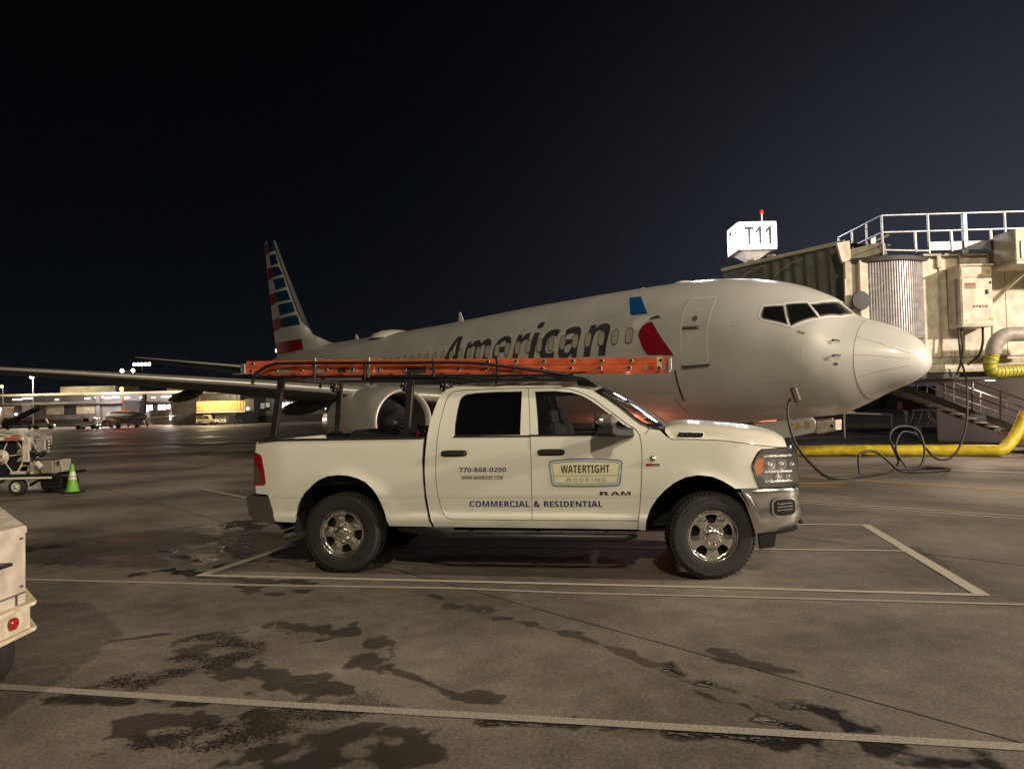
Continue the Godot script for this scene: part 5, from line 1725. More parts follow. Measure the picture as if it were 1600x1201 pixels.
	for y in [5.98, 5.86]: g.box(Vector3(10.50, y, -20.74), Vector3(0.09, 0.05, 0.02), 0.005)
	part(bm, "header_fitting", g, "seam")
	# bracket that carries the canopy
	g = at_base(B)
	g.prism(P2([9.25, 6.16, 9.61, 6.22, 9.64, 5.75, 9.58, 5.58, 9.50, 5.54, 9.43, 5.57, 9.36, 5.70, 9.30, 5.95]), -21.28, -21.16, 0.01)
	part(t, "canopy_bracket", g, "bridge_cream")
	# canopy: folded cloth bellows reaching to the airliner's door
	var a0 := Vector3(9.60, 0, -21.42)
	var a1 := Vector3(6.95, 0, -24.45)
	var dir := (a1 - a0).normalized()
	var nrm := Vector3(dir.z, 0, -dir.x)
	if nrm.z < 0: nrm = -nrm
	var rows := []
	for k in 57:
		var u := k / 56.0
		var fold := 0.12 * sin(k * PI / 2.5) * (1.0 if u < 0.62 else 0.2) + 0.03 * sin(k * 2.3)
		var row := []
		for j in 9:
			var v := j / 8.0
			var drop := lerpf(lerpf(6.18, 6.0, u), 3.0, v)
			var lean := 0.55 * v * v * clampf(u * 2.0, 0, 1) * (1.0 - u)
			row.append(a0 + dir * ((a1 - a0).length() * u - lean) + Vector3(0, drop, 0) + nrm * (fold * (0.3 + 0.7 * v) - 0.12 * v))
		rows.append(row)
	g = at_base(B)
	g.grid(rows)
	var cv := part(t, "canopy", g, "canopy_cloth")
	g = at_base(B)
	g.grid(rows.map(func(r): return [r[0] + Vector3(0, 0.03, 0), r[0] - nrm * 1.0 + Vector3(0, 0.14, 0), r[0] - nrm * 2.2 + Vector3(0, 0.03, 0)]))
	part(cv, "canopy_roof", g, "bridge_dark")
	g = at_base(B)
	g.tube([a0 + Vector3(0, 6.24, 0) + nrm * 0.04, a1 + Vector3(0, 6.05, 0) + nrm * 0.04], 0.062, 12)
	part(cv, "canopy_ridge", g, "bridge_trim")
	for u in [0.57, 0.74]:
		g = at_base(B)
		g.box(a0.lerp(a1, u) + Vector3(0, lerpf(6.33, 6.14, u), 0), Vector3(0.26, 0.08, 0.12), 0.02, Basis(dir, Vector3.UP, dir.cross(Vector3.UP)))
		part(cv, "ridge_lamp", g, "far_white")
	for u in [0.30, 0.62]:
		g = at_base(B)
		var l := []
		for k in 8: l.append(a0.lerp(a1, u + k * 0.032) + Vector3(0, lerpf(5.93, 5.55, k * k / 49.0), 0) + nrm * 0.16)
		g.tube(l, 0.018, 8)
		part(cv, "canopy_arm", g, "galvanised")
	# roof walkway railing
	var zr := -20.6
	var rail := Node3D.new()
	rail.name = "roof_railing"
	t.add_child(rail)
	var k2 := 20.6 / 20.3
	var R := func(px: float, py: float) -> Vector3: return Vector3(px * k2, 1.70 + (py - 1.70) * k2, zr)
	for e in [[10.11, 6.70, 24.0, 6.80], [10.10, 6.24, 24.0, 6.34], [10.10, 5.76, 11.4, 5.71]]:
		g = at_base(B)
		g.beam(R.call(e[0], e[1]), R.call(e[2], e[3]), 0.05, 0.05, 0.01)
		part(rail, "rail", g, "galvanised")
	for e in [6.70, 6.24, 5.90]:
		g = at_base(B)
		var p: Vector3 = R.call(10.11, e)
		g.beam(p, p + Vector3(-0.15, -0.06, -2.4), 0.05, 0.05, 0.01)
		part(rail, "rail", g, "galvanised")
	for px in [10.11, 11.36, 12.34, 13.44, 14.7, 16.0, 17.3, 18.6, 19.9, 21.2]:
		g = at_base(B)
		g.beam(R.call(px + 0.01, 5.62), R.call(px, 6.72), 0.06 if px != 12.34 else 0.10, 0.05 if px != 12.34 else 0.12, 0.01)
		part(rail, "post", g, "galvanised")
	for px in [11.0, 11.98, 13.05, 14.2, 15.4]:
		g = at_base(B)
		g.beam(R.call(px + 0.01, 5.68), R.call(px, 6.24), 0.05, 0.07, 0.01)
		part(rail, "post", g, "galvanised")
	for z in [0.8, 1.6, 2.4]:
		g = at_base(B)
		var p: Vector3 = R.call(10.11, 5.75) + Vector3(-0.06 * z, -0.025 * z, -z)
		g.beam(p, p + Vector3(0, 0.95, 0), 0.05, 0.05, 0.01)
		part(rail, "post", g, "galvanised")
	g = at_base(B)
	g.box(Vector3(10.35, 6.1, -21.4), Vector3(0.2, 0.55, 0.2), 0.03)
	g.beam(Vector3(10.35, 6.2, -21.4), Vector3(10.75, 6.36, -21.2), 0.06, 0.06)
	part(rail, "roof_fitting", g, "galvanised")
	g = at_base(B)
	g.box(Vector3(18.0, 5.90, zr - 0.01), Vector3(13.0, 0.24, 0.02), 0.004)
	part(rail, "toe_board", g, "galvanised")
	# roof unit with louvres at the right
	g = at_base(B)
	g.box(Vector3(14.35, 5.68, -20.0), Vector3(2.3, 0.84, 0.9), 0.02)
	g.box(Vector3(14.35, 5.20, -19.98), Vector3(2.4, 0.10, 1.0), 0.02)
	var ru := part(t, "roof_unit", g, "cabinet_grey")
	for k in 12:
		g = at_base(B)
		g.box(Vector3(13.34 + k * 0.16, 5.55, -19.535), Vector3(0.05, 0.46, 0.04), 0.01)
		part(ru, "louvre", g, "galvanised")
	g = at_base(B)
	g.beam(Vector3(13.75, 5.18, -19.75), Vector3(13.25, 4.30, -20.75), 0.08, 0.10, 0.01)
	part(ru, "bracket", g, "cabinet_grey")
	# electrical cabinet on the wall
	g = at_base(B)
	g.box(Vector3(12.535, 4.44, -20.50), Vector3(0.86, 1.64, 0.60), 0.012)
	g.box(Vector3(12.535, 5.28, -20.48), Vector3(0.92, 0.05, 0.66), 0.012)
	var cab := part(t, "electrical_cabinet", g, "bridge_cream")
	g = at_base(B)
	g.box(Vector3(12.535, 4.30, -20.19), Vector3(0.80, 1.26, 0.02), 0.006)
	part(cab, "door", g, "bridge_cream")
	g = at_base(B)
	g.box(Vector3(12.535, 5.09, -20.19), Vector3(0.80, 0.28, 0.02), 0.006)
	part(cab, "door", g, "bridge_cream")
	g = at_base(B)
	g.box(Vector3(12.36, 4.72, -20.177), Vector3(0.30, 0.16, 0.006))
	var lb := part(cab, "warning_label", g, "sticker_pale")
	g = at_base(B)
	g.box(Vector3(12.36, 4.765, -20.173), Vector3(0.27, 0.045, 0.004))
	part(lb, "label_band", g, "sticker_red")
	g = at_base(B)
	for e in [[12.86, 5.09, 0.10, 0.10], [12.88, 3.82, 0.10, 0.08], [12.22, 3.78, 0.04, 0.06]]: g.box(Vector3(e[0], e[1], -20.176), Vector3(e[2], e[3], 0.006))
	part(cab, "rating_label", g, "gold_print")
	g = at_base(B)
	g.box(Vector3(12.80, 4.55, -20.16), Vector3(0.06, 0.12, 0.05), 0.01)
	g.box(Vector3(12.90, 4.80, -20.16), Vector3(0.03, 0.07, 0.04), 0.008)
	part(cab, "latch", g, "black_plastic")
	g = at_base(B)
	for k in 5: g.box(Vector3(12.44 + k * 0.085, 4.16 + 0.008 * (k % 2), -20.176), Vector3(0.06, 0.07 - 0.02 * (k % 2), 0.005), 0.0)
	part(cab, "maker_plate", g, "badge_dark")
	g = at_base(B)
	g.tube([Vector3(12.09, 4.85, -20.35), Vector3(12.07, 4.78, -20.36), Vector3(12.08, 3.7, -20.40)], 0.022, 8)
	g.box(Vector3(12.08, 4.86, -20.38), Vector3(0.06, 0.14, 0.14), 0.02)
	part(cab, "conduit", g, "galvanised")
	g = at_base(B)
	g.box(Vector3(15.2, 2.36, -24.05), Vector3(0.36, 0.16, 0.22), 0.03)
	var ul := part(t, "under_bridge_lamp", g, "seam")
	g = at_base(B)
	g.box(Vector3(15.2, 2.265, -24.05), Vector3(0.30, 0.03, 0.18), 0.01)
	part(ul, "lamp_glow", g, "lamp_white")
	lamp("omni", Vector3(15.2, 2.10, -24.05), Color(1.0, 0.88, 0.78), 6.5, 0.1)
	# duct elbow
	g = at_base(B)
	var l2 := []
	for k in 13:
		var an := PI / 2 * k / 12.0
		l2.append(Vector3(13.05 - sin(an) * 0.48, 2.85 + cos(an) * 0.50, -19.65))
	l2.insert(0, Vector3(14.6, 3.35, -19.65))
	g.tube(l2, 0.19, 20)
	part(t, "air_duct_elbow", g, "duct_grey")
	# supports
	for px in [15.8, 23.0]:
		g = at_base(B)
		g.box(Vector3(px, 1.3, -22.4), Vector3(0.7, 2.5, 0.7), 0.04)
		g.box(Vector3(px, 0.45, -22.4), Vector3(0.9, 0.5, 3.0), 0.05)
		var col := part(t, "support_column", g, "bridge_trim")
		for s in [-1.1, 1.1]:
			g = at_base(B)
			g.lathe(Vector3(px, 0.45, -22.4 + s), Vector3(1, 0, 0), [Vector2(0, 0.6), Vector2(0.25, 0.6), Vector2(0.42, 0.62), Vector2(0.45, 0.55), Vector2(0.45, 0.4), Vector2(0.25, 0.36), Vector2(0, 0.36)], 28)
			part(col, "tyre", g, "rubber")
	# service stairs down to the apron
	var SB := Vector3(13.4, 0, -23.8)
	var st := thing("service_stairs", "dark steel service stairs with handrails running down beside the jet bridge", "stairs", SB)
	var top := Vector3(11.6, 2.35, -24.2)
	var bot := Vector3(17.2, 0.02, -23.6)
	for s in [-0.5, 0.5]:
		g = at_base(SB)
		g.beam(top + Vector3(0, 0, s), bot + Vector3(0, 0, s), 0.05, 0.22, 0.01)
		part(st, "stringer", g, "bridge_dark")
		for e in [1.0, 0.55]:
			g = at_base(SB)
			g.beam(top + Vector3(0, e, s), bot + Vector3(0, e, s), 0.04, 0.04, 0.01)
			part(st, "handrail", g, "bridge_dark")
		for k in 7:
			var u := (k + 0.3) / 7.0
			var p := top.lerp(bot, u) + Vector3(0, 0, s)
			g = at_base(SB)
			g.beam(p, p + Vector3(0.05, 1.0, 0), 0.04, 0.04, 0.01)
			part(st, "baluster", g, "bridge_dark")
	for k in 17:
		var p := top.lerp(bot, (k + 0.5) / 17.0)
		g = at_base(SB)
		g.box(p, Vector3(0.27, 0.035, 1.0), 0.008)
		part(st, "step", g, "galvanised")
	g = at_base(SB)
	g.box(top + Vector3(-0.8, -0.05, 0), Vector3(1.7, 0.1, 1.3), 0.02)
	part(st, "landing", g, "bridge_dark")

func terminal() -> void:
	var B := Vector3(24, 0, -34)
	var t := thing("terminal_building", "plain grey terminal wall behind the service stairs at the right", "building", B)
	var g := at_base(B)
	var b := Basis(Vector3.UP, 0.5)
	g.box(Vector3(26.6, 3.1, -31.5), Vector3(20, 6.2, 6), 0.1, b)
	var w := part(t, "wall", g, "wall_grey")
	for k in 8:
		g = at_base(B)
		g.box(Vector3(26.6, 0, -31.5) + b * Vector3(-8.5 + k * 2.4, 3.1, 3.03), Vector3(2.36, 6.0, 0.06), 0.015, b)
		part(w, "wall_panel", g, "wall_grey")
	g = at_base(B)
	g.box(Vector3(26.6, 0, -31.5) + b * Vector3(-7.2, 2.2, 3.10), Vector3(0.5, 0.9, 0.1), 0.02, b)
	var wi := part(w, "wall_lamp", g, "seam")
	g = at_base(B)
	g.box(Vector3(26.6, 0, -31.5) + b * Vector3(-7.2, 1.9, 3.17), Vector3(0.12, 0.16, 0.06), 0.02, b)
	part(wi, "lamp_glow", g, "lamp_white")
	# lit gate number box on its pole
	var S := Vector3(8.95, 0, -27.65)
	var s := thing("gate_sign", "glowing white box sign reading T11 above the jet bridge canopy", "sign", S)
	g = at_base(S)
	g.box(Vector3(8.95, 7.725, -27.65), Vector3(1.34, 0.94, 1.3), 0.01)
	part(s, "light_box", g, "sign_glow")
	g = at_base(S)
	for y in [8.21, 7.24]:
		for e in [[8.95, -26.99, 1.38, 0.04], [8.95, -28.31, 1.38, 0.04]]: g.box(Vector3(e[0], y, e[1]), Vector3(e[2], 0.05, e[3]), 0.008)
		for e in [8.27, 9.63]: g.box(Vector3(e, y, -27.65), Vector3(0.04, 0.05, 1.28), 0.008)
	for e in [[8.27, -26.99], [9.63, -26.99], [8.27, -28.31], [9.63, -28.31]]: g.box(Vector3(e[0], 7.725, e[1]), Vector3(0.045, 0.92, 0.045), 0.008)
	part(s, "sign_frame", g, "far_white")
	g = at_base(S)
	g.text("T11", sans_bold, Rect2(8.50, 7.40, 0.96, 0.66), func(q: Vector2, d: float) -> Vector3: return Vector3(q.x, q.y, -27.0 + d), 0.008)
	g.text("T11", sans_bold, Rect2(0.14, 7.40, 0.96, 0.66), func(q: Vector2, d: float) -> Vector3: return Vector3(8.28 - d, q.y, -28.3 + q.x), 0.008)
	part(s, "gate_number", g, "sign_letters")
	g = at_base(S)
	for k in 4:
		var c := [Vector3(8.4, 7.22, -27.1), Vector3(9.5, 7.22, -27.1), Vector3(9.5, 7.22, -28.2), Vector3(8.4, 7.22, -28.2)]
		g.t(Vector3(8.88, 6.78, -27.65), c[k], c[(k + 1) % 4])
	g.box(Vector3(8.95, 7.235, -27.65), Vector3(1.36, 0.02, 1.32))
	part(s, "sign_foot", g, "bridge_cream")
	g = at_base(S)
	g.tube([Vector3(8.88, 0, -27.65), Vector3(8.88, 6.85, -27.65)], 0.09, 14)
	part(s, "pole", g, "galvanised")
	g = at_base(S)
	g.tube([Vector3(9.27, 8.2, -27.4), Vector3(9.27, 8.62, -27.4)], 0.03, 8)
	var mast := part(s, "beacon_mast", g, "far_white")
	g = at_base(S)
	g.lathe(Vector3(9.27, 8.60, -27.4), Vector3.UP, [Vector2(0.07, 0), Vector2(0.07, 0.10), Vector2(0.04, 0.16), Vector2(0, 0.17)], 14)
	part(mast, "beacon_lamp", g, "red_lamp")
	lamp("omni", Vector3(9.0, 7.5, -25.7), Color(0.92, 0.94, 1.0), 6.0, 0.4)
	lamp("omni", Vector3(7.0, 7.5, -27.7), Color(0.92, 0.94, 1.0), 6.0, 0.4)

func gate_equipment() -> void:
	# hoses and cables
	var g := G.new()
	var hn := FastNoiseLite.new()
	hn.seed = 61
	hn.frequency = 1.0
	var rows := []
	for k in 150:
		var u := k / 149.0
		var x := lerpf(3.2, 14.05, minf(u / 0.86, 1.0))
		var p := Vector3(x, 0.168, lerpf(-26.4, -21.9, (x - 3.2) / 10.8) + 0.10 * sin(x * 0.9) + 0.05 * sin(x * 2.3))
		var d := Vector3(0.92, 0, 0.38)
		if u > 0.86:
			var e := (u - 0.86) / 0.14
			p += Vector3(0.95 * e + 0.05 * sin(e * 3), 0.98 * e * e * 0.5 + 0.55 * e, -0.3 * e)
			d = Vector3(0.7, 0.7, -0.2)
		var z := d.normalized().cross(Vector3.UP).normalized()
		var y := z.cross(d.normalized())
		var row := []
		for j in 20:
			var an := TAU * j / 20.0
			var r := 0.172 * (1.0 + 0.10 * hn.get_noise_3d(x * 2.2 + u * 9.0, cos(an) * 1.4, sin(an) * 1.4) + 0.022 * sin(k * 1.9))
			var q := p + (y * cos(an) + z * sin(an)) * r
			q.y = maxf(q.y, 0.006)
			row.append(q)
		rows.append(row)
	g.grid(rows, 0, true)
	solo("ground_air_hose", g, "hose_yellow", "long fat yellow air hose lying across the apron behind the truck", "hose")
	g = G.new()
	var l := [Vector3(12.57, 2.95, -19.65), Vector3(12.53, 2.75, -19.65), Vector3(12.47, 2.58, -19.65), Vector3(12.50, 2.44, -19.65), Vector3(12.62, 2.38, -19.66), Vector3(12.85, 2.38, -19.68), Vector3(13.3, 2.40, -19.72), Vector3(14.4, 2.40, -19.8)]
	var cu := Curve3D.new()
	for k in l.size():
		var d: Vector3 = (l[mini(k + 1, l.size() - 1)] - l[maxi(k - 1, 0)]) * 0.18
		cu.add_point(l[k], -d, d)
	var dense := []
	var ln := cu.get_baked_length()
	for k in 70: dense.append(cu.sample_baked(ln * k / 69.0, true))
	g.tube(dense, 0.165, 18)
	var h := solo("hanging_air_duct", g, "duct_yellow", "yellow ribbed air duct hanging from the white elbow under the jet bridge", "hose")
	for k in 24:
		g = G.new()
		var i := 2 + k * 3
		if i > 67: break
		var d: Vector3 = dense[mini(i + 1, 69)] - dense[i - 1]
		g.lathe(dense[i], d, [Vector2(0.163, -0.012), Vector2(0.178, 0), Vector2(0.163, 0.012)], 20)
		part(h, "duct_ring", g, "seam")
	var smooth := func(pts: Array, r: float) -> G:
		var c := Curve3D.new()
		for k in pts.size():
			var d: Vector3 = (pts[mini(k + 1, pts.size() - 1)] - pts[maxi(k - 1, 0)]) * 0.17
			c.add_point(pts[k], -d, d)
		var out := []
		var n := int(c.get_baked_length() / 0.10) + 8
		for k in n: out.append(c.sample_baked(c.get_baked_length() * k / (n - 1.0), true))
		return G.new().tube(out, r, 10)
	# plug at the nose, cable down to the apron, loops, and up to the bridge
	var pc: G = smooth.call([Vector3(6.35, 1.78, -17.25), Vector3(6.24, 1.50, -17.15), Vector3(6.28, 0.95, -17.0), Vector3(6.45, 0.50, -16.8), Vector3(6.75, 0.10, -16.5), Vector3(7.0, 0.035, -16.4), Vector3(7.7, 0.035, -16.7), Vector3(8.3, 0.04, -17.2), Vector3(9.0, 0.04, -18.0), Vector3(9.35, 0.25, -18.4), Vector3(9.15, 0.80, -18.4), Vector3(9.45, 1.05, -18.5), Vector3(9.95, 0.95, -18.6), Vector3(10.05, 0.45, -18.5), Vector3(9.8, 0.06, -18.3), Vector3(9.3, 0.04, -18.1)], 0.030)
	var cb := solo("power_cable", pc, "cable_black", "black ground power cable looping over the apron to the plug on the airliner's nose", "cable")
	g = G.new()
	g.box(Vector3(6.42, 1.86, -17.18), Vector3(0.10, 0.34, 0.13), 0.02, Basis(Vector3.BACK, 0.30))
	part(cb, "plug", g, "black_plastic")
	g = G.new()
	g.box(Vector3(6.475, 1.885, -17.13), Vector3(0.05, 0.31, 0.05), 0.01, Basis(Vector3.BACK, 0.30))
	part(cb, "plug_face", g, "sticker_pale")
	solo("power_cable", smooth.call([Vector3(7.9, 0.035, -17.3), Vector3(8.0, 0.45, -17.5), Vector3(8.4, 0.52, -17.6), Vector3(8.75, 0.25, -17.6), Vector3(8.95, 0.06, -17.5), Vector3(9.6, 0.04, -17.5), Vector3(10.3, 0.04, -17.9), Vector3(9.9, 0.04, -18.4), Vector3(9.2, 0.035, -18.0)], 0.030), "cable_black", "black cable lying in a low loop on the apron beside the taller cable hoop", "cable")
	solo("power_cable", smooth.call([Vector3(12.12, 3.62, -20.4), Vector3(12.10, 2.8, -20.3), Vector3(12.05, 2.1, -20.0), Vector3(11.75, 1.0, -19.6), Vector3(11.2, 0.30, -19.2), Vector3(10.6, 0.20, -18.9), Vector3(10.15, 0.55, -18.7), Vector3(9.9, 0.85, -18.6), Vector3(9.5, 0.9, -18.5), Vector3(9.3, 0.5, -18.4), Vector3(9.5, 0.05, -18.3)], 0.026), "cable_black", "long cable dropping from the bridge cabinet and swinging down to the apron loops", "cable")
	g = smooth.call([Vector3(12.24, 3.62, -20.45), Vector3(12.2, 2.9, -20.4), Vector3(12.15, 2.35, -20.6)], 0.024)
	solo("power_cable", g, "cable_black", "short cable running from the cabinet bottom to the bridge floor, beside the long one", "cable")
	g = smooth.call([Vector3(12.82, 3.62, -20.45), Vector3(12.80, 3.2, -20.45), Vector3(12.70, 2.85, -20.5), Vector3(12.45, 2.62, -20.6)], 0.032)
	solo("power_cable", g, "cable_black", "thick black cable curving from the right of the cabinet to the bridge beam", "cable")
	var wl := thing("warning_lamp", "added small red lamp out of view on the apron beyond the airliner's nose gear", "lamp", Vector3(8.3, 0, -24.2))
	g = G.new()
	g.box(Vector3(0, 0.04, 0), Vector3(0.22, 0.08, 0.22), 0.02)
	part(wl, "base", g, "black_plastic")
	g = G.new()
	g.lathe(Vector3(0, 0.08, 0), Vector3.UP, [Vector2(0.06, 0), Vector2(0.06, 0.1), Vector2(0.04, 0.15), Vector2(0, 0.16)], 16)
	part(wl, "lamp_dome", g, "red_lamp")
	lamp("omni", Vector3(8.3, 0.34, -24.2), Color(1.0, 0.54, 0.45), 1.6, 0.4)  # lamp added out of view behind the truck to redden the ground
	# white pipe stub under the nose, far behind
	var C := Vector3(20.3, 0, -37.6)
	var t := thing("equipment_cart", "cluttered white pipe cart parked on the apron under the airliner's nose", "cart", C)
	g = at_base(C)
	g.box(Vector3(20.4, 0.38, -37.6), Vector3(2.1, 0.10, 1.0), 0.02)
	for e in [[19.4, 0.85], [21.35, 0.9]]: g.box(Vector3(e[0], 0.75, -37.2), Vector3(0.14, e[1], 0.10), 0.02)
	g.box(Vector3(20.45, 1.18, -37.2), Vector3(1.5, 0.10, 0.10), 0.02)
	part(t, "frame", g, "far_white")
	for x in [19.9, 21.2]:
		g = at_base(C)
		g.lathe(Vector3(x, 0.20, -37.1), Vector3.BACK, [Vector2(0, 0.06), Vector2(0.10, 0.06), Vector2(0.19, 0.05), Vector2(0.20, 0), Vector2(0.19, -0.05), Vector2(0, -0.05)], 20)
		part(t, "wheel", g, "far_white")
	var rng := RandomNumberGenerator.new()
	rng.seed = 8
	for k in 8:
		g = at_base(C)
		var a := Vector3(19.5 + k * 0.24, 0.45, -37.3 + rng.randf_range(-0.2, 0.1))
		g.tube([a, a + Vector3(rng.randf_range(-0.2, 0.2), 0.35, 0.1), a + Vector3(rng.randf_range(-0.3, 0.3), 0.72, 0)], 0.045, 8)
		part(t, "pipe", g, "aluminium" if k % 2 else "far_white")
	g = at_base(C)
	g.box(Vector3(19.75, 1.40, -37.8), Vector3(0.75, 0.5, 0.5), 0.04)
	part(t, "red_tank", g, "far_red")
	g = at_base(C)
	g.box(Vector3(20.9, 0.62, -37.2), Vector3(0.5, 0.32, 0.4), 0.03)
	part(t, "pump_box", g, "cart_cream")
	traffic_cone(Vector3(21.75, 0, -37.2), 0.85, "cone_green", "green traffic cone at the right end of the white pipe cart")
	traffic_cone(Vector3(20.95, 0, -36.8), 0.6, "lens_red", "red traffic cone in front of the white pipe cart")
	g = G.new()
	g.tube([Vector3(15.2, 1.15, -35), Vector3(18.4, 1.0, -36.6)], 0.05, 8)
	g.box(Vector3(15.6, 1.16, -35.2), Vector3(0.7, 0.14, 0.2), 0.04)
	g.tube([Vector3(15.4, 0, -35.1), Vector3(15.4, 1.1, -35.1)], 0.04, 8)
	g.tube([Vector3(18.3, 0, -36.5), Vector3(18.3, 1.0, -36.5)], 0.04, 8)
	solo("tow_bar_rack", g, "far_white", "pale metal tow bar on posts between the airliner's nose and the pipe cart", "tow bar")

func traffic_cone(p: Vector3, h: float, body: String, label: String) -> void:
	var t := thing("traffic_cone", label, "traffic cone", p)
	var g := G.new()
	g.lathe(Vector3.ZERO, Vector3.UP, [Vector2(h * 0.235, 0.03), Vector2(h * 0.20, h * 0.12), Vector2(h * 0.13, h * 0.47)], 28)
	part(t, "cone_body", g, body)
	g = G.new()
	g.lathe(Vector3.ZERO, Vector3.UP, [Vector2(h * 0.085, h * 0.74), Vector2(h * 0.045, h * 0.97), Vector2(h * 0.035, h), Vector2(0, h)], 28)
	part(t, "cone_tip", g, body)
	g = G.new()
	g.lathe(Vector3.ZERO, Vector3.UP, [Vector2(h * 0.132, h * 0.47), Vector2(h * 0.118, h * 0.56)], 28)
	g.lathe(Vector3.ZERO, Vector3.UP, [Vector2(h * 0.114, h * 0.585), Vector2(h * 0.083, h * 0.74)], 28)
	part(t, "reflective_collar", g, "cone_white")
	g = G.new()
	g.lathe(Vector3.ZERO, Vector3.UP, [Vector2(h * 0.12, h * 0.56), Vector2(h * 0.113, h * 0.585)], 28)
	part(t, "cone_gap", g, "seam")
	g = G.new()
	g.box(Vector3(0, 0.02, 0), Vector3(h * 0.58, 0.04, h * 0.58), 0.012)
	part(t, "base", g, "black_plastic")

# ---------------------------------------------------------------- carts at the left
func carts() -> void:
	traffic_cone(Vector3(-10.08, 0, -17.28), 0.66, "cone_green", "lime green traffic cone with white collar beside the hose reel cart")
	var B := Vector3(-11.9, 0, -17.5)
	var t := thing("hose_reel_cart", "fuel hose reel cart with big black reel and tan machinery behind the green cone", "cart", B)
	var g := at_base(B)
	g.box(Vector3(-11.95, 0.44, -17.6), Vector3(3.3, 0.06, 1.3), 0.02)
	part(t, "deck", g, "black_steel")
	g = at_base(B)
	g.box(Vector3(-11.95, 0.385, -16.94), Vector3(3.2, 0.045, 0.03), 0.008)
	part(t, "reflective_strip", g, "cone_white")
	g = at_base(B)
	g.box(Vector3(-10.55, 0.22, -17.6), Vector3(0.5, 0.26, 0.7), 0.04)
	g.beam(Vector3(-11.0, 0.2, -17.2), Vector3(-10.7, 0.36, -17.2), 0.05, 0.05)
	part(t, "undercarriage", g, "gap")
	for e in [[-11.17, -17.05], [-11.17, -18.2], [-13.0, -17.05]]:
		g = at_base(B)
		g.lathe(Vector3(e[0], 0.185, e[1]), Vector3.BACK, [Vector2(0.10, 0.075), Vector2(0.12, 0.085), Vector2(0.17, 0.08), Vector2(0.185, 0.04), Vector2(0.185, -0.05), Vector2(0.12, -0.07), Vector2(0, -0.07)], 32)
		var ty := part(t, "tyre", g, "rubber")
		g = at_base(B)
		g.lathe(Vector3(e[0], 0.185, e[1]), Vector3.BACK, [Vector2(0.105, 0.07), Vector2(0.10, 0.085), Vector2(0.075, 0.05), Vector2(0.05, 0.05), Vector2(0.04, 0.085), Vector2(0, 0.09)], 28)
		part(ty, "wheel_hub", g, "far_white")
		g = at_base(B)
		for k in 5: g.box(Vector3(e[0], 0.185, e[1] + 0.056) + Vector3(cos(k * TAU / 5), sin(k * TAU / 5), 0) * 0.062, Vector3(0.018, 0.018, 0.02), 0.004)
		part(ty, "wheel_nut", g, "seam")
	# reel
	var rc := Vector3(-11.55, 0.86, -17.04)
	for z in [0.0, -0.5]:
		g = at_base(B)
		var l := []
		for k in 49: l.append(rc + Vector3(cos(TAU * k / 48) * 0.50, sin(TAU * k / 48) * 0.50, z))
		g.tube(l, 0.021, 8, false)
		for k in 6:
			var d := Vector3(cos(TAU * k / 6 + 0.12), sin(TAU * k / 6 + 0.12), 0)
			g.tube([rc + d * 0.1 + Vector3(0, 0, z), rc + d * 0.5 + Vector3(0, 0, z)], 0.013, 6)
		part(t, "reel_hoop", g, "far_white")
	g = at_base(B)
	var coil := []
	for k in 16: coil.append(Vector2(0.17 + 0.0175 * k + 0.0, -0.48 if k == 0 else -0.02 + 0.012 * (k % 2)))
	coil.append(Vector2(0.45, -0.06))
	coil.append(Vector2(0.45, -0.46))
	g.lathe(rc, Vector3.BACK, coil, 48)
	part(t, "coiled_hose", g, "cable_black")
	g = at_base(B)
	g.lathe(rc, Vector3.BACK, [Vector2(0.17, -0.02), Vector2(0.165, 0.0), Vector2(0.06, 0.01), Vector2(0.055, 0.06), Vector2(0, 0.06)], 28)
	g.tube([rc + Vector3(-0.1, 0.05, 0.08), rc + Vector3(0.08, 0.06, 0.08), rc + Vector3(0.13, 0.0, 0.08), rc + Vector3(0.08, -0.06, 0.08), rc + Vector3(-0.1, -0.08, 0.08)], 0.03, 10)
	part(t, "reel_hub", g, "cart_cream")
	g = at_base(B)
	for s in [[0.0, 0.35], [-0.3, -0.4]]: g.tube([Vector3(-12.6, 0.12, -17.0), Vector3(-12.0, 0.16, -16.95), Vector3(-11.5, 0.30, -16.95), Vector3(-11.3, 0.42, -17.0)], 0.022, 8)
	part(t, "loose_hose", g, "cable_black")
	# tan frame
	g = at_base(B)
	g.box(Vector3(-10.94, 1.02, -17.0), Vector3(0.155, 0.56, 0.10), 0.015)
	g.box(Vector3(-10.80, 0.60, -17.0), Vector3(0.09, 0.27, 0.09), 0.01)
	g.box(Vector3(-10.90, 0.62, -17.2), Vector3(0.04, 0.30, 0.04), 0.006)
	g.box(Vector3(-11.02, 0.55, -17.2), Vector3(0.05, 0.22, 0.05), 0.006)
	g.box(Vector3(-11.15, 0.50, -17.1), Vector3(0.36, 0.07, 0.20), 0.01)
	g.tube([Vector3(-11.25, 0.64, -17.1), Vector3(-11.0, 0.66, -17.1)], 0.02, 8)
	part(t, "pump_frame", g, "cart_cream")
	g = at_base(B)
	g.box(Vector3(-11.55, 1.275, -16.95), Vector3(1.15, 0.085, 0.04), 0.008)
	var bar := part(t, "warning_bar", g, "sign_cream")
	g = at_base(B)
	g.box(Vector3(-11.21, 1.275, -16.926), Vector3(0.37, 0.078, 0.008))
	part(bar, "warning_band", g, "sticker_red_pale")
	g = at_base(B)
	g.text("FLAMMABLE", sans_bold, Rect2(-11.385, 1.255, 0.35, 0.042), func(q: Vector2, d: float) -> Vector3: return Vector3(q.x, q.y, -16.92 + d), 0.0)
	part(bar, "warning_text", g, "sticker_red")
	g = at_base(B)
	g.box(Vector3(-10.64, 1.10, -17.1), Vector3(0.22, 0.34, 0.2), 0.02)
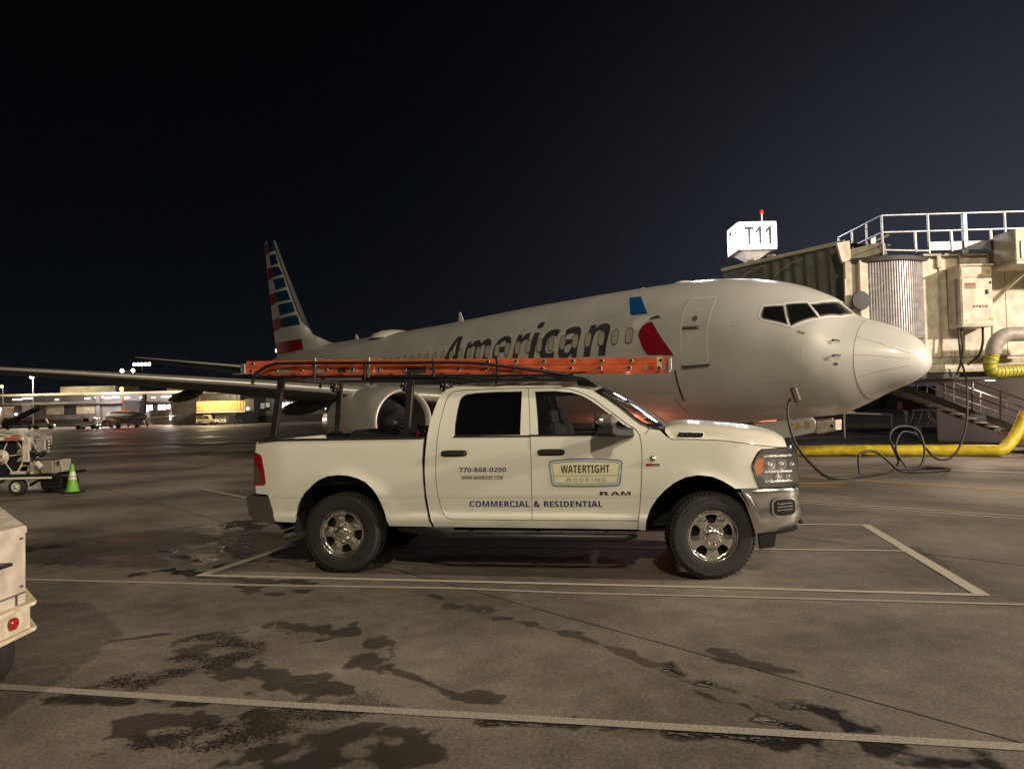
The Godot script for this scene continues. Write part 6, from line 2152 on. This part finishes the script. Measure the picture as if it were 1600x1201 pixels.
	g.box(Vector3(-10.62, 1.22, -17.2), Vector3(0.16, 0.2, 0.2), 0.02)
	g.tube([Vector3(-10.83, 1.32, -17.1), Vector3(-10.72, 1.34, -17.1)], 0.035, 10)
	part(t, "filter_housing", g, "duct_grey")
	for k in 3:
		g = at_base(B)
		g.lathe(Vector3(-10.475, 1.20 - k * 0.075, -17.05), Vector3(0.4, 0, 1), [Vector2(0, -0.03), Vector2(0.038, -0.03), Vector2(0.04, 0.01), Vector2(0.033, 0.015)], 16)
		var ga := part(t, "pressure_gauge", g, "black_plastic")
		g = at_base(B)
		g.lathe(Vector3(-10.475, 1.20 - k * 0.075, -17.05), Vector3(0.4, 0, 1), [Vector2(0.024, 0.016), Vector2(0, 0.017)], 16)
		part(ga, "gauge_face", g, "far_white")
	g = at_base(B)
	for e in [[-10.80, 0.96], [-10.72, 0.92], [-10.62, 0.90], [-10.55, 0.94]]: g.lathe(Vector3(e[0], e[1], -17.0), Vector3(0.5, 0.3, 1), [Vector2(0, -0.08), Vector2(0.05, -0.06), Vector2(0.055, 0.02), Vector2(0.03, 0.06), Vector2(0, 0.06)], 12)
	g.tube([Vector3(-10.85, 0.90, -17.0), Vector3(-10.70, 0.80, -16.95), Vector3(-10.62, 0.68, -16.95)], 0.035, 10)
	part(t, "valve", g, "black_steel")
	g = at_base(B)
	g.tube([Vector3(-10.66, 0.72, -16.9), Vector3(-10.55, 0.62, -16.9)], 0.065, 14)
	g.tube([Vector3(-11.2, 0.95, -17.1), Vector3(-11.08, 1.02, -17.05), Vector3(-11.0, 1.1, -17.0)], 0.045, 10)
	g.tube([Vector3(-11.22, 0.74, -17.1), Vector3(-11.05, 0.85, -17.05)], 0.04, 10)
	part(t, "coupling", g, "far_white")
	g = at_base(B)
	g.box(Vector3(-10.44, 0.62, -17.1), Vector3(0.28, 0.28, 0.4), 0.02)
	g.box(Vector3(-10.70, 0.59, -17.1), Vector3(0.13, 0.24, 0.3), 0.015)
	part(t, "tool_box", g, "sticker_pale")
	g = at_base(B)
	g.prism(P2([-10.30, 0.47, -10.29, 0.77, -10.13, 0.79, -10.12, 0.52]), -17.3, -16.95, 0.01)
	var bx := part(t, "control_box", g, "duct_grey")
	g = at_base(B)
	g.box(Vector3(-10.20, 0.70, -16.94), Vector3(0.05, 0.10, 0.03), 0.008)
	part(bx, "switch", g, "black_plastic")
	# service cart cut by the left edge of the view
	B = Vector3(-3.6, 0, -4.3)
	t = thing("service_cart", "cream service cart with red round reflector, cut off at the left edge", "cart", B)
	# the body's plan, swept upwards: x is world x, y stands for -z
	var plan := P2([-2.99, 4.63, -3.82, 5.63, -5.2, 5.63, -5.2, 3.0, -2.93, 3.0])
	var up := func(pl: PackedVector2Array, y0: float, y1: float, bev: float) -> G:
		var gg := G.new(Transform3D(Basis.IDENTITY, -B) * Transform3D(Basis(Vector3.RIGHT, Vector3.FORWARD, Vector3.UP), Vector3.ZERO))
		return gg.prism(pl, y0, y1, bev)
	var body := part(t, "body", up.call(plan, 0.50, 1.015, 0.004), "cart_cream")
	part(t, "lid", up.call(Geometry2D.offset_polygon(plan, 0.008, Geometry2D.JOIN_MITER)[0], 1.012, 1.055, 0.010), "cart_cream")
	g = at_base(B)
	g.beam(Vector3(-2.972, 0.66, -4.60), Vector3(-2.94, 0.66, -3.2), 0.006, 0.008)
	g.beam(Vector3(-2.977, 0.66, -4.53), Vector3(-2.977, 0.54, -4.53), 0.006, 0.008)
	part(body, "panel_seam", g, "seam")
	g = at_base(B)
	for y in [0.985, 0.70]: g.lathe(Vector3(-2.979, y, -4.58), Vector3.RIGHT, [Vector2(0.008, 0), Vector2(0.007, 0.006), Vector2(0, 0.007)], 10)
	part(body, "rivet", g, "seam")
	g = at_base(B)
	g.box(Vector3(-2.955, 0.925, -4.27), Vector3(0.05, 0.13, 0.10), 0.015)
	g.box(Vector3(-2.945, 0.865, -4.30), Vector3(0.07, 0.02, 0.20), 0.006)
	part(body, "latch", g, "black_plastic")
	var b1: PackedVector2Array = Geometry2D.offset_polygon(plan, 0.024, Geometry2D.JOIN_ROUND)[0]
	var b2: PackedVector2Array = Geometry2D.offset_polygon(plan, 0.058, Geometry2D.JOIN_ROUND)[0]
	var bp := part(t, "bumper", up.call(b1, 0.43, 0.585, 0.006), "cart_bumper")
	part(bp, "bumper_flange", up.call(b2, 0.575, 0.595, 0.004), "cart_bumper")
	part(bp, "bumper_flange", up.call(b2, 0.42, 0.44, 0.004), "cart_bumper")
	g = at_base(B)
	g.lathe(Vector3(-2.942, 0.51, -4.45), Vector3(1, 0, 0.02), [Vector2(0.036, 0), Vector2(0.034, 0.008), Vector2(0, 0.01)], 28)
	part(bp, "reflector", g, "reflector_red")
	for e in [[-3.42, -4.78], [-3.42, -3.4]]:
		g = at_base(B)
		g.lathe(Vector3(e[0], 0.235, e[1]), Vector3.BACK, [Vector2(0.0, 0.05), Vector2(0.11, 0.05), Vector2(0.13, 0.075), Vector2(0.20, 0.08), Vector2(0.228, 0.06), Vector2(0.235, 0.03), Vector2(0.235, -0.05), Vector2(0.2, -0.09), Vector2(0, -0.09)], 48)
		part(t, "tyre", g, "rubber")

# ---------------------------------------------------------------- far side of the apron
func far_box(p: Node3D, nm: String, B: Vector3, x0: float, x1: float, y0: float, y1: float, z0: float, z1: float, m: String, bev := 0.03) -> MeshInstance3D:
	return part(p, nm, at_base(B).box(Vector3((x0 + x1) * 0.5, (y0 + y1) * 0.5, (z0 + z1) * 0.5), Vector3(x1 - x0, y1 - y0, absf(z1 - z0)), bev), m)

func far_field() -> void:
	var B := Vector3(-80, 0, -160)
	var t := thing("concourse", "long low airport concourse with lit windows across the apron at the left", "building", B)
	far_box(t, "wall", B, -125, -20, 0, 6.3, -152, -175, "far_grey")
	far_box(t, "roof", B, -126, -19, 6.3, 6.75, -150.5, -176, "far_tan", 0.05)
	far_box(t, "plant_room", B, -93.5, -82, 6.75, 8.25, -156, -166, "far_tan")
	far_box(t, "plant_room", B, -71.5, -66.5, 6.75, 8.3, -156, -166, "far_tan")
	far_box(t, "plant_room", B, -120, -112, 6.75, 7.6, -156, -166, "far_grey")
	far_box(t, "canopy", B, -125, -60, 4.4, 4.7, -149.5, -152, "far_dark")
	far_box(t, "plinth", B, -125, -20, 0, 1.5, -151.8, -152.2, "far_dark")
	# strips of lamps under the canopy
	for e in [[-100.5, -98.7, 5.6], [-98.6, -96.6, 5.8], [-92, -91.3, 5.4], [-86, -85, 5.5], [-84, -82.2, 5.7], [-82, -80.8, 5.55], [-80.6, -78.4, 5.65], [-78.0, -77, 5.5], [-75.0, -73.6, 5.45], [-72.6, -71.8, 5.4], [-70.6, -68.4, 5.5], [-67.8, -66.6, 5.4], [-64.6, -63.8, 5.4], [-61, -59.8, 5.5]]:
		far_box(t, "lamp_strip", B, e[0], e[1], e[2], e[2] + 0.22, -151.9, -151.7, "window_lit", 0.02)
	# windows, each pane of its own
	for e in [[-74.0, 9, 0.75, 2.5, 4.1, "window_lit"], [-66.5, 4, 0.9, 2.4, 4.2, "window_dim"], [-86.5, 4, 0.8, 2.9, 3.7, "window_lit"], [-58, 9, 0.9, 2.4, 4.0, "window_dim"], [-48, 12, 1.0, 2.2, 4.0, "window_lit"], [-36, 10, 1.2, 2.2, 4.0, "window_dim"]]:
		for k in e[1]:
			var x: float = e[0] + k * (e[2] + 0.14)
			var w := far_box(t, "window", B, x, x + e[2], e[3], e[4], -151.95, -151.85, "far_dark", 0.02)
			far_box(w, "pane", B, x + 0.06, x + e[2] - 0.06, e[3] + 0.08 + 0.3 * ((k * 7) % 3), e[4] - 0.08, -151.87, -151.80, "far_dark" if (k * 5 + int(e[0])) % 4 == 0 else e[5], 0.01)
	for k in 14:
		if k % 5 == 3: continue
		far_box(t, "dock_lamp", B, -72.0 + k * 0.72, -71.55 + k * 0.72, 0.75 + 0.15 * (k % 3), 1.5, -151.7, -151.5, "window_lit", 0.02)
	for k in 9: far_box(t, "wall_panel", B, -93.8 + k * 1.22, -92.65 + k * 1.22, 2.5, 4.4, -151.9, -151.7, "far_tan" if k != 3 and k != 4 else "far_dark", 0.03)
	far_box(t, "column", B, -83.4, -82.6, 0, 6.3, -150.9, -151.9, "far_grey")
	# steel shed to the right with upright cladding
	B = Vector3(-58, 0, -140)
	t = thing("cargo_shed", "grey ribbed metal shed joined to the concourse behind the yellow jet bridge", "building", B)
	var shed := far_box(t, "wall", B, -63.2, -50.5, 0, 5.7, -140, -150, "far_grey")
	for k in 28: far_box(shed, "cladding_rib", B, -63.0 + k * 0.45, -62.8 + k * 0.45, 3.5, 5.65, -139.9, -140.0, "far_grey", 0.02)
	far_box(t, "roof", B, -63.5, -50.0, 5.7, 5.85, -139.7, -150, "far_tan")
	far_box(t, "flood_pole", B, -58.0, -57.85, 3.4, 5.9, -139.6, -139.8, "far_tan")
	far_box(t, "yard_wall", B, -66.5, -63.6, 0.2, 2.9, -138.5, -140, "far_grey")
	# far jet bridges
	far_bridge(Vector3(-51, 0, -132), 8.6, "far_yellow", "small yellow ribbed jet bridge far away under the ladder's rear end")
	far_bridge(Vector3(-101.5, 0, -144), 13.0, "cart_cream", "pale ribbed jet bridge at the far left edge across the apron")
	# parked airliners across the apron
	far_plane(Vector3(-60.5, 0, -118), 2.35, 0.52, "grey airliner parked far away, tail fin dark red, behind the orange lamp")
	# ramp vehicles
	for e in [[-90.5, -124, 0.2, "far_white", "small white ramp tug farthest left on the distant apron"], [-84.5, -122, 2.9, "far_white", "white ramp vehicle between the distant stairs and the left tug"], [-77, -124, 0.4, "far_tan", "tan ramp vehicle in front of the distant dark stairs"], [-63, -112, 0.1, "far_white", "white ramp vehicle under the distant grey airliner"], [-52.5, -130, 0.0, "far_tan", "tan cargo tractor beside the far grey shed"]]:
		ramp_tug(Vector3(e[0], 0, e[1]), e[2], e[3], e[4])
	for e in [[-55.8, -133, 2.0, "white cargo container left of the pair under the yellow jet bridge"], [-52.4, -133, 1.9, "white cargo container right of the pair under the yellow jet bridge"], [-104, -136, 1.8, "pale cargo container at the left edge under the pale jet bridge"]]:
		B = Vector3(e[0], 0, e[1])
		t = thing("cargo_container", e[3], "container", B)
		far_box(t, "body", B, e[0], e[0] + e[2], 0.35, 1.6, e[1], e[1] - 1.5, "far_white", 0.05)
		far_box(t, "curtain", B, e[0] + 0.25, e[0] + e[2] - 0.25, 0.5, 1.45, e[1] + 0.03, e[1] - 0.01, "far_tan", 0.01)
		far_box(t, "pallet", B, e[0], e[0] + e[2], 0.12, 0.34, e[1], e[1] - 1.5, "far_dark", 0.02)
	var rng := RandomNumberGenerator.new()
	rng.seed = 3
	for k in 5:
		B = Vector3(-71.5 + k * 2.3, 0, -128 - (k % 2))
		t = thing("baggage_cart", ["flat baggage cart nearest the distant airliner's wing", "second flat baggage cart along the distant dock lights", "flat baggage cart in the middle of the distant row", "fourth flat baggage cart before the distant shed", "flat baggage cart nearest the distant shed"][k], "baggage cart", B, 0.0, "flat carts in a row on the distant apron")
		far_box(t, "deck", B, B.x - 1, B.x + 1, 0.42, 0.52, B.z - 0.7, B.z + 0.7, "far_tan")
		far_box(t, "load", B, B.x - 0.9 + rng.randf() * 0.4, B.x + 0.5 + rng.randf() * 0.4, 0.52, 0.75 + rng.randf() * 0.35, B.z - 0.6, B.z + 0.6, "far_grey", 0.08)
		for s in [-0.7, 0.7]: part(t, "wheel", at_base(B).lathe(B + Vector3(s, 0.2, 0.72), Vector3.BACK, [Vector2(0, 0.04), Vector2(0.2, 0.04), Vector2(0.2, -0.04), Vector2(0, -0.04)], 14), "rubber")
	# distant passenger stairs
	B = Vector3(-82, 0, -126)
	t = thing("mobile_stairs", "dark mobile passenger stairs leaning up at the distant concourse", "stairs", B)
	for s in [-0.8, 0.8]: part(t, "stringer", at_base(B).beam(B + Vector3(-4, 0.3, s), B + Vector3(2.6, 3.4, s), 0.08, 0.45), "far_dark")
	for k in 14: part(t, "step", at_base(B).box(B + Vector3(-4 + k * 0.48, 0.42 + k * 0.225, 0), Vector3(0.3, 0.05, 1.5)), "far_grey")
	part(t, "landing", at_base(B).box(B + Vector3(3.4, 3.4, 0), Vector3(1.6, 0.15, 1.7), 0.03), "far_dark")
	part(t, "chassis", at_base(B).box(B + Vector3(0, 0.4, 0), Vector3(5.5, 0.3, 1.4), 0.05), "far_dark")
	for s in [-1.8, 1.8]: part(t, "wheel", at_base(B).lathe(B + Vector3(s, 0.3, 0.7), Vector3.BACK, [Vector2(0, 0.08), Vector2(0.3, 0.08), Vector2(0.3, -0.08), Vector2(0, -0.08)], 16), "rubber")
	# hills or trees are lost in the dark; a low dark line of buildings closes the view at the right
	B = Vector3(70, 0, -190)
	t = thing("far_hangar", "low dark hangar far behind the airliner's nose", "building", B)
	far_box(t, "wall", B, 30, 130, 0, 5, -190, -210, "far_dark")
	for k in 6: far_box(t, "door", B, 34 + k * 12.0, 44 + k * 12.0, 0, 4.2, -189.7, -190.05, "far_grey")

func far_bridge(p: Vector3, w: float, m: String, label: String) -> void:
	var t := thing("far_jet_bridge", label, "jet bridge", p)
	far_box(t, "tunnel", p, p.x - w * 0.5, p.x + w * 0.5, 2.4, 4.15, p.z, p.z - 2.4, m)
	var n := int(w / 0.5)
	for k in n: far_box(t, "rib", p, p.x - w * 0.5 + 0.1 + k * 0.5, p.x - w * 0.5 + 0.28 + k * 0.5, 2.5, 4.1, p.z + 0.07, p.z - 0.01, m, 0.02)
	far_box(t, "floor_beam", p, p.x - w * 0.5, p.x + w * 0.5, 2.1, 2.35, p.z + 0.1, p.z - 2.5, "far_white")
	far_box(t, "cab", p, p.x + w * 0.5 + 0.03, p.x + w * 0.5 + 1.6, 2.2, 4.4, p.z + 0.3, p.z - 2.6, "far_grey")
	for x in [-0.25, 0.3]:
		part(t, "leg", at_base(p).beam(p + Vector3(w * x - 0.8, 0, -1.2), p + Vector3(w * x, 2.2, -1.2), 0.25, 0.25), "far_dark")
		part(t, "leg", at_base(p).beam(p + Vector3(w * x + 0.8, 0, -1.2), p + Vector3(w * x, 2.2, -1.2), 0.25, 0.25), "far_dark")
	var lm := at_base(p)
	lm.lathe(p + Vector3(w * 0.5 + 0.6, 2.7, 0.5), Vector3.BACK, [Vector2(0.24, 0), Vector2(0.2, 0.12), Vector2(0, 0.18)], 12)
	part(t, "flood_lamp", lm, "lamp_white")

func far_plane(p: Vector3, ry: float, k: float, label: String) -> void:
	var t := thing("far_airliner", label, "airplane", p, ry)
	var g := G.new()
	g.lathe(Vector3(0, 3.2 * k, 0), Vector3.RIGHT, [Vector2(0, 16 * k), Vector2(1.0 * k, 15.2 * k), Vector2(1.7 * k, 13.2 * k), Vector2(1.9 * k, 10 * k), Vector2(1.9 * k, -6 * k), Vector2(1.4 * k, -12 * k), Vector2(0.5 * k, -17 * k), Vector2(0, -18 * k)], 28)
	var f := part(t, "fuselage", g, "duct_grey")
	for i in 14: part(f, "cabin_window", G.new().box(Vector3((9 - i * 1.1) * k, 3.7 * k, 1.82 * k), Vector3(0.3, 0.42, 0.12) * k, 0.02), "far_dark")
	g = G.new()
	g.prism(P2([-12 * k, 4.6 * k, -15.5 * k, 9.6 * k, -17.4 * k, 9.6 * k, -16.8 * k, 4.2 * k]), -0.15, 0.15, 0.05)
	part(t, "tail_fin", g, "far_red")
	for s in [-1.0, 1.0]:
		var rows := []
		for e in [[1.5, 3.0, 6.0, 2.3], [8.0, -1.0, 3.2, 2.9], [14.5, -5.0, 1.4, 3.6]]:
			var row := []
			for q in foil(e[2] * k, 0.11, 5): row.append(Vector3(e[1] * k - q.x, e[3] * k + q.y, s * e[0] * k))
			rows.append(row)
		part(t, "wing", G.new().grid(rows, 0, true), "nacelle")
		rows = []
		for e in [[0.4, -13.0, 3.2, 4.2], [5.5, -16.0, 1.3, 4.7]]:
			var row := []
			for q in foil(e[2] * k, 0.1, 5): row.append(Vector3(e[1] * k - q.x, e[3] * k + q.y, s * e[0] * k))
			rows.append(row)
		part(t, "tailplane", G.new().grid(rows, 0, true), "nacelle")
		g = G.new()
		g.lathe(Vector3(3.6 * k, 1.5 * k, s * 5.0 * k), Vector3.LEFT, [Vector2(0.8, 0) * k, Vector2(1.0, 0.2) * k, Vector2(1.05, 1.4) * k, Vector2(0.7, 3.2) * k, Vector2(0, 4.2) * k], 20)
		part(t, "engine", g, "nacelle")
		g = G.new()
		g.tube([Vector3(-1.5 * k, 2.2 * k, s * 2.6 * k), Vector3(-1.5 * k, 0.4 * k, s * 2.6 * k)], 0.15 * k, 8)
		g.lathe(Vector3(-1.5 * k, 0.5 * k, s * 2.6 * k), Vector3.BACK, [Vector2(0, 0.4) * k, Vector2(0.5, 0.4) * k, Vector2(0.5, -0.4) * k, Vector2(0, -0.4) * k], 16)
		part(t, "landing_gear", g, "rubber")
	g = G.new()
	g.tube([Vector3(12.5 * k, 2.0 * k, 0), Vector3(12.5 * k, 0.3 * k, 0)], 0.1 * k, 8)
	g.lathe(Vector3(12.5 * k, 0.35 * k, 0), Vector3.BACK, [Vector2(0, 0.25) * k, Vector2(0.35, 0.25) * k, Vector2(0.35, -0.25) * k, Vector2(0, -0.25) * k], 14)
	part(t, "nose_gear", g, "rubber")

func ramp_tug(p: Vector3, ry: float, m: String, label: String) -> void:
	var t := thing("ramp_tug", label, "tug", p, ry)
	part(t, "body", G.new().prism(P2([-1.6, 0.35, -1.6, 0.95, -0.5, 1.0, 0.9, 0.95, 1.5, 0.85, 1.55, 0.35]), -0.75, 0.75, 0.04), m)
	part(t, "cab", G.new().prism(P2([-0.6, 0.98, -0.5, 1.75, 0.35, 1.75, 0.65, 0.98]), -0.68, 0.68, 0.04), m)
	part(t, "cab_window", G.new().prism(P2([-0.45, 1.1, -0.4, 1.62, 0.28, 1.62, 0.48, 1.1]), 0.66, 0.70, 0.0), "far_dark")
	for x in [-1.05, 1.0]:
		for s in [-1, 1]: part(t, "wheel", G.new().lathe(Vector3(x, 0.34, s * 0.70), Vector3(0, 0, s), [Vector2(0, 0.1), Vector2(0.2, 0.1), Vector2(0.33, 0.08), Vector2(0.34, 0), Vector2(0.33, -0.1), Vector2(0, -0.1)], 18), "rubber")
	for s in [-0.5, 0.5]: part(t, "headlight", G.new().box(Vector3(1.54, 0.66, s), Vector3(0.06, 0.12, 0.18), 0.02), "lamp_white")

func masts() -> void:
	# far apron light masts and lamps
	mast(Vector3(-126.5, 0, -258), 19.6, 5.0, 5, "lamp_glow", "tall apron light mast with one long bright bar above the far concourse")
	mast(Vector3(-112.0, 0, -220), 15.2, 3.2, 2, "lamp_glow", "thin light mast with two bright round lamps left of the bright bar mast")
	mast(Vector3(-62.0, 0, -200), 18.4, 0.6, 1, "lamp_glow", "distant white floodlight beside the airliner's tail fin")
	mast(Vector3(-94.0, 0, -148), 10.1, 0.5, 1, "lamp_white", "small white lamp on a pole far left below the wing")
	mast(Vector3(-50.4, 0, -138), 7.5, 0.6, 1, "lamp_white", "white lamp on a pole under the rear end of the ladder")
	mast(Vector3(-72.3, 0, -140), 6.9, 0.35, 1, "lamp_orange", "orange lamp glowing above the far concourse")
	mast(Vector3(-93.6, 0, -138), 3.6, 0.35, 1, "lamp_white", "white lamp glaring in front of the far left concourse wall")
	mast(Vector3(-101.3, 0, -150), 8.3, 0.35, 1, "lamp_green", "pale green lamp at the far left edge of the concourse roof")
	lamp("omni", Vector3(-72.0, 6.9, -139.0), Color(1.0, 0.45, 0.20), 90, 0.2)
	lamp("omni", Vector3(-93.6, 3.4, -137.4), Color(1.0, 0.9, 0.8), 20, 0.2)
	lamp("omni", Vector3(-51.5, 6.0, -128.0), Color(1.0, 0.9, 0.7), 120, 0.2)
	lamp("omni", Vector3(-66.0, 5.2, -146.0), Color(1.0, 0.93, 0.9), 150, 0.4)
	lamp("omni", Vector3(-94.0, 10.0, -146.5), Color(1.0, 0.93, 0.78), 260, 0.4)
	lamp("omni", Vector3(-80.0, 5.2, -146.0), Color(1.0, 0.93, 0.9), 150, 0.4)
	lamp("omni", Vector3(-50.4, 7.4, -137.5), Color(1.0, 0.93, 0.85), 120, 0.4)
	var p := Vector3(-74, 5.4, -143)
	var g := G.new(Transform3D(Basis.IDENTITY, -p))
	g.box(p, Vector3(1.0, 1.0, 0.15), 0.02)
	var t := thing("lit_sign", "small lit blue and white sign by the orange lamp on the far concourse", "sign", p)
	part(t, "sign_case", g, "far_white")
	g = G.new(Transform3D(Basis.IDENTITY, -p))
	g.box(p + Vector3(-0.1, 0.1, 0.09), Vector3(0.7, 0.6, 0.03), 0.005)
	part(t, "sign_panel", g, "screen_blue")
	g = G.new(Transform3D(Basis.IDENTITY, -p))
	g.box(p + Vector3(0, -1.5, -4.6), Vector3(0.2, 2.0, 9.0), 0.02)
	part(t, "sign_arm", g, "far_dark")
	# the two floodlight masts whose light falls on the truck stand behind the camera and at its right
	for e in [[KEY, "apron floodlight mast standing behind the viewer"], [SIDE, "floodlight mast standing behind the viewer to the right"], [FILL, "shorter floodlight mast standing at the viewer's right"]]:
		var q: Vector3 = e[0]
		t = thing("floodlight_mast", e[1], "light mast", Vector3(q.x, 0, q.z + 1.2))
		g = G.new()
		g.tube([Vector3.ZERO, Vector3(0, q.y - 0.5, 0)], 0.22, 14, true, 0.12)
		part(t, "pole", g, "galvanised")
		g = G.new()
		g.box(Vector3(0, q.y - 0.4, -0.4), Vector3(3.0, 0.12, 0.12), 0.02)
		part(t, "crossarm", g, "galvanised")
		for x in [-1.2, -0.4, 0.4, 1.2]:
			g = G.new()
			g.box(Vector3(x, q.y, -0.55), Vector3(0.55, 0.45, 0.35), 0.04)
			var hd := part(t, "lamp_head", g, "galvanised")
			g = G.new()
			g.box(Vector3(x, q.y, -0.74), Vector3(0.48, 0.38, 0.02), 0.005)
			part(hd, "lamp_glass", g, "lamp_glow")

func mast(p: Vector3, h: float, w: float, n: int, m: String, label: String) -> void:
	var t := thing("light_mast", label, "light mast", p)
	part(t, "pole", G.new().tube([Vector3.ZERO, Vector3(0, h, 0)], 0.16, 8, true, 0.08), "far_grey")
	if w > 1: part(t, "crossarm", G.new().box(Vector3(0, h - 0.1, -0.2), Vector3(w, 0.15, 0.15), 0.02), "far_grey")
	for k in n:
		var x := 0.0 if n == 1 else lerpf(-w * 0.5, w * 0.5, k / (n - 1.0))
		var r := clampf(w, 0.3, 0.55)
		part(t, "lamp", G.new().lathe(Vector3(x, h, 0.15), Vector3.BACK, [Vector2(r * 0.7, 0), Vector2(r, 0.15), Vector2(r * 0.8, 0.4), Vector2(0, 0.5)], 14), m)
